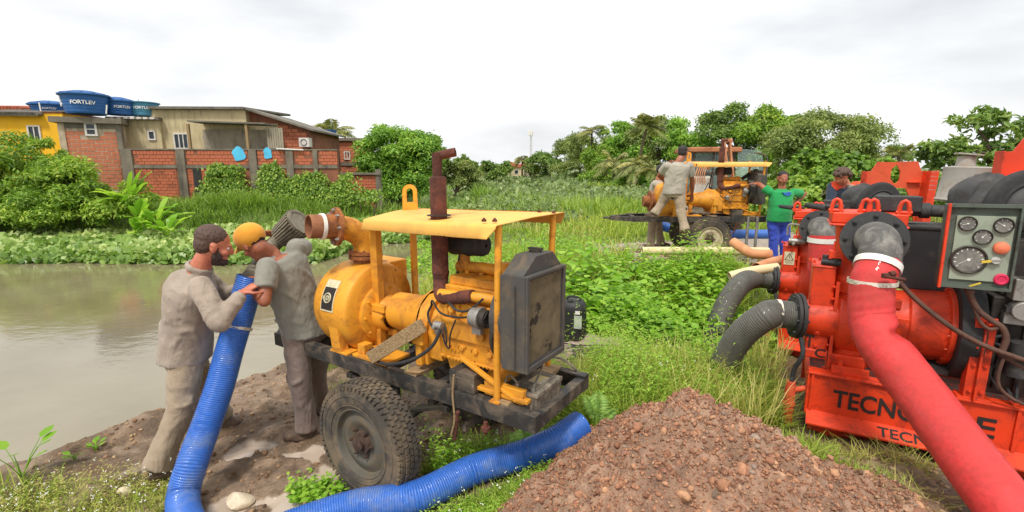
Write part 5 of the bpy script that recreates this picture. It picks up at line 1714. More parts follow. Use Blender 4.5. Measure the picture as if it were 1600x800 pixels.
    mb = MB(); mb.prism([(-.0, .76), (.40, .76), (.42, .98), (.36, 1.12), (.28, 1.18), (.12, 1.18), (.04, 1.12), (-.02, .98)], (.10, .11, 0), (0, 1, 0), (0, 0, 1), (.09, 0, 0))
    mb.prism([(.02, .80), (.38, .80), (.40, .98), (.34, 1.10), (.27, 1.15), (.13, 1.15), (.06, 1.10), (.0, .98)], (.19, .11, 0), (0, 1, 0), (0, 0, 1), (.10, 0, 0))
    mb.build('bell_housing', Y, r, bevel=.008)
    MB().bx((.105, .055, .90), (.20, .112, 1.03)).bx((.12, .07, .76), (.17, .11, .90)).build('starter_cover', Y, r, bevel=.012)
    mb = MB(); mb.bx((.29, bw0 + .02, .86), (.76, bw1 - .02, 1.20)); mb.bx((.30, bw0, .98), (.74, bw0 + .03, 1.10)); mb.bx((.29, bw0 + .01, .845), (.76, bw1 - .01, .862))
    for i in range(5): mb.bx((.33 + i * .09, bw0 + .008, 1.11), (.36 + i * .09, bw0 + .03, 1.2))
    for i in range(4): mb.cyl((.36 + i * .1, bw0 + .025, .93), (.36 + i * .1, bw0 + .004, .93), .018, n=14)
    mb.cyl((.62, bw0 + .03, 1.04), (.62, bw0 - .03, 1.04), .03, .026, 14); mb.cyl((.40, bw0 + .03, 1.16), (.40, bw0 - .012, 1.16), .022, n=14)
    mb.build('engine_block', Y, r, bevel=.006)
    mb = MB(); mb.prism([(.30, .845), (.76, .845), (.74, .76), (.66, .745), (.40, .735), (.33, .76)], (0, bw0 + .05, 0), (1, 0, 0), (0, 0, 1), (0, bw1 - bw0 - .10, 0)); mb.build('oil_pan', Y, r, bevel=.012)
    mb = MB(); mb.bx((.30, bw0 + .06, 1.20), (.76, bw1 - .06, 1.285)); mb.bx((.31, bw0 + .09, 1.285), (.75, bw1 - .09, 1.335))
    for i in range(4): mb.cyl((.36 + i * .11, .3, 1.33), (.36 + i * .11, .3, 1.352), .016, n=8)
    mb.build('cylinder_head', Y, r, bevel=.01)
    mb = MB(); mb.tube(catmull([(.30, .12, 1.235), (.48, .10, 1.25), (.62, .12, 1.255), (.70, .17, 1.22), (.72, .18, 1.12)], 5), .030, 14); mb.tube([(.26, .34, 1.36), (.46, .34, 1.37), (.66, .34, 1.365)], .035, 14); mb.cyl((.62, .34, 1.34), (.62, .34, 1.42), .03, n=12)
    mb.build('intake_manifold', Y, r)
    mb = MB(); mb.bx((.66, .06, .72), (.92, .10, .80)); mb.bar((.50, .06, .90), (.88, .06, .74), .03, .02); mb.bx((.45, .05, .735), (.95, .09, .758)); mb.build('engine_mount', Y, r, bevel=.004)
    MB().bx((.44, .02, .716), (.62, .16, .80)).bx((.44, .02, .80), (.62, .20, .83)).build('battery_shelf', BK, r, bevel=.004)
    # brackets, bolts, small lines on the block
    mb = MB(); rs = random.Random(4)
    for i in range(26):
        x = rs.uniform(.30, .75); z = rs.uniform(.87, 1.24); mb.cyl((x, bw0 + .03, z), (x, bw0 + rs.uniform(.002, .012), z), rs.uniform(.006, .010), n=6)
    for i in range(18):
        x = .31 + i * .026; mb.cyl((x, bw0 + .02, .853), (x, bw0 + .002, .853), .006, n=6)
    mb.build('block_bolts', Y, r, kind='stuff')
    mb = MB()
    mb.tube(catmull([(.25, .09, 1.16), (.28, .07, 1.20), (.35, .06, 1.14), (.46, .07, 1.13), (.56, .06, 1.15)], 5), .006, 6)
    mb.tube(catmull([(.33, .08, 1.08), (.37, .06, .98), (.40, .07, .93), (.42, .06, 1.02), (.47, .05, 1.12)], 5), .005, 6)
    mb.tube(catmull([(.25, .10, 1.17), (.22, .09, 1.10), (.27, .07, 1.04), (.30, .06, 1.06)], 5), .007, 6)
    mb.tube(catmull([(.38, .08, 1.22), (.48, .05, 1.18), (.58, .04, 1.20), (.66, .06, 1.27)], 5), .007, 6)
    mb.tube(catmull([(.36, .08, 1.07), (.39, .06, .99), (.385, .06, .95)], 5), .005, 6)
    mb.build('wiring', M['rubber'], r)
    mb = MB(); mb.cyl((.305, .06, 1.06), (.365, .06, 1.06), .026, n=14); mb.bx((.31, .045, 1.01), (.36, .10, 1.045)); mb.cyl((.32, .02, 1.055), (.32, .06, 1.055), .012, n=8); mb.build('fuel_filter', M['steel'], r, bevel=.003)
    mb = MB(); mb.tube(catmull([(.365, .04, 1.05), (.33, .0, .95), (.2, -.03, .85), (.02, -.035, .78), (-.14, .0, .745)], 7), .011, 8); mb.build('thick_cable', M['rubber'], r)
    mb = MB(); mb.cyl((.60, .045, 1.165), (.65, .045, 1.165), .055, .058, 20); mb.cyl((.645, .045, 1.165), (.665, .045, 1.165), .062, n=20); mb.bx((.60, .03, 1.07), (.66, .07, 1.12)); mb.build('alternator', M['steel'], r, bevel=.003)
    mb = MB(); mb.cyl((.665, .045, 1.165), (.70, .045, 1.165), .05, n=20)
    for i in range(12):
        a = i * PI / 6; mb.box((.70, .045 + math.cos(a) * .036, 1.165 + math.sin(a) * .036), (.012, .006, .026), Matrix.Rotation(-a + PI / 2, 3, 'X'))
    mb.build('alternator_pulley', M['darksteel'], r)
    mb = MB(); mb.torus((.72, .2, 1.06), (1, 0, 0), .15, .012, 32, 8); mb.cyl((.70, .3, 1.1), (.74, .3, 1.1), .08, n=20)
    for i in range(6):
        a = i * PI / 3; mb.box((.765, .3 + math.cos(a) * .13, 1.14 + math.sin(a) * .13), (.015, .08, .18), Matrix.Rotation(-a + PI / 2, 3, 'X') @ Matrix.Rotation(.4, 3, 'Z'))
    mb.build('fan', M['darksteel'], r)
    # radiator
    rw0, rw1, rx0, rx1, rh0, rh1 = .0, .41, .82, .965, .93, 1.44
    mb = MB(); mb.bx((rx0, rw0, rh0), (rx1, rw0 + .03, rh1)).bx((rx0, rw1 - .03, rh0), (rx1, rw1, rh1)).bx((rx0 + .001, rw0 + .03, rh0), (rx1 - .001, rw1 - .03, rh0 + .04)).bx((rx0 + .001, rw0 + .03, rh1 - .03), (rx1 - .001, rw1 - .03, rh1))
    mb.prism([(rw0 + .005, rh1), (rw1 - .005, rh1), (rw1 - .10, rh1 + .085), (rw0 + .13, rh1 + .085)], (rx0 + .005, 0, 0), (0, 1, 0), (0, 0, 1), (rx1 - rx0 - .02, 0, 0))
    mb.bx((rx1, rw0, rh0), (rx1 + .015, rw0 + .022, rh1)).bx((rx1, rw1 - .022, rh0), (rx1 + .015, rw1, rh1)).bx((rx1, rw0 + .022, rh0), (rx1 + .015, rw1 - .022, rh0 + .03)).bx((rx1, rw0 + .022, rh1 - .018), (rx1 + .015, rw1 - .022, rh1))
    mb.build('radiator_frame', M['radframe'], r, bevel=.004)
    mb = MB(); mb.bx((rx0 + .03, rw0 + .031, rh0 + .041), (rx1 - .004, rw1 - .031, rh1 - .031))
    for i in range(46):
        y = rw0 + .036 + (rw1 - rw0 - .075) * i / 45; mb.bx((rx1 - .0035, y, rh0 + .045), (rx1 - .0005, y + .003, rh1 - .035))
    mb.build('radiator_core', M['radcore'], r)
    mb = MB(); mb.lathe([(.12, 0), (.19, 0), (.195, .09)], (rx0 - .095, .21, 1.17), (1, 0, 0), 32); mb.bx((rx0 - .012, rw0 + .01, rh0 + .02), (rx0 - .002, rw1 - .01, rh1 - .01)); mb.build('fan_shroud', M['radframe'], r)
    mb = MB(); mb.cyl((.88, .24, rh1 + .08), (.88, .24, rh1 + .10), .035, n=16); mb.bx((.84, .225, rh1 + .098), (.92, .255, rh1 + .108)); mb.build('radiator_cap', M['darksteel'], r)
    mb = MB(); mb.tube(catmull([(.70, .36, 1.37), (.76, .36, 1.41), (.83, .36, 1.46)], 5), .032, 14); mb.tube(catmull([(.66, .4, .95), (.76, .42, .96), (.83, .42, .97)], 5), .028, 12); mb.build('radiator_hose', M['rubber'], r)
    mb = MB(); mb.tube([(rx1 - .06, rw0 - .012, rh0 + .02), (rx1 - .06, rw0 - .012, rh1 - .05)], .007, 6); mb.build('overflow_tube', M['radframe'], r)
    # exhaust
    ex, ew = .24, .19
    mb = MB(); mb.tube(catmull([(.56, .10, 1.262), (.44, .10, 1.235), (.34, .12, 1.22), (.27, .16, 1.225), (ex, ew, 1.29), (ex, ew, 1.34)], 6), [.038] * 12 + [.046] * 19, 18); mb.build('exhaust_manifold', M['rust'], r)
    mb = MB(); mb.cyl((ex, ew, 1.32), (ex, ew, 1.36), .046, n=20); mb.cyl((ex, ew, 1.34), (ex, ew, 1.60), .050, n=22); mb.build('lower_exhaust_pipe', M['rust'], r)
    mb = MB(); mb.lathe([(.03, 1.60), (.046, 1.605), (.049, 1.62), (.049, 1.905), (.046, 1.915), (.03, 1.92)], (ex, ew, 0), (0, 0, 1), 26); mb.build('muffler', M['rust'], r)
    mb = MB(); mb.cyl((ex - .003, ew, 1.915), (ex - .003, ew, 2.055), .0285, .030, 20); mb.cyl((ex - .005, ew, 2.035), (ex + .055, ew + .03, 2.05), .026, .026, 16); mb.lathe([(.026, 0), (.026, .05), (.020, .05), (.020, 0)], (ex + .05, ew + .03, 2.05), (.87, .48, .18), 18)
    mb.build('tail_pipe', M['rust'], r)
    # air filter
    mb = MB(); mb.lathe([(.01, 0), (.062, .0), (.066, .01), (.066, .12), (.070, .13), (.070, .145), (.066, .155), (.066, .24), (.058, .26), (.01, .265)], (.22, .33, 1.50), (1, 0, .04), 28); mb.build('air_filter', M['rubber'], r)
    mb = MB(); mb.cyl((.32, .33, 1.37), (.32, .33, 1.45), .032, n=16); mb.build('air_filter_neck', Y, r)
    mb = MB(); mb.tube(catmull([(.18, .46, 1.44), (.15, .44, 1.2), (.1, .42, 1.0)], 6), .012, 8); mb.tube(catmull([(.12, .40, 1.30), (.02, .45, 1.05), (-.12, .5, .80)], 6), .008, 8); mb.cyl((.10, .30, 1.21), (.14, .30, 1.21), .022, n=10)
    mb.build('rear_hoses', M['rubber'], r)
    # canopy
    A, B, Cc, D = V((-.40, .17, 1.635)), V((.81, -.02, 1.69)), V((.81, .69, 1.70)), V((-.46, .67, 1.672))
    th = V((0, 0, -.005))
    mb = MB()
    # round near edge and flared skirt
    def strip(rows):
        n = len(rows[0]); vs = [p for rw in rows for p in rw]; vs2 = [p + V((0, .003, -.004)) for p in vs]; m = len(rows); k = len(vs)
        fs = [(i * n + j, i * n + j + 1, (i + 1) * n + j + 1, (i + 1) * n + j) for i in range(m - 1) for j in range(n - 1)]
        fs2 = [tuple(x + k for x in reversed(f)) for f in fs]
        rim_ = [(j, j + 1) for j in range(n - 1)]
        fs += fs2; top = m - 1
        for j in range(n - 1): fs.append((j + 1, j, k + j, k + j + 1)); fs.append((top * n + j, top * n + j + 1, k + top * n + j + 1, k + top * n + j))
        for i in range(m - 1): fs.append((i * n, (i + 1) * n, k + (i + 1) * n, k + i * n)); fs.append(((i + 1) * n + n - 1, i * n + n - 1, k + i * n + n - 1, k + (i + 1) * n + n - 1))
        mb.add(vs + vs2, fs)
    def edge(p, q, n=12, sag=0.0): return [p.lerp(q, i / n) + V((0, 0, random.uniform(-.0015, .0015) - sag * math.sin(PI * i / n))) for i in range(n + 1)]
    nd = V((.15, -1, 0)).normalized()
    near = edge(A, B)
    rows = [edge(D, Cc, sag=.004)] + [[D.lerp(Cc, i / 12).lerp(near[i], k / 8) + V((0, 0, .006 * math.sin(k / 8 * PI) + random.uniform(-.001, .001))) for i in range(13)] for k in range(1, 8)] + [near]
    rows.append([p + nd * .012 + V((0, 0, -.005)) for p in near]); rows.append([p + nd * .018 + V((0, 0, -.016)) for p in near])
    sk = [p + nd * .026 + V((-.015 * (1 if i < 12 else 3.4), 0, -.066 - .004 * i / 12)) for i, p in enumerate(near)]
    rows.append(sk)
    strip(rows)
    far = edge(D, Cc); strip([[p + V((0, .001, .0)) for p in far], [p + V((0, .018, -.012)) for p in far], [p + V((-.0 if i < 12 else -.03, .028, -.07)) for i, p in enumerate(far)]])
    left_ = edge(D, A, 6)
    strip([[p + V((-.001, 0, 0)) for p in left_], [p + V((-.014, 0, -.014)) for p in left_], [p + V((-.018, 0, -.065)) for p in left_]])
    mb.build('canopy', M['yellow_roof'], r, ang=50)
    mb = MB()
    for x, y in ((.70, .02), (.75, .045), (.79, .60), (.68, .62)): mb.bolts((x, y, 1.697), (0, 0, 1), .001, 1, .014, .012)
    mb.build('canopy_bolts', M['rust'], r)
    mb = MB(); mb.cyl((ex, ew, 1.690), (ex, ew, 1.694), .072, n=24); mb.build('exhaust_hole_shade', M['opening_shade'], r)  # dark disc round the muffler, painted shade in place of a cut hole
    # lifting eye: plate with a slot
    out, inn = [], []
    for i in range(25):
        a = PI * i / 24; out.append((math.cos(a) * .052, .135 + math.sin(a) * .052)); inn.append((math.cos(a) * .024, .135 + math.sin(a) * .024))
    out2 = [(.056, 0)] + out + [(-.056, 0)]
    ring = out + [(-.054, .05), (.054, .05)]; hole = inn + [(-.024, .075), (.024, .075)]
    # lower solid plate plus arch
    mb = MB(); o = V((-.36, .55, 1.665)); ux = V((.83, .55, 0)).normalized(); dv = V((-.55, .83, 0)).normalized() * .016
    n = len(out)
    arch = out + list(reversed(inn))
    vs = [o + ux * x + V((0, 0, z)) for x, z in out] + [o + ux * x + V((0, 0, z)) for x, z in inn]; vs += [p + dv for p in vs]
    fs = []
    for i in range(n - 1): fs += [(i, i + 1, n + i + 1, n + i), (2 * n + i, 3 * n + i, 3 * n + i + 1, 2 * n + i + 1), (i, 2 * n + i, 2 * n + i + 1, i + 1), (n + i, n + i + 1, 3 * n + i + 1, 3 * n + i)]
    mb.add(vs, fs)
    for sg in (-1, 1):
        x0, x1 = sorted((sg * .024, sg * .0535)); mb.prism([(x0, .06), (x1, .06), (sg * .052 if sg > 0 else -.024, .135), (.024 if sg > 0 else -.052, .135)], o, ux, (0, 0, 1), dv)
    mb.prism([(-.0545, 0), (.0545, 0), (.0535, .06), (-.0535, .06)], o, ux, (0, 0, 1), dv)
    mb.build('lifting_eye', M['yellow'], r, ang=60)
    # posts
    MB().cyl((.765, .035, .72), (.785, .03, 1.685), .019, n=16).bx((.735, .0, .716), (.80, .07, .724)).cyl((.768, .035, .93), (.769, .035, .96), .0215, n=16).build('roof_post', Y, r, bevel=0)
    MB().cyl((.765, .60, .72), (.785, .605, 1.69), .019, n=16).bx((.735, .57, .716), (.80, .635, .724)).build('roof_post', Y, r)
    mb = MB(); mb.bx((-.425, .22, .735), (-.36, .226, 1.64)).bx((-.366, .226, .735), (-.36, .27, 1.64)).bx((-.425, .226, .735), (-.419, .25, 1.64)); mb.build('roof_post', Y, r)
    mb = MB(); mb.bx((-.425, .60, .73), (-.36, .606, 1.66)).bx((-.366, .56, .73), (-.36, .60, 1.66)); mb.build('roof_post', Y, r)
    # bolts and lamp below the rail
    mb = MB(); mb.cyl((.72, -.01, .60), (.72, -.01, .53), .012, n=8); mb.cyl((.72, -.01, .55), (.72, -.01, .57), .024, n=12); mb.cyl((.52, -.005, .60), (.47, .02, .40), .012, n=8); mb.build('rail_fittings', M['rust'], r, kind='stuff')
    mb = MB(); mb.tube(catmull([(.50, -.008, .82), (.49, -.012, .70), (.50, -.012, .55), (.47, -.01, .44)], 5), .006, 6); mb.build('hanging_cord', M['wood'], r)
    return r


LT1 = 'yellow diesel pump on a two wheeled trailer in the near mud beside two workers'
LT2 = 'distant yellow diesel pump on its trailer with a man standing on its rail'
TF = Fr((-.74, 2.865, .13), -33.5)
t1 = make_pump_trailer(LT1, TF.O, TF.a, M['rim'], 'yellow engine pump trailers')
T1 = t1
wp = P(1103, 402, 8.5)
t2 = copy_tree(t1); t2['label'] = LT2
RF = Fr((wp.x + .03, 8.62, .53), -1.5)
t2.location = RF.O; t2.rotation_euler = (0, 0, RF.a)
for ch in t2.children:
    if ch.name.split('.')[0] == 'rim': ch.data = ch.data.copy(); ch.data.materials[0] = M['rim_pale']
for ch in t2.children:
    if ch.name.split('.')[0] in ('canopy', 'canopy_bolts', 'roof_post', 'lifting_eye'): ch.location.x += .15; ch.rotation_euler.y = .035 if ch.name.startswith('canopy') else 0
# drop the few parts the far one lacks
for ch in list(t2.children):
    if ch.name.split('.')[0] in ('hanging_cord', 'thick_cable'): bpy.data.objects.remove(ch)
mb = MB(); mb.cyl((.86, -.03, .0), (.86, -.03, .72), .024, n=10); mb.cyl((.70, -.03, .0), (.70, -.03, .72), .024, n=10); mb.build('prop_leg', M['steel'], t2)


def local(fr, s, w, h): return fr.W(s, w, h)


# battery, plank, drum
b = thing('battery', 'dirty grey lead battery lying in the near end of the trailer frame', 'battery', local(TF, .90, .23, .60), TF.a)
mb = MB(); mb.bx((-.085, -.14, 0), (.085, .14, .165)); mb.build('case', worn('dusty_battery_case', C(84, 76, 66), C(140, 126, 106), .5, .7, sc=14, bump=.3), b, bevel=.006)
mb = MB(); mb.bx((-.09, -.145, .165), (.09, .145, .19)); mb.bx((-.06, -.11, .19), (.06, .11, .20)); mb.build('lid', worn('dusty_battery_lid', C(96, 88, 78), C(150, 138, 118), .5, .7, sc=14), b, bevel=.005)
MB().bx((-.03, -.04, .2003), (.05, .06, .2025)).build('label_sticker', worn('worn_sticker', C(226, 200, 120), C(160, 170, 180), .5, .6, sc=12), b)
mb = MB(); mb.cyl((-.05, -.12, .19), (-.05, -.12, .215), .01, n=10); mb.cyl((.05, -.12, .19), (.05, -.12, .215), .01, n=10); mb.build('terminal', M['steel'], b)
mb = MB(); mb.tube(catmull([(-.05, -.12, .215), (-.09, -.13, .25), (-.14, -.10, .2), (-.13, -.16, .14), (-.20, -.1, .12)], 6), .006, 6); mb.tube(catmull([(.05, -.12, .215), (.03, .0, .27), (-.02, .12, .28), (.02, .26, .24), (.10, .3, .17), (.02, .36, .14)], 6), .007, 6); mb.build('lead', M['greyribs'], b)
pk = MB(); p0, p1 = local(TF, -.19, -.02, .765), local(TF, .22, .045, 1.045)
pk.bar(p0, p1, .028, .085, (0, 0, 1))
pk.v = [tuple(V(v) + V((random.uniform(-.004, .004), random.uniform(-.004, .004), random.uniform(-.006, .006)))) for v in pk.v]
tag(pk.build('wooden_plank', M['wood'], bevel=.004), 'short weathered plank leaning against the yellow bearing housing', 'plank')


def frame_mat3(fr): return Matrix((fr.d, fr.n, V((0, 0, 1)))).transposed()


dp = G(895, 531, .27); dz = gz(dp.x, dp.y)
dr = thing('plastic_drum', 'black plastic jerrycan with pale labels standing behind the radiator', 'jerrycan', (dp.x, dp.y, dz), R_(-20))
mb = MB()
def rr_loft(rows):
    n = 24; vs = []
    for (a, b_, z) in rows:
        for j in range(n):
            t = 2 * PI * j / n; c, s = math.cos(t), math.sin(t); k = (abs(c) ** 4 + abs(s) ** 4) ** (-.25); vs.append((a * c * k, b_ * s * k, z))
    m = len(rows); mb.add(vs, [(i * n + j, i * n + (j + 1) % n, (i + 1) * n + (j + 1) % n, (i + 1) * n + j) for i in range(m - 1) for j in range(n)] + [tuple(reversed(range(n))), tuple(range((m - 1) * n, m * n))])
rr_loft([(.10, .11, 0), (.125, .135, .02), (.13, .14, .06), (.13, .14, .34), (.127, .137, .37), (.10, .12, .415), (.08, .10, .425)])
mb.build('body', worn('black_plastic', C(40, 40, 40), C(70, 66, 60), .4, .45, sc=6), dr, ang=50)
mb = MB(); mb.tube(catmull([(-.07, 0, .42), (-.06, 0, .455), (0, 0, .465), (.06, 0, .455), (.07, 0, .42)], 5), .012, 8); mb.build('handle', M['rubber'], dr)
mb = MB(); mb.cyl((-.02, -.07, .40), (-.02, -.075, .445), .03, n=16); mb.build('screw_cap', M['rubber'], dr)
MB().bx((.04, -.1445, .16), (.12, -.1405, .30)).build('paper_label', worn('drum_label', C(190, 200, 176), C(150, 160, 150), .5, .6), dr)
MB().bx((.05, -.1445, .315), (.10, -.1405, .35)).build('paper_label', M['white'], dr)
mb = MB(); rs = random.Random(8)
for i in range(4):
    c = V((dp.x + rs.uniform(-.15, .35), dp.y + rs.uniform(-.65, -.35), 0)); c.z = gz(c.x, c.y) + .03
    mb.tube(catmull([c + V((rs.uniform(-.25, .25), rs.uniform(-.12, .12), rs.uniform(0, .05))) for _ in range(6)], 5), .007, 6)
tag(mb.build('cable', M['rubber']), 'tangled black cables lying on the pale soil between drum and battery', 'cable')


# ================================================================ hoses
def ribbed(name, label, pts, r, pitch, depth, mat, cat='hose', n=28, ns=14, parent=None, rfun=None, group=None, ends=True):
    path = catmull(pts, ns)
    # resample at half pitch
    L = [0]
    for a, b_ in zip(path[:-1], path[1:]): L.append(L[-1] + (b_ - a).length)
    tot = L[-1]; k = int(tot / pitch * 4); out = []; j = 0
    for i in range(k + 1):
        d = tot * i / k
        while j < len(L) - 2 and L[j + 1] < d: j += 1
        f = (d - L[j]) / max(1e-9, L[j + 1] - L[j]); out.append(path[j].lerp(path[j + 1], f))
    rs_ = [r * (rfun(i / k) if rfun else 1) + depth * (1, .35, -1, .35)[i % 4] for i in range(k + 1)]
    mb = MB(); mb.tube(out, rs_, n, caps=False)
    # inner wall so the open end reads as a pipe
    mb.tube(list(reversed(out[-12:])), [r * .90] * 12, n, caps=False); mb.tube(out[:12], [r * .90] * 12, n, caps=False)
    e = out[-1]; ax = (out[-1] - out[-2]).normalized(); mb.lathe([(r * .90, 0), (r * .99, 0)], e, ax, n); mb.lathe([(0, -.10), (r * .9, -.10)], e, ax, n)
    e = out[0]; ax = (out[0] - out[1]).normalized(); mb.lathe([(r * .90, 0), (r * .99, 0)], e, ax, n); mb.lathe([(0, -.02), (r * .9, -.02)], e, ax, n)
    o = mb.build(name, mat, parent, ang=60)
    if label: tag(o, label, cat, group)
    return o, out


def band(c, ax, r, w, mat, parent, name='clamp', screw=True):
    mb = MB(); mb.lathe([(r, -w / 2), (r + .004, -w / 2), (r + .004, w / 2), (r, w / 2)], c, ax, 32, closed=True)
    if screw:
        a, u, q = basis(ax); p = V(c) - q * 0 + (V((0, -1, .3)) - a * V((0, -1, .3)).dot(a)).normalized() * (r + .008); mb.cyl(p - u * .025, p + u * .025, .007, n=8); mb.box(p, (.018, .018, .018))
    return mb.build(name, mat, parent)


def to_world(root, objs):
    """shift child meshes modelled in world metres under a root that is not rotated"""
    for o in objs:
        o.data.transform(Matrix.Translation(-V(root.location))); o.parent = root


def g_at(u, v, r): 
    p = on(u, v, 0); p.z += r * .9; return p


H1 = [P(392, 432, 3.32), P(376, 490, 3.26), P(358, 550, 3.16), P(343, 605, 3.06), P(322, 665, 2.94), P(300, 725, 2.76), *HOSE_LOW]
root = thing('blue_suction_hose', 'long blue ribbed hose held up by two workers, its open end by the dirt heap', 'hose', (-1.2, 2.9, .1))
ho, hp = ribbed('ribbed_hose', None, H1, .089, .0135, .0022, M['bluehose'], n=36)
cl = band(P(371, 511, 3.235), P(376, 490, 3.26) - P(358, 550, 3.16), .092, .02, M['zinc'], None, 'hose_clamp')
# grey neck and ribbed strainer
mbn = MB(); nk = catmull([P(392, 434, 3.32), P(402, 420, 3.46), P(414, 400, 3.66), P(427, 384, 3.78), P(440, 371, 3.81)], 6); mbn.tube(nk, [.062] * 6 + [.055] * (len(nk) - 6), 24)
nko = mbn.build('neck', M['greyribs'])
st0, st1 = P(438, 372, 3.80), P(470, 346, 3.76); ax = (st1 - st0).normalized(); Ls = (st1 - st0).length
mb = MB(); mb.lathe([(0, 0), (.06, 0), (.085, .02), (.108, Ls * .9), (.113, Ls), (.09, Ls), (.085, Ls * .97), (0, Ls * .96)], st0, ax, 36)
a_, u_, w_ = basis(ax)
for i in range(30):
    t = 2 * PI * i / 30; d = u_ * math.cos(t) + w_ * math.sin(t); mb.bar(st0 + ax * .02 + d * .086, st0 + ax * Ls * .93 + d * .113, .011, .018, d)
sto = mb.build('strainer', M['greyribs'])
to_world(root, [ho, cl, nko, sto])
# blue hose behind the far trailer
ribbed('blue_hose', 'blue ribbed hose lying on the ground behind the far yellow trailer', [P(1030, 352, 9.9), P(1060, 360, 9.9), P(1100, 366, 10), P(1150, 366, 10), P(1210, 366, 10)], .095, .03, .003, M['bluehose'], n=20)

# plastic pipes
def pipe(label, pts, r, mat, seg=6):
    path = catmull(pts, seg); mb = MB(); mb.tube(path, r, 22, caps=False); mb.tube(list(reversed(path)), r * .92, 22, caps=False)
    for e, f in ((path[0], path[1]), (path[-1], path[-2])): mb.lathe([(r * .92, 0), (r, 0)], e, e - f, 22)
    return tag(mb.build('plastic_pipe', mat), label, 'pipe', 'loose plastic pipes')


def px(u, v, r):
    p = on(u, v, 0); return p + V((0, 0, r))


pipe('long straight cream pipe lying in front of the far trailer wheel', [P(1003, 392, 7.3), P(1100, 392, 7.3), P(1200, 393, 7.35)], .062, M['pvc'])
o = pipe('short cream pipe with stained orange bend next to the red pump', [P(1145, 378, 6.6), P(1160, 388, 6.45), P(1175, 396, 6.35), P(1205, 398, 6.3)], .065, M['pvc_orange'])
pipe('cream pipe stub with an open end half hidden behind the grey suction hoses', [P(1140, 432, 5.6), P(1172, 424, 5.6), P(1215, 418, 5.6)], .055, M['pvc'])
pipe('second cream pipe end pointing at the camera below the stained bend', [P(1182, 418, 5.9), P(1205, 410, 6.1), P(1230, 404, 6.3)], .06, M['pvc_orange'])

# ================================================================ excavator loader behind the far trailer
lf = Fr((P(1122, 330, 12).x, 12.0, .45), -4)
bk = thing('backhoe_loader', 'dusty backhoe loader with a glazed cab parked behind the far yellow pump', 'backhoe loader', lf.O, lf.a)
M['tractor'] = worn('faded_tractor_paint', C(196, 190, 176), C(140, 124, 104), .45, .6, sc=3)
M['cabframe'] = worn('dark_cab_frame', C(70, 66, 60), C(130, 100, 70), .42, .6)
M['cabroof'] = worn('orange_brown_cab_roof', C(176, 116, 76), C(130, 84, 58), .45, .7)
tg = NT('greenish_cab_glass'); tg.color((.55, .68, .64, 1)); tg.rough(.08); tg.b.inputs['Transmission Weight'].default_value = .8; tg.b.inputs['IOR'].default_value = 1.1
M['cabglass'] = tg.m
def LL(u, v, w=0): return lf.L(u, v, w)
a = LL(1084, 238); b2 = LL(1142, 300)
x0, x1, zt = a.x, b2.x, a.z; zb = .95
mb = MB()
for x in (x0, x1):
    for w in (0, 1.2): mb.bx((x - .035, w - .035, zb), (x + .035, w + .035, zt))
mb.bx((x0 + (x1 - x0) * .5 - .02, -.03, zb), (x0 + (x1 - x0) * .5 + .02, .03, zt)); mb.bx((x0, -.03, zb + .55), (x1, .02, zb + .6)); mb.bar((x0 + .1, -.04, zb + .7), (x1 - .1, -.04, zt - .1), .025, .02)
mb.build('cab_frame', M['cabframe'], bk)
MB().bx((x0 - .12, -.15, zt), (x1 + .14, 1.35, zt + .12)).build('cab_roof', M['cabroof'], bk, bevel=.03)
for nm, p, q in (('rear_window', (x0 + .036, -.01, zb + .05), (x1 - .036, .0, zt)), ('front_window', (x0 + .036, 1.2, zb + .05), (x1 - .036, 1.21, zt)), ('side_window', (x0 - .005, .036, zb + .05), (x0 + .005, 1.16, zt)), ('side_window', (x1 - .005, .036, zb + .05), (x1 + .005, 1.16, zt))):
    MB().bx(p, q).build(nm, M['cabglass'], bk)
mb = MB(); dx = x1 + .05; mb.tube(catmull([(dx, -.05, zb + .1), (dx + .55, -.25, zb + .15), (dx + .62, -.3, zb + .8), (dx + .5, -.25, zt - .05), (dx, -.05, zt)], 6), .02, 6); mb.build('open_door_frame', M['cabframe'], bk)
MB().prism([(0, 0), (.52, .0), (.6, .6), (.48, 1.0), (0, 1.05)], (dx, -.12, zb + .1), (1, -.25, 0), (0, 0, 1), (0, .012, 0)).build('open_door_glass', M['cabglass'], bk)
MB().bx((x0 - .2, -.2, .45), (x1 + .2, 1.6, zb)).bx((x0 + .1, 1.2, .5), (x1 - .1, 3.0, 1.25)).build('body', M['tractor'], bk, bevel=.04)
MB().bx((x0 + .3, .35, zb), (x0 + .7, .8, zb + .5)).bx((x0 + .32, .7, zb + .4), (x0 + .68, .8, zb + 1.0)).build('seat', M['rubber'], bk, bevel=.04)
for x in (x0 - .25, x1 + .25):
    mb = MB(); mb.torus((x, .6, .62), (1, 0, 0), .45, .18, 36, 10)
    for i in range(24):
        an = 2 * PI * i / 24; mb.box((x, .6 + math.cos(an) * .62, .62 + math.sin(an) * .62), (.3, .05, .05), Matrix.Rotation(an, 3, 'X'))
    w_ = mb.build('tyre', M['tyre'], bk); mb = MB(); mb.lathe([(0, -.1), (.28, -.12), (.3, .0), (.28, .12), (0, .1)], (x, .6, .62), (1, 0, 0), 28); mb.build('rim', M['rim_pale'], bk)
bx_, bz_ = LL(1123, 236).x, LL(1123, 220).z
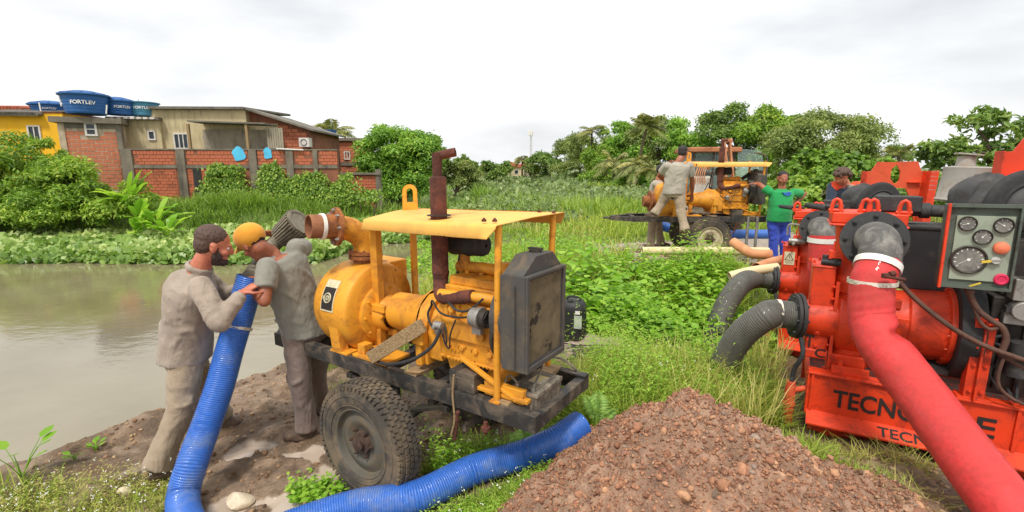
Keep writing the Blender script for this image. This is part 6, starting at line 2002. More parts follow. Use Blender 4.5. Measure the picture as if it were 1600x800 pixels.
mb = MB(); mb.bar((bx_ - .09, -1.0, 1.0), (bx_ - .06, -.5, bz_ - .1), .04, .12); mb.bar((bx_ + .09, -1.0, 1.0), (bx_ + .06, -.5, bz_ - .1), .04, .12); mb.bar((bx_ - .07, -.5, bz_), (bx_ - .05, -.75, bz_ - .6), .04, .09); mb.bar((bx_ + .07, -.5, bz_), (bx_ + .05, -.75, bz_ - .6), .04, .09); mb.cyl((bx_ - .12, -.5, bz_ - .03), (bx_ + .12, -.5, bz_ - .03), .05, n=12); mb.bx((bx_ - .2, -1.1, .5), (bx_ + .2, -.3, 1.05))
mb.build('boom', M['cabroof'], bk, bevel=.01)
mb = MB(); mb.bx((x0 - .05, -.4, .8), (x0 + .35, -.15, 1.45)); mb.build('white_tank', M['tractor'], bk, bevel=.05)
mb = MB()
for k in range(5): mb.tube(catmull([(x0 + .05 + k * .05, -.3, 1.0), (x0 - .05 + k * .05, -.45, 1.5), (x0 + .1 + k * .04, -.4, 1.75), (x0 + .3, -.3, 1.6)], 5), .012, 6)
mb.build('hydraulic_line', M['pvc_orange'], bk)


# ================================================================ red pump sets
def arch_poly(s, k=1.0):
    # outline of the lifting arch, metres, origin at the left lip foot
    return


def make_red_pump(label, loc, rz, arch_w, drum_c, arch_o, front=True):
    r = thing('red_pump_set', label, 'pump', loc, rz, 'orange red pump sets')
    fr = Fr(loc, math.degrees(rz))
    RD = M['red']
    # ---- skid
    L1 = 2.1 if front else 1.5
    mb = MB(); mb.bx((0, 0, .19), (L1, .012, .485)); mb.bx((-.01, -.025, .485), (L1, .10, .50)); mb.bx((-.012, -.02, .17), (0, .10, .485)); mb.build('side_beam', RD, r, bevel=.003)
    mb = MB(); mb.prism([(-.002, .20), (-.002, .185), (-.115, .125), (-.115, .14)], (0, 0, 0), (0, 1, 0), (0, 0, 1), (L1, 0, 0)); mb.build('side_lip', RD, r, bevel=.002)
    mb = MB(); mb.bx((.02, .02, -.12), (.60, .035, .18)); mb.bx((.86, .02, -.12), (L1, .035, .18)); mb.bx((.60, .02, .12), (.86, .035, .18)); mb.bx((.0, -.03, -.13), (L1, .08, -.10)); mb.bx((.60, .02, -.099), (.605, .2, .119)); mb.build('base_beam', RD, r, bevel=.003)
    MB().bx((.56, .20, -.12), (.9, .21, .18)).build('recess_shade_plate', M['opening_shade'], r)  # dark plate behind the beam gap, painted as the shade inside
    MB().bx((-.012, 1.1, .0), (L1, 1.13, .50)).bx((-.012, .102, .30), (.012, 1.098, .42)).bx((L1 - .03, .105, .2), (L1, 1.095, .48)).build('far_beam', RD, r)
    MB().bx((.03, .05, .24), (L1 - .05, 1.08, .26)).build('tread_deck', worn('wet_tread_plate', C(122, 96, 84), C(70, 56, 50), .5, .3, .4, sc=10, bump=.3), r)
    mb = MB(); rs = random.Random(3)
    for i in range(44):
        for j in range(9):
            x = .08 + i * .045; y = .10 + j * .1; mb.box((x, y, .263), (.028, .008, .006), Matrix.Rotation(.78 * (1 if (i + j) % 2 else -1), 3, 'Z'))
    mb.build('tread_bars', RD, r, kind='stuff')
    for x in ((.0, 1.12) if front else (.0,)):
        MB().bx((x + .012, -.018, .13), (x + .03, -.002, .484)).build('rib', RD, r, bevel=.002)
    # ---- pump casing
    mb = MB(); mb.bx((-.05, .14, .60), (.10, .46, 1.27)); mb.bx((-.055, .135, 1.26), (.105, .465, 1.285)); mb.bx((-.06, .12, .56), (.11, .48, .63)); mb.build('suction_chamber', RD, r, bevel=.018)
    mb = MB(); mb.bolts((.02, .134, .78), (0, -1, 0), .001, 1, .034, .02); mb.bolts((.02, .134, .66), (0, -1, 0), .001, 1, .014, .014); mb.bolts((.02, .30, 1.285), (0, 0, 1), .09, 6, .012, .014); mb.build('plugs', RD, r, kind='stuff')
    ax = V((-1, -.30, .03)).normalized(); fc = V((-.11, .19, .86))
    mb = MB(); mb.cyl(fc - ax * .22, fc - ax * .015, .17, .125, 28); mb.build('suction_cone', RD, r)
    mb = MB(); flange(mb, fc, ax, .178, .026, .10, 8, .013); flange(mb, fc + ax * .03, ax, .172, .022, .10, 8, .011); mb.build('suction_flange', M['castblack'], r)
    mb = MB(); mb.bar((.118, .13, .46), (.118, .13, 1.17), .022, .03, (0, 1, 0))
    for i in range(8): mb.bolts((.10, .13, .50 + i * .09), (-1, -.6, 0), .001, 1, .011, .014)
    mb.build('casing_seam', RD, r)
    mb = MB(); mb.lathe([(.13, .50), (.145, .52), (.150, .8), (.155, 1.08), (.172, 1.09), (.175, 1.19), (.158, 1.22), (.150, 1.30), (.160, 1.42), (.178, 1.58)], (.245, .30, 0), (0, 0, 1), 36); mb.build('discharge_column', RD, r, ang=28)
    mb = MB(); mb.bx((.02, .10, 1.585), (.48, .50, 1.605)); mb.bx((.03, .11, 1.606), (.47, .49, 1.685)); mb.build('top_cover', RD, r, bevel=.012)
    mb = MB()
    for x in (.05, .23, .275, .44):
        p0 = V((x, .13 if x in (.05, .44) else .2, 1.685)); mb.tube([p0 + V((-.028, 0, -.01)), p0 + V((-.026, 0, .05)), p0 + V((-.016, 0, .082)), p0 + V((0, 0, .092)), p0 + V((.016, 0, .082)), p0 + V((.026, 0, .05)), p0 + V((.028, 0, -.01))], .014, 10); mb.cyl(p0 + V((-.045, 0, .012)), p0 + V((.045, 0, .012)), .012, n=10)
    mb.build('shackles', RD, r)
    # lower volute body and foot
    mb = MB(); mb.lathe([(.05, 0), (.21, .01), (.25, .05), (.26, .14), (.25, .24), (.20, .30), (.12, .31)], (.10, .33, .84), (1, 0, 0), 40); mb.bx((.12, .12, .30), (.34, .50, .62)); mb.build('volute', RD, r, bevel=.01)
    mb = MB(); mb.bx((.13, .03, .50), (.36, .06, .56)).bx((.17, .06, .27), (.20, .3, .60)).bx((.13, .06, .27), (.36, .3, .30)); mb.build('casing_foot', RD, r, bevel=.004)
    # outlet: big black flange, rubber elbow
    on_ = V((.03, -1, .20)).normalized(); oc = V((.285, .06, 1.505))
    MB().cyl(oc - on_ * .24, oc - on_ * .01, .140, .145, 30).build('outlet_branch', RD, r)
    mb = MB(); flange(mb, oc, on_, .200, .024, .11, 8, .017); mb.build('outlet_flange', M['castblack'], r)
    pth = catmull([oc, oc + on_ * .06, oc + on_ * .12 + V((.01, 0, -.02)), oc + on_ * .17 + V((.015, 0, -.07)), V((.303, -.145, 1.43)), V((.303, -.152, 1.385))], 6)
    mb = MB(); mb.tube(pth, [.118] * 3 + [.121] * (len(pth) - 3), 32); mb.torus(pth[-2], pth[-1] - pth[-2], .120, .006, 36, 8); mb.build('rubber_elbow', M['rubber_dusty'], r)
    # ---- drive line
    mb = MB(); mb.lathe([(.12, .38), (.2, .40), (.22, .46), (.225, .55), (.24, .56), (.245, .76), (.275, .77), (.275, .80)], (0, .32, .89), (1, 0, 0), 44, ); mb.bx((.30, .1, .90), (.62, .3, .96)).bx((.30, .12, 1.02), (.50, .4, 1.08)).bx((.28, .08, .72), (.50, .3, .77))
    mb.build('gear_housing', RD, r, bevel=.005)
    mb = MB(); mb.bolts((.80, .32, .89), (-1, 0, 0), .262, 16, .010, .03); mb.build('housing_bolts', M['redfade'], r, kind='stuff')
    MB().lathe([(.20, .803), (.345, .803), (.35, .82), (.35, .91), (.345, .93), (.20, .93)], (0, .32, .89), (1, 0, 0), 48).build('coupling_ring', M['rubber'], r)
    mb = MB(); mb.bx((.60, .10, .60), (.80, .30, .635)); mb.build('slot_shade_block', M['opening_shade'], r)  # dark block painted as the shade of a slot
    MB().bx((.42, .34, 1.12), (.79, .80, 1.585)).build('black_tank', worn('speckled_black_tank', C(44, 42, 44), C(80, 62, 54), .34, .4, sc=9, chip=C(150, 140, 130), chip_amt=.745, rust_sc=60), r, bevel=.02)
    MB().bx((.30, .28, 1.607 + .085), (.56, .44, 1.80)).cyl((.50, .36, 1.70), (.95, .36, 1.70), .042, n=18).cyl((.56, .36, 1.70), (.62, .36, 1.70), .055, n=18).cyl((.74, .36, 1.58), (.40, .36, 1.58), .03, n=12).build('actuator', M['castblack'], r, bevel=.008)
    mb = MB(); mb.cyl((.0, .42, 1.69), (-.12, .48, 1.70), .022, n=12); mb.cyl((-.14, .48, 1.705), (.12, .40, 1.70), .018, n=12); mb.build('breather_pipe', M['castblack'], r)
    # ---- post with bolts
    mb = MB(); mb.bx((.86, -.015, .50), (.965, -.003, 1.06)); mb.bx((.905, -.045, .50), (.917, -.0151, 1.04)); mb.bx((.86, -.003, .50), (.872, .08, 1.06)); mb.bx((.83, -.02, .50), (1.0, .08, .512)); mb.build('support_post', RD, r, bevel=.002)
    mb = MB()
    for z in (.56, .74, .86, 1.01):
        for x in (.885, .943): mb.bolts((x, -.015, z), (0, -1, 0), .001, 1, .013, .012)
    mb.build('post_bolts', RD, r, kind='stuff')
    # ---- small drain, fittings
    mb = MB(); mb.cyl((-.115, .0, .05), (-.115, .0, .30), .036, n=20); mb.cyl((-.115, .0, .28), (-.115, .0, .39), .040, .030, 20); mb.cyl((-.115, 0, .20), (-.115, 0, .22), .043, n=20); mb.cyl((-.11, .0, .32), (.0, .05, .34), .022, n=12); mb.build('drain_pipe', M['redfade'], r)
    mb = MB(); mb.tube(catmull([(-.115, 0, .38), (-.10, -.0, .5), (-.06, -.01, .62), (-.08, .08, .72)], 6), .017, 10); mb.build('drain_hose', M['rubber'], r)
    mb = MB(); mb.cyl((.0, .16, 1.31), (.12, .14, 1.31), .024, n=14); mb.cyl((.02, .16, 1.31), (.02, .16, 1.36), .02, n=12); mb.cyl((.09, .15, 1.31), (.09, .15, 1.34), .03, n=12); mb.build('valve_body', M['castblack'], r)
    mb = MB(); mb.bx((.04, .12, 1.345), (.10, .19, 1.40)); mb.cyl((.07, .15, 1.40), (.07, .15, 1.47), .008, n=8); mb.build('relief_valve', RD, r, bevel=.004)
    # ---- engine end
    if front:
        mb = MB(); mb.bx((.96, .12, .52), (1.8, .62, 1.18)); mb.bx((1.0, .16, 1.18), (1.8, .5, 1.55)); mb.cyl((.97, .3, .85), (1.0, .3, .85), .22, n=32)
        for i in range(7): mb.bx((1.02 + i * .1, .09, .56), (1.05 + i * .1, .12, 1.15))
        mb.build('engine_block', M['darksteel'], r, bevel=.012)
        mb = MB(); mb.bx((1.02, .02, 1.18), (1.16, .14, 1.32)).cyl((1.05, .03, 1.40), (1.2, .03, 1.40), .05, n=18).bx((1.0, .04, 1.02), (1.12, .1, 1.10)).cyl((1.08, .0, 1.12), (1.08, .1, 1.12), .06, n=20).bx((1.13, .0, 1.36), (1.3, .08, 1.48)); mb.build('injection_pump', M['steel'], r, bevel=.008)
        mb = MB(); mb.cyl((1.10, .02, .70), (1.10, .02, .92), .06, n=20); mb.cyl((1.24, .02, .70), (1.24, .02, .95), .06, n=20); mb.bx((1.0, .02, 1.10), (1.35, .08, 1.14)); mb.build('oil_filter', M['castblack'], r)
        mb = MB(); rs = random.Random(5)
        for i in range(8):
            a = V((rs.uniform(.98, 1.3), rs.uniform(-.02, .08), rs.uniform(.6, 1.5))); mb.tube(catmull([a, a + V((rs.uniform(-.1, .1), -.05, rs.uniform(-.15, .1))), a + V((rs.uniform(-.05, .25), 0, rs.uniform(-.2, .1)))], 6), rs.choice([.006, .009, .012]), 8)
        mb.build('fuel_lines', M['rubber'], r)
        MB().bx((1.0, .12, .265), (1.28, .28, .36)).build('green_tray', worn('green_plastic', C(60, 170, 90), C(90, 110, 80), .35, .5), r, bevel=.01)
    # ---- wrapped drum filter with its big end disc
    dc = V(drum_c); da = V((-.55, .83, .05)).normalized()
    k = 1.0
    mb = MB(); mb.lathe([(.10, -.03), (.225, -.03), (.242, -.02), (.25, 0), (.242, .02), (.225, .03)], dc, da, 48); mb.torus(dc - da * .03, da, .16, .012, 40, 8); mb.build('filter_disc', M['rubber'], r)
    mb = MB(); mb.ell(dc - da * .03, (da * .075, basis(da)[1] * .145, basis(da)[2] * .145), 28, 14); mb.torus(dc - da * .105 + V((0, 0, .02)), da, .022, .006, 16, 6); mb.build('filter_dome', M['tarp'], r)
    # crumpled wrap
    n, m = 56, 22; vs = []; A, U, Wd = basis(da); rs = np.random.default_rng(5)
    for i in range(m):
        t = i / (m - 1)
        for j in range(n):
            a = 2 * PI * j / n; rad = .195 + .014 * math.sin(t * 17 + 2 * math.sin(a * 2)) + .012 * math.sin(a * 5 + t * 6) + rs.normal(0, .0025) + .018 * math.exp(-((t - .35) / .05) ** 2) + .02 * math.exp(-((t - .75) / .05) ** 2)
            vs.append(dc + A * (.02 + t * .30) + (U * math.cos(a) + Wd * math.sin(a)) * rad)
    mb = MB(); mb.add(vs, [(i * n + j, i * n + (j + 1) % n, (i + 1) * n + (j + 1) % n, (i + 1) * n + j) for i in range(m - 1) for j in range(n)] + [tuple(range((m - 1) * n, m * n))]); mb.build('drum_wrapping', M['tarp'], r, ang=60)
    # ---- lifting arch
    ao = V(arch_o); ux = V((math.cos(arch_w), math.sin(arch_w), 0)); dn = V((-ux.y, ux.x, 0)) * .014
    Z = V((0, 0, 1))
    # plate in pieces round the opening (metres): x to the right, z up, origin left lip foot
    mb = MB()
    mb.prism([(.0, .0), (.09, .0), (.09, .175), (.0, .17)], ao, ux, Z, dn)
    mb.prism([(.09, .0), (.30, -.005), (.30, .275), (.145, .28), (.09, .18)], ao, ux, Z, dn)
    mb.prism([(.40, -.01), (.48, -.015), (.56, -.16), (.64, -.5), (.76, -.55), (.76, .16), (.62, .18), (.57, .285), (.40, .28)], ao, ux, Z, dn)
    mb.prism([(.30, -.005), (.40, -.01), (.40, .07), (.36, .03), (.30, .09)], ao, ux, Z, dn)
    mb.prism([(.30, .20), (.35, .25), (.40, .17), (.40, .28), (.30, .275)], ao, ux, Z, dn)
    mb.build('lifting_arch', M['redfade'] if not front else RD, r, ang=30)
    mb = MB(); mb.prism([(-.012, -.0), (0, 0), (0, .175), (-.012, .175)], ao - dn * 6, ux, Z, dn * 7); mb.prism([(.615, -.62), (.63, -.62), (.655, .178), (.64, .178)], ao - dn * 8, ux, Z, dn * 7.9); mb.prism([(.615, -.62), (.70, -.62), (.725, .18), (.642, .18)], ao - dn * 8.6, ux, Z, dn * .6)
    mb.prism([(.0, .0), (.20, .0), (.20, -.012), (.0, -.012)], ao - dn * 6, ux, Z, dn * 6); mb.prism([(.48, .06), (.62, .06), (.62, .048), (.48, .048)], ao - dn * 3, ux, Z, dn * 2.9)
    mb.bar(ao + ux * .72 + Z * -.5 - dn, ao + ux * .72 + Z * -1.5 - dn, .08, .08)
    mb.build('arch_stiffener', RD, r, bevel=.003)
    return r, fr


RO = V((2.24, 3.44, .10)); RA = R_(-30)
fr1 = Fr(RO, -30)
dc1 = fr1.L(1592, 326, .30); ao1 = fr1.L(1553, 276, .62)
r1, _ = make_red_pump('near orange red pump set with the grey green control panel and stencilled lettering', RO, RA, R_(14), dc1, ao1, True)
RO2 = V((3.10, 5.39, -.06)); fr2 = Fr(RO2, -30)
dc2 = fr2.L(1372, 321, .30); ao2 = fr2.L(1346, 292, .60)
r2, _ = make_red_pump('second orange red pump set standing behind the near one with a warning sticker', RO2, RA, R_(26), dc2, ao2, False)

# control panel of the near set
pn = MB(); w0 = -.10
a = fr1.L(1482, 319, w0); b_ = fr1.L(1464, 446, w0); c_ = fr1.L(1583, 456, w0); d_ = fr1.L(1599, 321, w0)
po = V((a.x, w0, a.z)); px_ = (d_ - a); py_ = (b_ - a)
def pp(x, y, o=0.0): return po + px_ * x + py_ * y + V((0, -o, 0))
def pbox(mb, x0, y0, x1, y1, o0, o1):
    return mb.add([pp(x0, y0, o0), pp(x1, y0, o0), pp(x1, y1, o0), pp(x0, y1, o0), pp(x0, y0, o1), pp(x1, y0, o1), pp(x1, y1, o1), pp(x0, y1, o1)], [(0, 1, 2, 3), (7, 6, 5, 4), (0, 4, 5, 1), (1, 5, 6, 2), (2, 6, 7, 3), (3, 7, 4, 0)])
mb = MB(); pbox(mb, 0, 0, 1, 1, -.09, 0); box = mb.build('control_box', M['paneldark'], r1, bevel=.004)
mb = MB(); pbox(mb, -.005, -.01, .035, 1.01, .0005, .03); mb.build('box_edge', M['red'], box)
mb = MB(); pbox(mb, .035, -.01, 1.005, .03, .0005, .03); pbox(mb, .97, .03, 1.005, 1.0, .0005, .03); pbox(mb, .035, .965, .97, 1.0, .0005, .028); mb.build('box_rim', M['paneldark'], box)
mb = MB(); pbox(mb, .14, .13, .93, .90, .001, .012); plate = mb.build('gauge_plate', M['panel'], r1, bevel=.002)


def pxy(u, v):
    q = fr1.L(u, v, w0) - po; det = px_.x * py_.z - px_.z * py_.x
    return (q.x * py_.z - q.z * py_.x) / det, (px_.x * q.z - px_.z * q.x) / det


def gauge(u, v, rp, needle):
    x, y = pxy(u, v); rad = rp / 275; c = pp(x, y, .012)
    mb = MB(); mb.lathe([(rad * .86, .0), (rad, .002), (rad, .012), (rad * .93, .018), (rad * .84, .012), (rad * .84, .004)], c, (0, -1, 0), 32); g = mb.build('gauge', M['darksteel'], r1)
    MB().lathe([(0, .006), (rad * .85, .006)], c, (0, -1, 0), 28).build('dial', M['gaugeface'], g)
    mb = MB(); n = 12 if rp > 18 else 8
    for i in range(n):
        t = R_(-40 + 260 * i / (n - 1)); d = V((math.cos(t), 0, math.sin(t))); mb.bar(c + d * rad * .66 + V((0, -.0075, 0)), c + d * rad * .80 + V((0, -.0075, 0)), .0016 + rad * .03, .0008, (0, -1, 0))
    t = R_(needle); d = V((math.cos(t), 0, math.sin(t))); mb.bar(c - d * rad * .2 + V((0, -.0085, 0)), c + d * rad * .6 + V((0, -.0085, 0)), .002, .001, (0, -1, 0)); mb.cyl(c + V((0, -.007, 0)), c + V((0, -.010, 0)), rad * .1, n=10)
    mb.build('dial_marks', M['white'], g)


gauge(1511, 349, 12.5, 200); gauge(1567, 352, 13, 150); gauge(1534, 370, 13, 55); gauge(1512, 405, 24.5, 215)
x, y = pxy(1563, 387); c = pp(x, y, .012)
MB().lathe([(.0, .030), (.025, .028), (.036, .018), (.038, .0)], c, (0, -1, 0), 24).build('stop_button', worn('faded_orange_plastic', C(226, 120, 84), C(200, 100, 70), .35, .5), r1)
x, y = pxy(1563, 436); c = pp(x, y, .014)
mb = MB(); mb.torus(c, (0, -1, 0), .026, .010, 24, 8); mb.cyl(c, c + V((0, -.006, 0)), .02, n=16); mb.build('pink_knob', worn('magenta_plastic', C(214, 40, 84), C(180, 40, 70), .3, .4), r1)
x, y = pxy(1553, 407); c = pp(x, y, .014); mb = MB(); mb.bar(c + V((-.06, -.01, -.012)), c + V((-.02, -.02, .0)), .014, .008, (0, -1, 0)); mb.bar(c + V((-.10, -.01, -.17)), c + V((-.05, -.02, -.14)), .009, .006, (0, -1, 0)); mb.build('yellow_lead', worn('yellow_plastic', C(226, 196, 70), C(180, 150, 60), .3, .5), r1)
mb = MB(); mb.cyl(c, c + V((0, -.018, .006)), .022, n=16); mb.bar(c + V((-.02, -.02, 0)), c + V((.03, -.02, .006)), .012, .006, (0, -1, 0)); mb.build('ignition_switch', M['steel'], r1)
# conduits below the panel
mb = MB(); q = lambda u, v, w=-.06: fr1.L(u, v, w)
mb.tube(catmull([q(1513, 450), q(1520, 470), q(1530, 486), q(1548, 500), q(1566, 512), q(1572, 530), q(1566, 548)], 6), .018, 10); mb.tube(catmull([q(1518, 466), q(1530, 500), q(1545, 514), q(1560, 512)], 6), .011, 8)
mb.cyl(q(1512, 446), q(1516, 458), .026, n=12); mb.build('conduit', M['brown_cable'], r1)
mb = MB(); mb.tube(catmull([q(1568, 560), q(1560, 585), q(1562, 605), q(1580, 622), q(1600, 632)], 6), .010, 8); mb.build('loose_hose', M['brown_cable'], r1)
mb = MB(); mb.tube(catmull([q(1398, 432, -.05), q(1425, 462, -.06), q(1460, 492, -.07), q(1500, 520, -.08), q(1545, 543, -.08), q(1610, 566, -.06)], 7), .016, 10)
mb.tube(catmull([q(1560, 552, -.03), q(1600, 575, -.03), q(1640, 590, -.03)], 6), .014, 8); mb.build('long_cable', M['brown_cable'], r1)
# grey silencer drum with its rain cap
mc = fr1.L(1499, 315, .95); t0 = fr1.L(1504, 262, .95).z; cap = fr1.L(1504, 244, .95).z; rb_ = .198
mb = MB(); mb.lathe([(0, mc.z), (rb_, mc.z), (rb_ + .012, mc.z + .015), (rb_, mc.z + .03), (rb_ * .93, t0 - .02), (rb_ * .94, t0), (rb_ * .88, t0 + .006), (0, t0 + .012)], (mc.x, .95, 0), (.03, 0, 1), 36)
for i in range(5): mb.bolts((mc.x, .95, mc.z + .08 + i * .035), (.03, 0, 1), rb_ * .96, 40, .003, .003, i * .07)
mb.build('silencer_drum', M['galv'], r1)
mb = MB(); mb.cyl((mc.x, .95, t0), (mc.x + .002, .95, cap), .062, .055, 20); mb.box((mc.x + .01, .95, cap + .012), (.15, .15, .012), Matrix.Rotation(.12, 3, 'Y')); mb.build('rain_cap', M['galv'], r1, bevel=.004)
mb = MB(); mb.bar((mc.x, .95, mc.z), (mc.x, .95, .5), .07, .07); mb.build('silencer_stand', M['castblack'], r1)

# lettering on the skid (paint sits 1 mm proud)
def face_text(s, u0, v0, u1, hgt, w, name='lettering', tilt=0.0, par=r1, mat='letter', dz=0.0):
    a = fr1.L(u0, v0, w); b2 = fr1.L(u1, v0, w); wd_ = b2.x - a.x
    o = text_mesh(s, hgt * 1.38, M[mat], name, None, (0, 0, 0), (0, 0, 0), .0012)
    xs = [v.co.x for v in o.data.vertices]; ys = [v.co.y for v in o.data.vertices]; k = wd_ / (max(xs) - min(xs)); ky = hgt / (max(ys) - min(ys))
    for v in o.data.vertices: v.co.x = (v.co.x - min(xs)) * k; v.co.y = (v.co.y - min(ys)) * ky
    o.parent = par; o.rotation_euler = (PI / 2 + tilt, 0, 0); return o, a


for s, u0, u1, vb in (('TECNO', 1299, 1436, 658), ('E', 1530, 1562, 658)):
    o, a = face_text(s, u0, 640, u1, .135, -.003); o.location = (a.x, -.0035, .255)
o, a = face_text('TECNO', 1368, 690, 1478, .085, -.06); tl = math.atan2(.06, .115)
o.rotation_euler = (tl, 0, 0); o.location = (a.x, -.104, .1475)
o, a = face_text('T', 1238, 512, 1252, .10, .1); o.location = (-.049, .1325, .64)
o, a = face_text('CI', 1274, 520, 1298, .07, .1); o.location = (.02, .117, .575)
# warning sticker on the rear set
def sticker(par, x, w, z):
    s = MB().bx((x, w - .004, z), (x + .105, w - .001, z + .15)).build('warning_sticker', M['plate'], par)
    mb = MB(); cx = x + .052
    tri = [V((cx - .042, w - .005, z + .055)), V((cx + .042, w - .005, z + .055)), V((cx, w - .005, z + .13))]
    for i in range(3): mb.bar(tri[i], tri[(i + 1) % 3], .006, .002, (0, 1, 0))
    mb.bar((cx, w - .005, z + .075), (cx, w - .005, z + .105), .006, .002, (0, 1, 0)); mb.bar((cx - .04, w - .005, z + .035), (cx + .04, w - .005, z + .035), .003, .002, (0, 0, 1)); mb.bar((cx - .04, w - .005, z + .022), (cx + .03, w - .005, z + .022), .003, .002, (0, 0, 1))
    mb.build('triangle_sign', M['letter'], s)


sticker(r2, -.03, .139, 1.06)
mb = MB(); mb.tube(catmull([(-.02, .15, 1.40), (-.02, .15, 1.50), (.02, .14, 1.53), (.12, .13, 1.52)], 5), .012, 8); mb.cyl((.0, .12, 1.34), (.16, .12, 1.34), .035, n=14); mb.cyl((.05, .12, 1.34), (.05, .06, 1.30), .016, n=8); mb.build('tap', M['steel'], r2)

# suction hoses, red hoses
def hose_thing(name, label, loc): return thing(name, label, 'hose', loc)


fl1 = fr1.W(-.11, .19, .86); d1 = fr1.W(-.11 - .30, .19 - .09, .87) - fl1
g = hose_thing('grey_suction_hose', 'nearer grey ribbed suction hose curving down from the near red pump', (fl1.x - .4, fl1.y + .3, .1))
pts = [fl1 + d1.normalized() * .02, fl1 + d1.normalized() * .16, P(1196, 494, 3.66), P(1160, 522, 3.76), P(1135, 560, 3.88), P(1118, 600, 4.0), P(1106, 650, 4.1)]
o1, _ = ribbed('ribbed_hose', None, pts, .108, .016, .0022, M['greyhose'], n=32)
o2 = band(fl1 + d1.normalized() * .15, d1, .112, .028, M['zinc'], None, 'hose_clamp'); to_world(g, [o1, o2])
fl2 = fr2.W(-.11, .19, .86); d2 = d1
g = hose_thing('grey_suction_hose', 'farther grey ribbed suction hose curving down from the second red pump', (fl2.x - .6, fl2.y - .3, .1))
pts = [fl2 + d2.normalized() * .02, fl2 + d2.normalized() * .2, P(1158, 444, 5.45), P(1136, 474, 5.3), P(1122, 510, 5.15), P(1112, 550, 5.0), P(1106, 590, 4.85)]
o1, _ = ribbed('ribbed_hose', None, pts, .118, .018, .0022, M['greyhose'], n=32)
o2 = band(fl2 + d2.normalized() * .2, d2, .121, .03, M['zinc'], None, 'hose_clamp'); to_world(g, [o1, o2])


def layflat(label, pts, rs, loc, crease=None):
    g = hose_thing('red_layflat_hose', label, loc)
    path = catmull(pts, 14); k = len(path); rr = []
    for i in range(k):
        t = i / (k - 1) * (len(rs) - 1); j = min(int(t), len(rs) - 2); rr.append(rs[j] + (rs[j + 1] - rs[j]) * (t - j))
    mb = MB(); mb.tube(path, rr, 48, caps=False)
    vs = []
    for idx, v in enumerate(mb.v):
        i = idx // 48; p = V(v); c = path[i]; rel = p - c
        w = 1 + .012 * math.sin(i * .9 + rel.x * 30) * math.sin(rel.z * 40) + .006 * math.sin(i * .23 + rel.y * 50)
        if crease:
            cp, rad, dirv, depth = crease
            q = p - cp; along = q.dot(dirv[0]); side = q.dot(dirv[1])
            if side > 0:
                k2 = math.exp(-((along) / rad) ** 2) * min(1, side / .05) * depth; rel = rel * (1 - k2)
                rel = rel * (1 + .09 * math.exp(-((along - .055) / .03) ** 2) * min(1, side / .08))
        vs.append(tuple(c + rel * w))
    mb.v = vs; o = mb.build('hose_body', M['redhose'], None, ang=75)
    return g, o, path


el = fr1.W(.303, -.152, 1.395)
def T_(u, v, t): return V((0, 0, HC)) + ray(u, v) * t
hp_ = [el + V((0, 0, .0)), T_(1363, 440, 3.18), T_(1361, 470, 3.16), T_(1362, 500, 3.14), T_(1374, 532, 3.06), T_(1396, 562, 2.96), T_(1438, 616, 2.78), T_(1500, 700, 2.50), T_(1562, 780, 2.30), T_(1625, 855, 2.15), T_(1700, 930, 2.1)]
cpt = T_(1388, 512, 3.02)
g, o, path = layflat('thick red lay flat hose clamped to the near pump, reaching the bottom right corner', hp_, [.122, .124, .126, .128, .130, .134, .132, .130, .131, .132, .134], (2.4, 2.6, .2), (cpt, .022, (V((.25, 0, .97)), V((.75, -.66, 0))), .34))
b1_ = band(el.lerp(T_(1363, 440, 3.18), .25), el - T_(1363, 440, 3.18), .130, .045, M['white'], None, 'white_band', False)
b2_ = band(T_(1363, 440, 3.18), (0, .04, 1), .134, .028, M['zinc'], None, 'hose_clamp'); 
mb = MB(); bb_ = T_(1388, 431, 3.0); mb.box(bb_, (.07, .03, .03)); mb.cyl(bb_ + V((-.03, -.01, 0)), bb_ + V((.09, -.02, -.02)), .012, n=8); mb.cyl(bb_ + V((.0, -.01, .012)), bb_ + V((.03, -.01, .02)), .018, n=8); b3_ = mb.build('clamp_screw', M['rust'], None, bevel=.003)
to_world(g, [o, b1_, b2_, b3_])
el2 = fr2.W(.303, -.152, 1.395)
g, o, path = layflat('red hose hanging from the second red pump behind the near one', [el2 + V((0, 0, .06)), el2 + V((.0, -.02, -.15)), el2 + V((.02, -.05, -.4)), el2 + V((.15, -.15, -.8)), el2 + V((.5, -.3, -1.2))], [.122, .124, .125, .13, .13], (el2.x, el2.y, .0))
b1_ = band(el2 + V((0, 0, .01)), (0, 0, 1), .131, .05, M['white'], None, 'white_band', False)
to_world(g, [o, b1_])


# ================================================================ people
TEXN = {}
M['beard'] = hair_mat('short_dark_beard', C(84, 62, 52), C(44, 34, 30)); M['hair_brown'] = hair_mat('brown_cropped_hair', C(104, 78, 64), C(62, 46, 38))
def noise_tex(sz):
    if sz not in TEXN:
        t = bpy.data.textures.new('folds', 'CLOUDS'); t.noise_scale = sz; t.noise_depth = 2; TEXN[sz] = t
    return TEXN[sz]


def skinned(mb, name, mat, parent, voxel, it=4, disp=None, fac=.5):
    me = bpy.data.meshes.new(name); me.from_pydata(mb.v, [], mb.f)
    bm = bmesh.new(); bm.from_mesh(me); bmesh.ops.recalc_face_normals(bm, faces=bm.faces); bm.to_mesh(me); bm.free()
    me.transform(Matrix.Translation(-V(parent.location))); me.materials.append(mat)
    o = link(bpy.data.objects.new(name, me)); o.parent = parent
    m = o.modifiers.new('remesh', 'REMESH'); m.mode = 'VOXEL'; m.voxel_size = voxel; m.use_smooth_shade = True
    s = o.modifiers.new('smooth', 'SMOOTH'); s.factor = fac; s.iterations = it
    if disp:
        for st, sz in disp:
            d = o.modifiers.new('folds', 'DISPLACE'); d.texture = noise_tex(sz); d.strength = st; d.mid_level = .5; d.texture_coords = 'LOCAL'
    return o


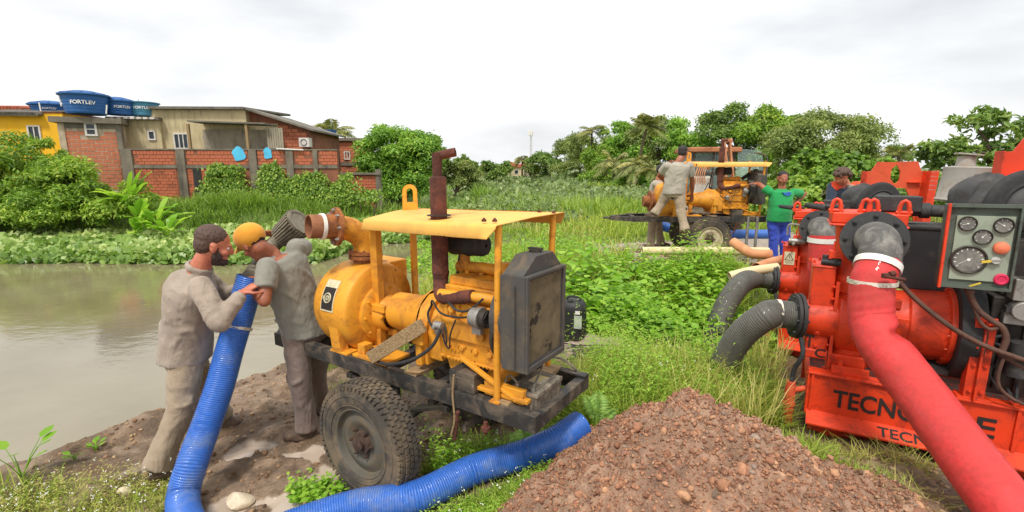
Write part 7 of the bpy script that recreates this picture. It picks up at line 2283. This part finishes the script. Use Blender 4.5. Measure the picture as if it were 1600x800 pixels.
def limb(mb, a, b, r0, r1, n=14):
    a = V(a); b = V(b); mb.cyl(a, b, r0, r1, n); mb.ell(a, (r0, r0, r0), n, 8); mb.ell(b, (r1, r1, r1), n, 8)


def loft(mb, rows, n=26):
    """rows: centre, side vector (half width), forward vector (half depth)"""
    vs = []
    for c, s, f in rows:
        for j in range(n):
            t = 2 * PI * j / n; vs.append(V(c) + s * math.cos(t) + f * math.sin(t))
    m = len(rows)
    mb.add(vs, [(i * n + j, i * n + (j + 1) % n, (i + 1) * n + (j + 1) % n, (i + 1) * n + j) for i in range(m - 1) for j in range(n)] + [tuple(reversed(range(n))), tuple(range((m - 1) * n, m * n))])


def hand(mb, wrist, d, pn, sgn=1, curl=.6, k=1.0, fr=.0088):
    """palm along d, palm faces pn, thumb on the sgn side"""
    d = V(d).normalized(); pn = V(pn); pn = (pn - d * pn.dot(d)).normalized(); s = d.cross(pn) * sgn
    w = V(wrist)
    loft(mb, [(w - d * .01, s * .026 * k, pn * .019 * k), (w + d * .03 * k, s * .036 * k, pn * .016 * k), (w + d * .085 * k, s * .042 * k, pn * .013 * k), (w + d * .095 * k, s * .038 * k, pn * .009 * k)], 14)
    for i, (off, L) in enumerate(((.031, .072), (.011, .080), (-.011, .075), (-.030, .060))):
        p = w + d * .085 * k + s * off * k; a = curl * (.55 + .1 * i); dirn = d * math.cos(a * .5) + pn * math.sin(a * .5)
        for j, f in enumerate((.44, .31, .25)):
            q = p + dirn.normalized() * L * f * k; limb(mb, p, q, fr * k * (1 - .07 * j), fr * k * (.93 - .07 * j), 8); p = q
            a2 = a * (1.1 + j * .9); dirn = d * math.cos(a2) + pn * math.sin(a2)
    p = w + d * .025 * k + s * .03 * k; q = p + (d * .5 + s * .75 + pn * .35).normalized() * .036 * k; r = q + (d * .85 + s * .25 + pn * .45).normalized() * .030 * k; t = r + (d * .95 + pn * .4).normalized() * .024 * k
    limb(mb, p, q, .0125 * k, .0105 * k, 8); limb(mb, q, r, .0105 * k, .0095 * k, 8); limb(mb, r, t, .0095 * k, .008 * k, 8)


def head(mb, c, f, u, k=1.0):
    f = V(f).normalized(); u = V(u); u = (u - f * u.dot(f)).normalized(); r = f.cross(u)
    E = lambda dx, dy, dz, a, b_, g: mb.ell(c + (r * dx + f * dy + u * dz) * k, (r * a * k, f * b_ * k, u * g * k), 18, 12)
    E(0, -.012, .028, .074, .096, .090); E(0, .022, -.03, .060, .072, .080); E(0, .030, -.082, .042, .052, .034); E(0, .072, -.098, .022, .018, .018)
    E(0, .098, -.018, .013, .022, .026); E(0, .108, -.034, .016, .014, .010); E(0, .082, .018, .050, .016, .011)
    E(.012, .084, -.066, .018, .014, .007); E(-.012, .084, -.066, .018, .014, .007); E(0, .082, -.076, .020, .014, .007)
    for s in (-1, 1): E(s * .045, .058, -.028, .022, .028, .022); E(s * .078, -.006, -.012, .009, .020, .032); E(s * .082, -.012, .008, .008, .017, .014)
    return r, f, u


def eyes(parent, c, r, f, u, k=1.0):
    for s in (-1, 1):
        p = c + (r * s * .031 + f * .0755 + u * .001) * k
        mb = MB(); mb.ell(p, (.0092 * k,) * 3, 12, 8); o = mb.build('eye', M['white'], parent); o.data.transform(Matrix.Translation(-V(parent.location)))
        mb = MB(); mb.ell(p + f * .0056 * k, (.0048 * k,) * 3, 10, 6); o2 = mb.build('iris', M['hair_dark'], o); o2.data.transform(Matrix.Translation(-V(parent.location)))


def person(label, base, J, vox=.007, cv=.010, skin='skin1', shirt='tee_grey', pants='trouser', long_sleeve=False, hair='hair_brown', beard=False, cap=None, shoes='shoe', k=1.0, hands=True, belly=0.0, curly=False, untuck=True, bulk=1.0, collar=False, far=False):
    """J holds world positions: head, f, u, neck, chest, tf (torso facing), pelvis, lsh, lel, lha, rsh, rel, rha, lhip.. etc"""
    t = thing('person', label, 'person', base)
    kb = k * bulk
    hc = V(J['head']); nk = V(J['neck']); ch = V(J['chest']); pv = V(J['pelvis']); tf = V(J['tf']).normalized(); pf = V(J.get('pf', J['tf'])).normalized()
    up = (nk - pv).normalized(); tf = (tf - up * tf.dot(up)).normalized(); rs = tf.cross(up); pf = (pf - V((0, 0, pf.z))).normalized(); pr = pf.cross(V((0, 0, 1)))
    rsh = V(J['rsh']) if 'rsh' in J else ch + rs * .185 * k + up * .09 * k; lsh = V(J['lsh']) if 'lsh' in J else ch - rs * .185 * k + up * .09 * k
    rel, rha, lel, lha = V(J['rel']), V(J['rha']), V(J['lel']), V(J['lha'])
    rhip = pv + pr * .092 * k; lhip = pv - pr * .092 * k
    rkn, ran, lkn, lan = V(J['rkn']), V(J['ran']), V(J['lkn']), V(J['lan'])
    waist = ch.lerp(pv, .62)
    mb = MB(); r_, f_, u_ = head(mb, hc, J['f'], J['u'], k)
    limb(mb, hc - u_ * .055 * k - f_ * .022 * k, nk, .056 * k, .062 * k); limb(mb, nk, ch.lerp(nk, .5), .062 * k, .066 * k)
    loft(mb, [(pv - up * .05, pr * .14 * k, pf * .10 * k), (pv + up * .06, pr * .155 * k, pf * .105 * k), (waist, rs * .14 * k, tf * .10 * k), (ch, rs * .155 * k, tf * .100 * k), (ch + up * .09 * k, rs * .13 * k, tf * .070 * k), (nk - up * .03, rs * .06, tf * .05)])
    for sh, el, ha, nm in ((rsh, rel, rha, 'r'), (lsh, lel, lha, 'l')):
        limb(mb, sh, el, .052 * k, .042 * k)
        d = (ha - el).normalized(); mid = el.lerp(ha, .35); limb(mb, el, mid, .042 * k, .043 * k); limb(mb, mid, ha, .043 * k, .028 * k)
        hd = V(J.get(nm + 'hd', d)); pn = V(J.get(nm + 'pn', (0, 0, -1)))
        if hands: hand(mb, ha, hd, pn, J.get(nm + 'sg', 1), J.get(nm + 'cu', .7), k * 1.02, .0095 if not far else .0125)
    for hp, kn, an in ((rhip, rkn, ran), (lhip, lkn, lan)): limb(mb, hp, kn, .085 * k, .055 * k); limb(mb, kn, an, .055 * k, .040 * k)
    body = skinned(mb, 'body', M[skin], t, vox, 3)
    eyes(t, hc, r_, f_, u_, k)
    # shirt
    mb = MB(); hem = pv + up * (-.05 if untuck else .06) * k; b = belly
    sl = .92 if long_sleeve else .62
    loft(mb, [(hem, pr * .200 * kb, pf * (.150 + b * .5) * kb), (hem + up * .03, pr * .196 * kb, pf * (.148 + b * .6) * kb), (pv.lerp(ch, .35) + tf * b * .5, (pr + rs) * .5 * .182 * kb, (tf + pf) * .5 * (.142 + b) * kb), (pv.lerp(ch, .68) + tf * b * .4, rs * .184 * kb, tf * (.138 + b * .7) * kb), (ch + up * .02, rs * .196 * kb, tf * .142 * kb), (ch + up * .085 * k, rs * .190 * kb, tf * .120 * kb), (nk - up * .055 * k, rs * .12 * k, tf * .080 * k), (nk - up * .02 * k, rs * .075 * k, tf * .070 * k)])
    for sh, el, ha in ((rsh, rel, rha), (lsh, lel, lha)):
        ell_ = sh.lerp(el, .66)
        mb.ell(sh, (.070 * k, .070 * k, .070 * k), 16, 10)
        if long_sleeve:
            limb(mb, sh, el, .070 * k, .060 * k); limb(mb, el, el.lerp(ha, .88), .060 * k, .043 * k); mb.cyl(el.lerp(ha, .84), el.lerp(ha, .95), .045 * k, .046 * k, 16)
        else: mb.cyl(sh, ell_, .070 * k, .076 * k, 18); mb.ell(sh.lerp(ell_, .2), (.072 * k,) * 3, 14, 8)
    def sp(a, q, infl=1.0):
        cc = pv.lerp(ch, q); w_ = rs if q > .6 else (pr + rs) * .5; f2 = tf if q > .6 else (tf + pf) * .5
        wd = (.190 if q > .5 else .186) * kb * infl; dp = (.140 + b * .8) * kb * infl
        return cc + w_ * math.cos(a) * wd + f2 * math.sin(a) * dp
    qr = random.Random(int(abs(base[0]) * 977))
    for i in range(15):
        a0 = qr.uniform(0, 2 * PI); q0 = qr.uniform(.15, 1.0); a1 = a0 + qr.choice((-1, 1)) * qr.uniform(.35, .9); q1 = max(-.05, q0 - qr.uniform(.05, .4))
        ps = [sp(a0 + (a1 - a0) * s_, q0 + (q1 - q0) * s_ + .03 * math.sin(s_ * 3), .985) for s_ in (0, .25, .5, .75, 1)]
        mb.tube(ps, [.004, .013, .015, .012, .004], 8)
    if long_sleeve:
        for sh, el, ha in ((rsh, rel, rha), (lsh, lel, lha)):
            for q_, r0 in ((.45, .060), (.75, .058), (.93, .056)):
                mb.torus(sh.lerp(el, q_), (el - sh).normalized() + V((qr.uniform(-.4, .4), qr.uniform(-.4, .4), 0)), r0 * k, .011, 18, 8)
            for q_ in (.15, .35, .6): mb.torus(el.lerp(ha, q_), (ha - el).normalized() + V((qr.uniform(-.5, .5), 0, qr.uniform(-.4, .4))), .048 * k, .010, 18, 8)
    if collar:
        mb.torus(nk + up * .012, (up + tf * .15), .068 * k, .016, 24, 8, 1.6)
    sh_o = skinned(mb, 'shirt', M[shirt], t, cv, 3, [(.020, .13), (.004, .05)])
    # trousers
    mb = MB()
    loft(mb, [(pv - V((0, 0, .10 * k)), pr * .15 * k, pf * .12 * k), (pv, pr * .172 * k, pf * .125 * k), (pv + up * .10 * k, (pr + rs) * .5 * .158 * k, pf * .112 * k)])
    for hp, kn, an in ((rhip, rkn, ran), (lhip, lkn, lan)):
        limb(mb, hp - V((0, 0, .02)), hp.lerp(kn, .5), .102 * kb, .092 * kb); limb(mb, hp.lerp(kn, .5), kn, .092 * kb, .080 * kb); limb(mb, kn, kn.lerp(an, .6), .080 * kb, .074 * kb)
        e = kn.lerp(an, 1.08); d = (an - kn).normalized(); mb.cyl(kn.lerp(an, .6), e, .074 * kb, .086 * kb, 18); mb.torus(kn.lerp(an, .95), d, .060 * k, .020 * k, 20, 8, 1.3); mb.torus(kn.lerp(an, .80), d + V((.2, .1, 0)), .056 * k, .017 * k, 20, 8, 1.3); mb.torus(kn, (kn - hp).normalized(), .062 * k, .016 * k, 20, 8, 1.3)
    for hp, kn, an in ((rhip, rkn, ran), (lhip, lkn, lan)):
        for (A_, B_, q0_, q1_, rr0, n_) in ((hp, kn, .1, .9, .088, 6), (kn, an, .0, .95, .070, 7)):
            ax_ = (B_ - A_).normalized(); _, u2, w2 = basis(ax_)
            for i in range(n_):
                a0 = qr.uniform(0, 2 * PI); a1 = a0 + qr.uniform(-1.6, 1.6); q0 = qr.uniform(q0_, q1_); q1 = min(1, q0 + qr.uniform(.08, .3))
                ps = []
                for s_ in (0, .3, .6, 1):
                    aa = a0 + (a1 - a0) * s_; ps.append(A_.lerp(B_, q0 + (q1 - q0) * s_) + (u2 * math.cos(aa) + w2 * math.sin(aa)) * rr0 * kb * .99)
                mb.tube(ps, [.004, .014, .014, .004], 8)
    skinned(mb, 'trousers', M[pants], t, cv, 3, [(.018, .12), (.004, .05)])
    # shoes
    for nm, an in (('r', ran), ('l', lan)):
        fd = V(J.get(nm + 'ft', pf)); fd = V((fd.x, fd.y, fd.z * 1.0)).normalized(); sd_ = fd.cross(V((0, 0, 1))).normalized(); uu = sd_.cross(fd)
        a = an - V((0, 0, .045 * k)) if not J.get('raw') else an
        mb = MB(); mb.ell(a - fd * .02, (sd_ * .042, fd * .055, uu * .05), 16, 10); mb.ell(a + fd * .06 - uu * .012, (sd_ * .043, fd * .09, uu * .038), 16, 10); mb.ell(a + fd * .125 - uu * .018, (sd_ * .044, fd * .058, uu * .030), 16, 10); mb.cyl(a - uu * .01, a + uu * .06, .045, .043, 16)
        loft(mb, [(a + fd * .045 - uu * .058, sd_ * .046, fd * .135), (a + fd * .045 - uu * .036, sd_ * .047, fd * .138)])
        skinned(mb, 'shoe', M[shoes], t, .012, 2, [(.006, .04)])
    # hair
    mb = MB(); E = lambda dx, dy, dz, a, b_, g: mb.ell(hc + (r_ * dx + f_ * dy + u_ * dz) * k, (r_ * a * k, f_ * b_ * k, u_ * g * k), 20, 12)
    if not cap:
        E(0, -.024, .048, .080, .094, .080); E(0, -.050, .0, .074, .062, .070)
        if curly:
            q = random.Random(2)
            for i in range(60):
                a = q.uniform(0, 2 * PI); e = q.uniform(-.1, 1.4); d = r_ * math.cos(a) * math.cos(e) + f_ * math.sin(a) * math.cos(e) + u_ * math.sin(e)
                if d.dot(f_) > .75: continue
                mb.ell(hc + u_ * .025 + d * .098 * k, (q.uniform(.018, .03),) * 3, 8, 6)
        skinned(mb, 'hair', M[hair], t, .006 if not far else .01, 1, [(.008 if not curly else .02, .02)])
    else:
        E(0, -.024, .016, .0765, .092, .066); skinned(mb, 'hair', M[hair], t, .007, 1, [(.006, .02)])
        mb = MB(); cu = (u_ + f_ * J.get('captilt', .12)).normalized(); cf = (f_ - u_ * J.get('captilt', .12)).normalized()
        mb.ell(hc + (u_ * .052 - f_ * .012) * k, (r_ * .098 * k, cf * .120 * k, cu * .096 * k), 24, 14)
        for i in range(6):
            a = i * PI / 3; d = r_ * math.cos(a) * .098 + cf * math.sin(a) * .120
            mb.tube([hc + u_ * .052 - f_ * .012 + d * math.cos(e) * .985 + cu * .096 * math.sin(e) * .985 for e in (.0, .4, .8, 1.2, 1.55)], .0035, 6)
        mb.ell(hc + u_ * .150 - f_ * .012, (.008, .008, .006), 8, 6)
        capo = skinned(mb, 'cap', M[cap], t, .008, 1)
        vs = []; n = 14
        mb = MB()
        for i in range(5):
            for j in range(n + 1):
                a = (j / n - .5) * 2.2; rad = i / 4
                d = r_ * math.sin(a) * (.088 + .006 * rad) + cf * (math.cos(a) * .110 + .098 * rad * math.cos(a * .8)) ; vs.append(hc + (d + u_ * (.030 - .022 * rad - .018 * (a * a) * rad) ) * k - f_ * .008)
        m2 = len(vs); vs += [v - cu * .005 for v in vs]
        fs = [(i * (n + 1) + j, i * (n + 1) + j + 1, (i + 1) * (n + 1) + j + 1, (i + 1) * (n + 1) + j) for i in range(4) for j in range(n)]
        fs += [tuple(x + m2 for x in reversed(f)) for f in fs]
        fs += [(4 * (n + 1) + j, 4 * (n + 1) + j + 1, m2 + 4 * (n + 1) + j + 1, m2 + 4 * (n + 1) + j) for j in range(n)]
        mb.add(vs, fs); o = mb.build('brim', M[cap], capo, ang=50); o.data.transform(Matrix.Translation(-V(t.location)))
    if beard:
        mb = MB(); E2 = lambda dx, dy, dz, a, b_, g: mb.ell(hc + (r_ * dx + f_ * dy + u_ * dz) * k, (r_ * a * k, f_ * b_ * k, u_ * g * k), 16, 10)
        E2(0, .034, -.088, .052, .060, .038); E2(0, .072, -.094, .030, .030, .032); E2(0, .086, -.050, .028, .015, .007)
        for s in (-1, 1): E2(s * .050, .026, -.056, .017, .034, .034); E2(s * .062, .012, -.020, .009, .014, .026)
        skinned(mb, 'beard', M['beard'] if beard == 'dark' else M[hair], t, .006, 1, [(.006, .015)])
    return t, (r_, f_, u_, rs, tf, up)


def PT(u, v, t): return V((0, 0, HC)) + ray(u, v) * t


for nm, (rr_, gg_, bb_) in (('tee_grey_l', (176, 168, 152)),): M[nm] = fabric(nm, C(rr_, gg_, bb_), C(150, 142, 128), wr=.6)

# 1: bearded man in the grey work shirt
G1_ = on(246, 733, 0)
J = dict(head=P(334, 383, 3.18), f=(.76, .58, -.30), u=(.28, .12, .95), neck=P(311, 421, 3.16), chest=P(298, 458, 3.16), tf=(.80, .55, -.1), pelvis=P(290, 548, 3.20), pf=(.75, .6, 0),
         rsh=P(314, 448, 3.02), rel=P(343, 505, 2.93), rha=P(377, 459, 3.08), rhd=(.45, .6, .35), rpn=(.4, .6, -.3), rsg=-1, rcu=.9,
         lsh=P(312, 428, 3.34), lel=P(352, 462, 3.46), lha=P(378, 452, 3.42), lhd=(.5, -.2, .1), lpn=(.3, -.9, 0), lsg=1, lcu=.9,
         rkn=P(283, 640, 3.06), ran=P(249, 722, 2.98), lkn=P(322, 610, 3.44), lan=P(343, 646, 3.70), rft=(.75, .5, 0), lft=(.96, -.1, 0))
J['ran'].z = max(J['ran'].z, gz(J['ran'].x, J['ran'].y) + .10); J['lan'].z = gz(J['lan'].x, J['lan'].y) + .11
pb = J['ran'].copy(); pb.z = gz(pb.x, pb.y)
person('bearded worker in a long sleeved grey shirt bracing the blue hose at left', pb, J, .0082, .0125, 'skin1', 'shirt_grey', 'trouser', True, 'hair_brown', 'dark', collar=True, k=1.06, bulk=1.05)
for q in ('rsh', 'rel', 'rha'): pass
print('ARM1', (J['rsh'] - J['rel']).length, (J['rel'] - J['rha']).length, 'LEG', (J['pelvis'] - J['rkn']).length, (J['rkn'] - J['ran']).length, (J['pelvis'] - J['lkn']).length, (J['lkn'] - J['lan']).length, 'neck-pelv', (J['neck'] - J['pelvis']).length)

# 2: man in the mustard cap
J = dict(head=P(396, 380, 3.38), f=(-.66, .38, -.64), u=(-.58, .10, .80), neck=P(421, 395, 3.45), chest=P(444, 422, 3.46), tf=(-.72, .50, -.45), pelvis=P(480, 512, 3.52), pf=(-.7, .5, 0),
         lsh=P(418, 417, 3.26), lel=P(413, 470, 3.14), lha=P(396, 452, 3.22), lhd=(-.35, .5, .45), lpn=(-.3, .7, -.2), lsg=1, lcu=.9,
         rsh=P(463, 388, 3.56), rel=P(480, 387, 3.80), rha=P(434, 365, 3.90), rhd=(-.6, -.5, .1), rpn=(-.1, -.7, -.5), rsg=-1, rcu=.8,
         lkn=P(470, 600, 3.42), lan=P(480, 668, 3.46), rkn=P(494, 590, 3.72), ran=P(502, 636, 3.88), lft=(-.85, -.25, 0), rft=(-.6, .4, 0), captilt=-.28)
J['lan'].z = gz(J['lan'].x, J['lan'].y) + .11; J['ran'].z = gz(J['ran'].x, J['ran'].y) + .11
pb = J['lan'].copy(); pb.z = gz(pb.x, pb.y)
person('worker in a mustard yellow cap and grey t-shirt holding the strainer end of the hose', pb, J, .0082, .012, 'skin2', 'tee_grey', 'trouser_dark', False, 'hair_dark', False, cap='cap_yellow', k=1.0)
print('ARM2', (J['lsh'] - J['lel']).length, (J['lel'] - J['lha']).length, 'LEG', (J['pelvis'] - J['lkn']).length, (J['lkn'] - J['lan']).length, (J['pelvis'] - J['ran']).length, 'neck-pelv', (J['neck'] - J['pelvis']).length)

# 3: man standing on the far trailer, back to us
D3 = 8.35
J = dict(head=P(1067, 239, D3 + .05), f=(.55, .80, -.15), u=(.0, 0, 1), neck=P(1061, 251, D3), chest=P(1058, 266, D3), tf=(.25, .95, -.1), pelvis=P(1053, 299, D3), pf=(.2, .95, 0),
         rsh=P(1077, 259, D3 + .02), rel=P(1082, 283, D3 + .1), rha=P(1081, 303, D3 + .25), lsh=P(1042, 259, D3), lel=P(1030, 274, D3 + .2), lha=P(1040, 284, D3 + .4),
         lkn=P(1035, 316, D3 + .1), lan=P(1023, 334, D3 + .05), rkn=P(1064, 331, D3 - .1), ran=P(1070, 358, D3 - .2), lft=(-.7, .6, 0), rft=(.3, .8, 0), raw=True)
person('man in grey t-shirt with blue back print straddling the far pump trailer', (J['ran'].x, J['ran'].y, .6), J, .013, .016, 'skin2', 'tee_grey_l', 'trouser', False, 'hair_dark', False, k=.98, far=True)
# faded blue print on his back
# 4: capped man behind the trailer
D4 = 9.4
J = dict(head=P(1035, 269, D4), f=(.9, -.25, -.15), u=(.1, 0, 1), neck=P(1029, 280, D4), chest=P(1027, 292, D4), tf=(.8, -.1, -.1), pelvis=P(1023, 320, D4), pf=(.8, -.2, 0),
         rsh=P(1024, 287, D4 - .18), rel=P(1040, 296, D4 - .3), rha=P(1052, 285, D4 - .3), lsh=P(1032, 287, D4 + .18), lel=P(1042, 296, D4 + .2), lha=P(1056, 290, D4),
         lkn=P(1028, 348, D4 + .1), lan=P(1033, 371, D4 + .1), rkn=P(1019, 349, D4 - .1), ran=P(1017, 372, D4 - .1), raw=True)
J['lan'].z = gz(J['lan'].x, J['lan'].y) + .09; J['ran'].z = gz(J['ran'].x, J['ran'].y) + .09
person('man in a dark cap standing behind the left end of the far trailer', (J['ran'].x, J['ran'].y, gz(J['ran'].x, J['ran'].y)), J, .013, .016, 'skin2', 'tee_grey_l', 'trouser', False, 'hair_dark', False, cap='cap_dark', far=True)
# 5: man in the green shirt
D5 = 8.3
J = dict(head=P(1223, 279, D5), f=(-.18, -.95, -.2), u=(.05, -.1, 1), neck=P(1222, 293, D5), chest=P(1220, 307, D5), tf=(-.05, -1, -.05), pelvis=P(1217, 341, D5), pf=(-.05, -1, 0),
         rsh=P(1203, 300, D5), rel=P(1190, 291, D5 + .1), rha=P(1183, 286, D5 + .25), rhd=(-.8, .2, -.1), lsh=P(1239, 301, D5), lel=P(1257, 303, D5 + .1), lha=P(1240, 320, D5 + .04), lhd=(-.8, .1, -.3), lpn=(-.5, .5, 0),
         rkn=P(1209, 377, D5), ran=P(1207, 410, D5), lkn=P(1226, 377, D5), lan=P(1226, 410, D5), rft=(-.3, -1, 0), lft=(.3, -1, 0), raw=True)
J['lan'].z = gz(J['lan'].x, J['lan'].y) + .09; J['ran'].z = gz(J['ran'].x, J['ran'].y) + .09
t5, B5 = person('man in green t-shirt and blue trousers with one hand on his hip', (J['ran'].x, J['ran'].y, gz(J['ran'].x, J['ran'].y)), J, .012, .015, 'skin2', 'green', 'bluejean', False, 'hair_dark', False, belly=.035, far=True, k=1.02)
q = J['chest'] + V((.02, -.19, .02)) - V(t5.location)
MB().prism([(-.08, .03), (-.03, .015), (.02, .035), (.07, .02), (.05, -.02), (.01, -.035), (-.04, -.02)], q + V((0, .035, .03)), (1, 0, 0), (0, 0, 1), (0, .03, 0)).build('chest_print', M['bluehose'], t5)
# 6: curly haired man in navy and orange jacket bending over
D6 = 6.9
J = dict(head=P(1315, 276, D6), f=(.05, -.72, -.70), u=(-.05, -.70, .72), neck=P(1320, 286, D6 + .12), chest=P(1320, 299, D6 + .10), tf=(-.1, -.95, -.2), pelvis=P(1321, 352, D6 + .2), pf=(-.1, -1, 0),
         rsh=P(1300, 292, D6 + .1), rel=P(1297, 320, D6 - .0), rha=P(1303, 326, D6 - .2), lsh=P(1341, 292, D6 + .1), lel=P(1345, 322, D6), lha=P(1330, 332, D6 - .2),
         rkn=P(1312, 395, D6 + .1), ran=P(1312, 440, D6 + .2), lkn=P(1332, 395, D6 + .1), lan=P(1332, 440, D6 + .2), raw=True)
J['lan'].z = gz(J['lan'].x, J['lan'].y) + .09; J['ran'].z = gz(J['ran'].x, J['ran'].y) + .09
t6, B6 = person('curly haired man in a navy jacket with orange shoulders looking down', (J['ran'].x, J['ran'].y, gz(J['ran'].x, J['ran'].y)), J, .012, .015, 'skin1', 'navy', 'bluejean', True, 'hair_brown', False, curly=True, far=True)
mb = MB()
for s, sh in ((1, V(J['rsh'])), (-1, V(J['lsh']))):
    mb = MB(); mb.ell(sh + V((s * .035, -.01, .005)), (.088, .090, .078), 18, 12)
    skinned(mb, 'orange_yoke', M['orange'], t6, .012, 2, [(.01, .06)])
mb = MB(); loft(mb, [(J['chest'] + V((0, -.13, -.20)), V((.045, 0, 0)), V((0, .02, 0))), (J['chest'] + V((0, -.145, .0)), V((.05, 0, 0)), V((0, .02, 0))), (J['neck'] + V((0, -.09, -.02)), V((.04, 0, 0)), V((0, .02, 0)))]); skinned(mb, 'undershirt', M['tee_grey'], t6, .01, 2)
print([o.name for o in S_.objects if o.get('kind') == 'structure' or (o.parent is None and not o.get('label') and o.get('kind') != 'stuff')])
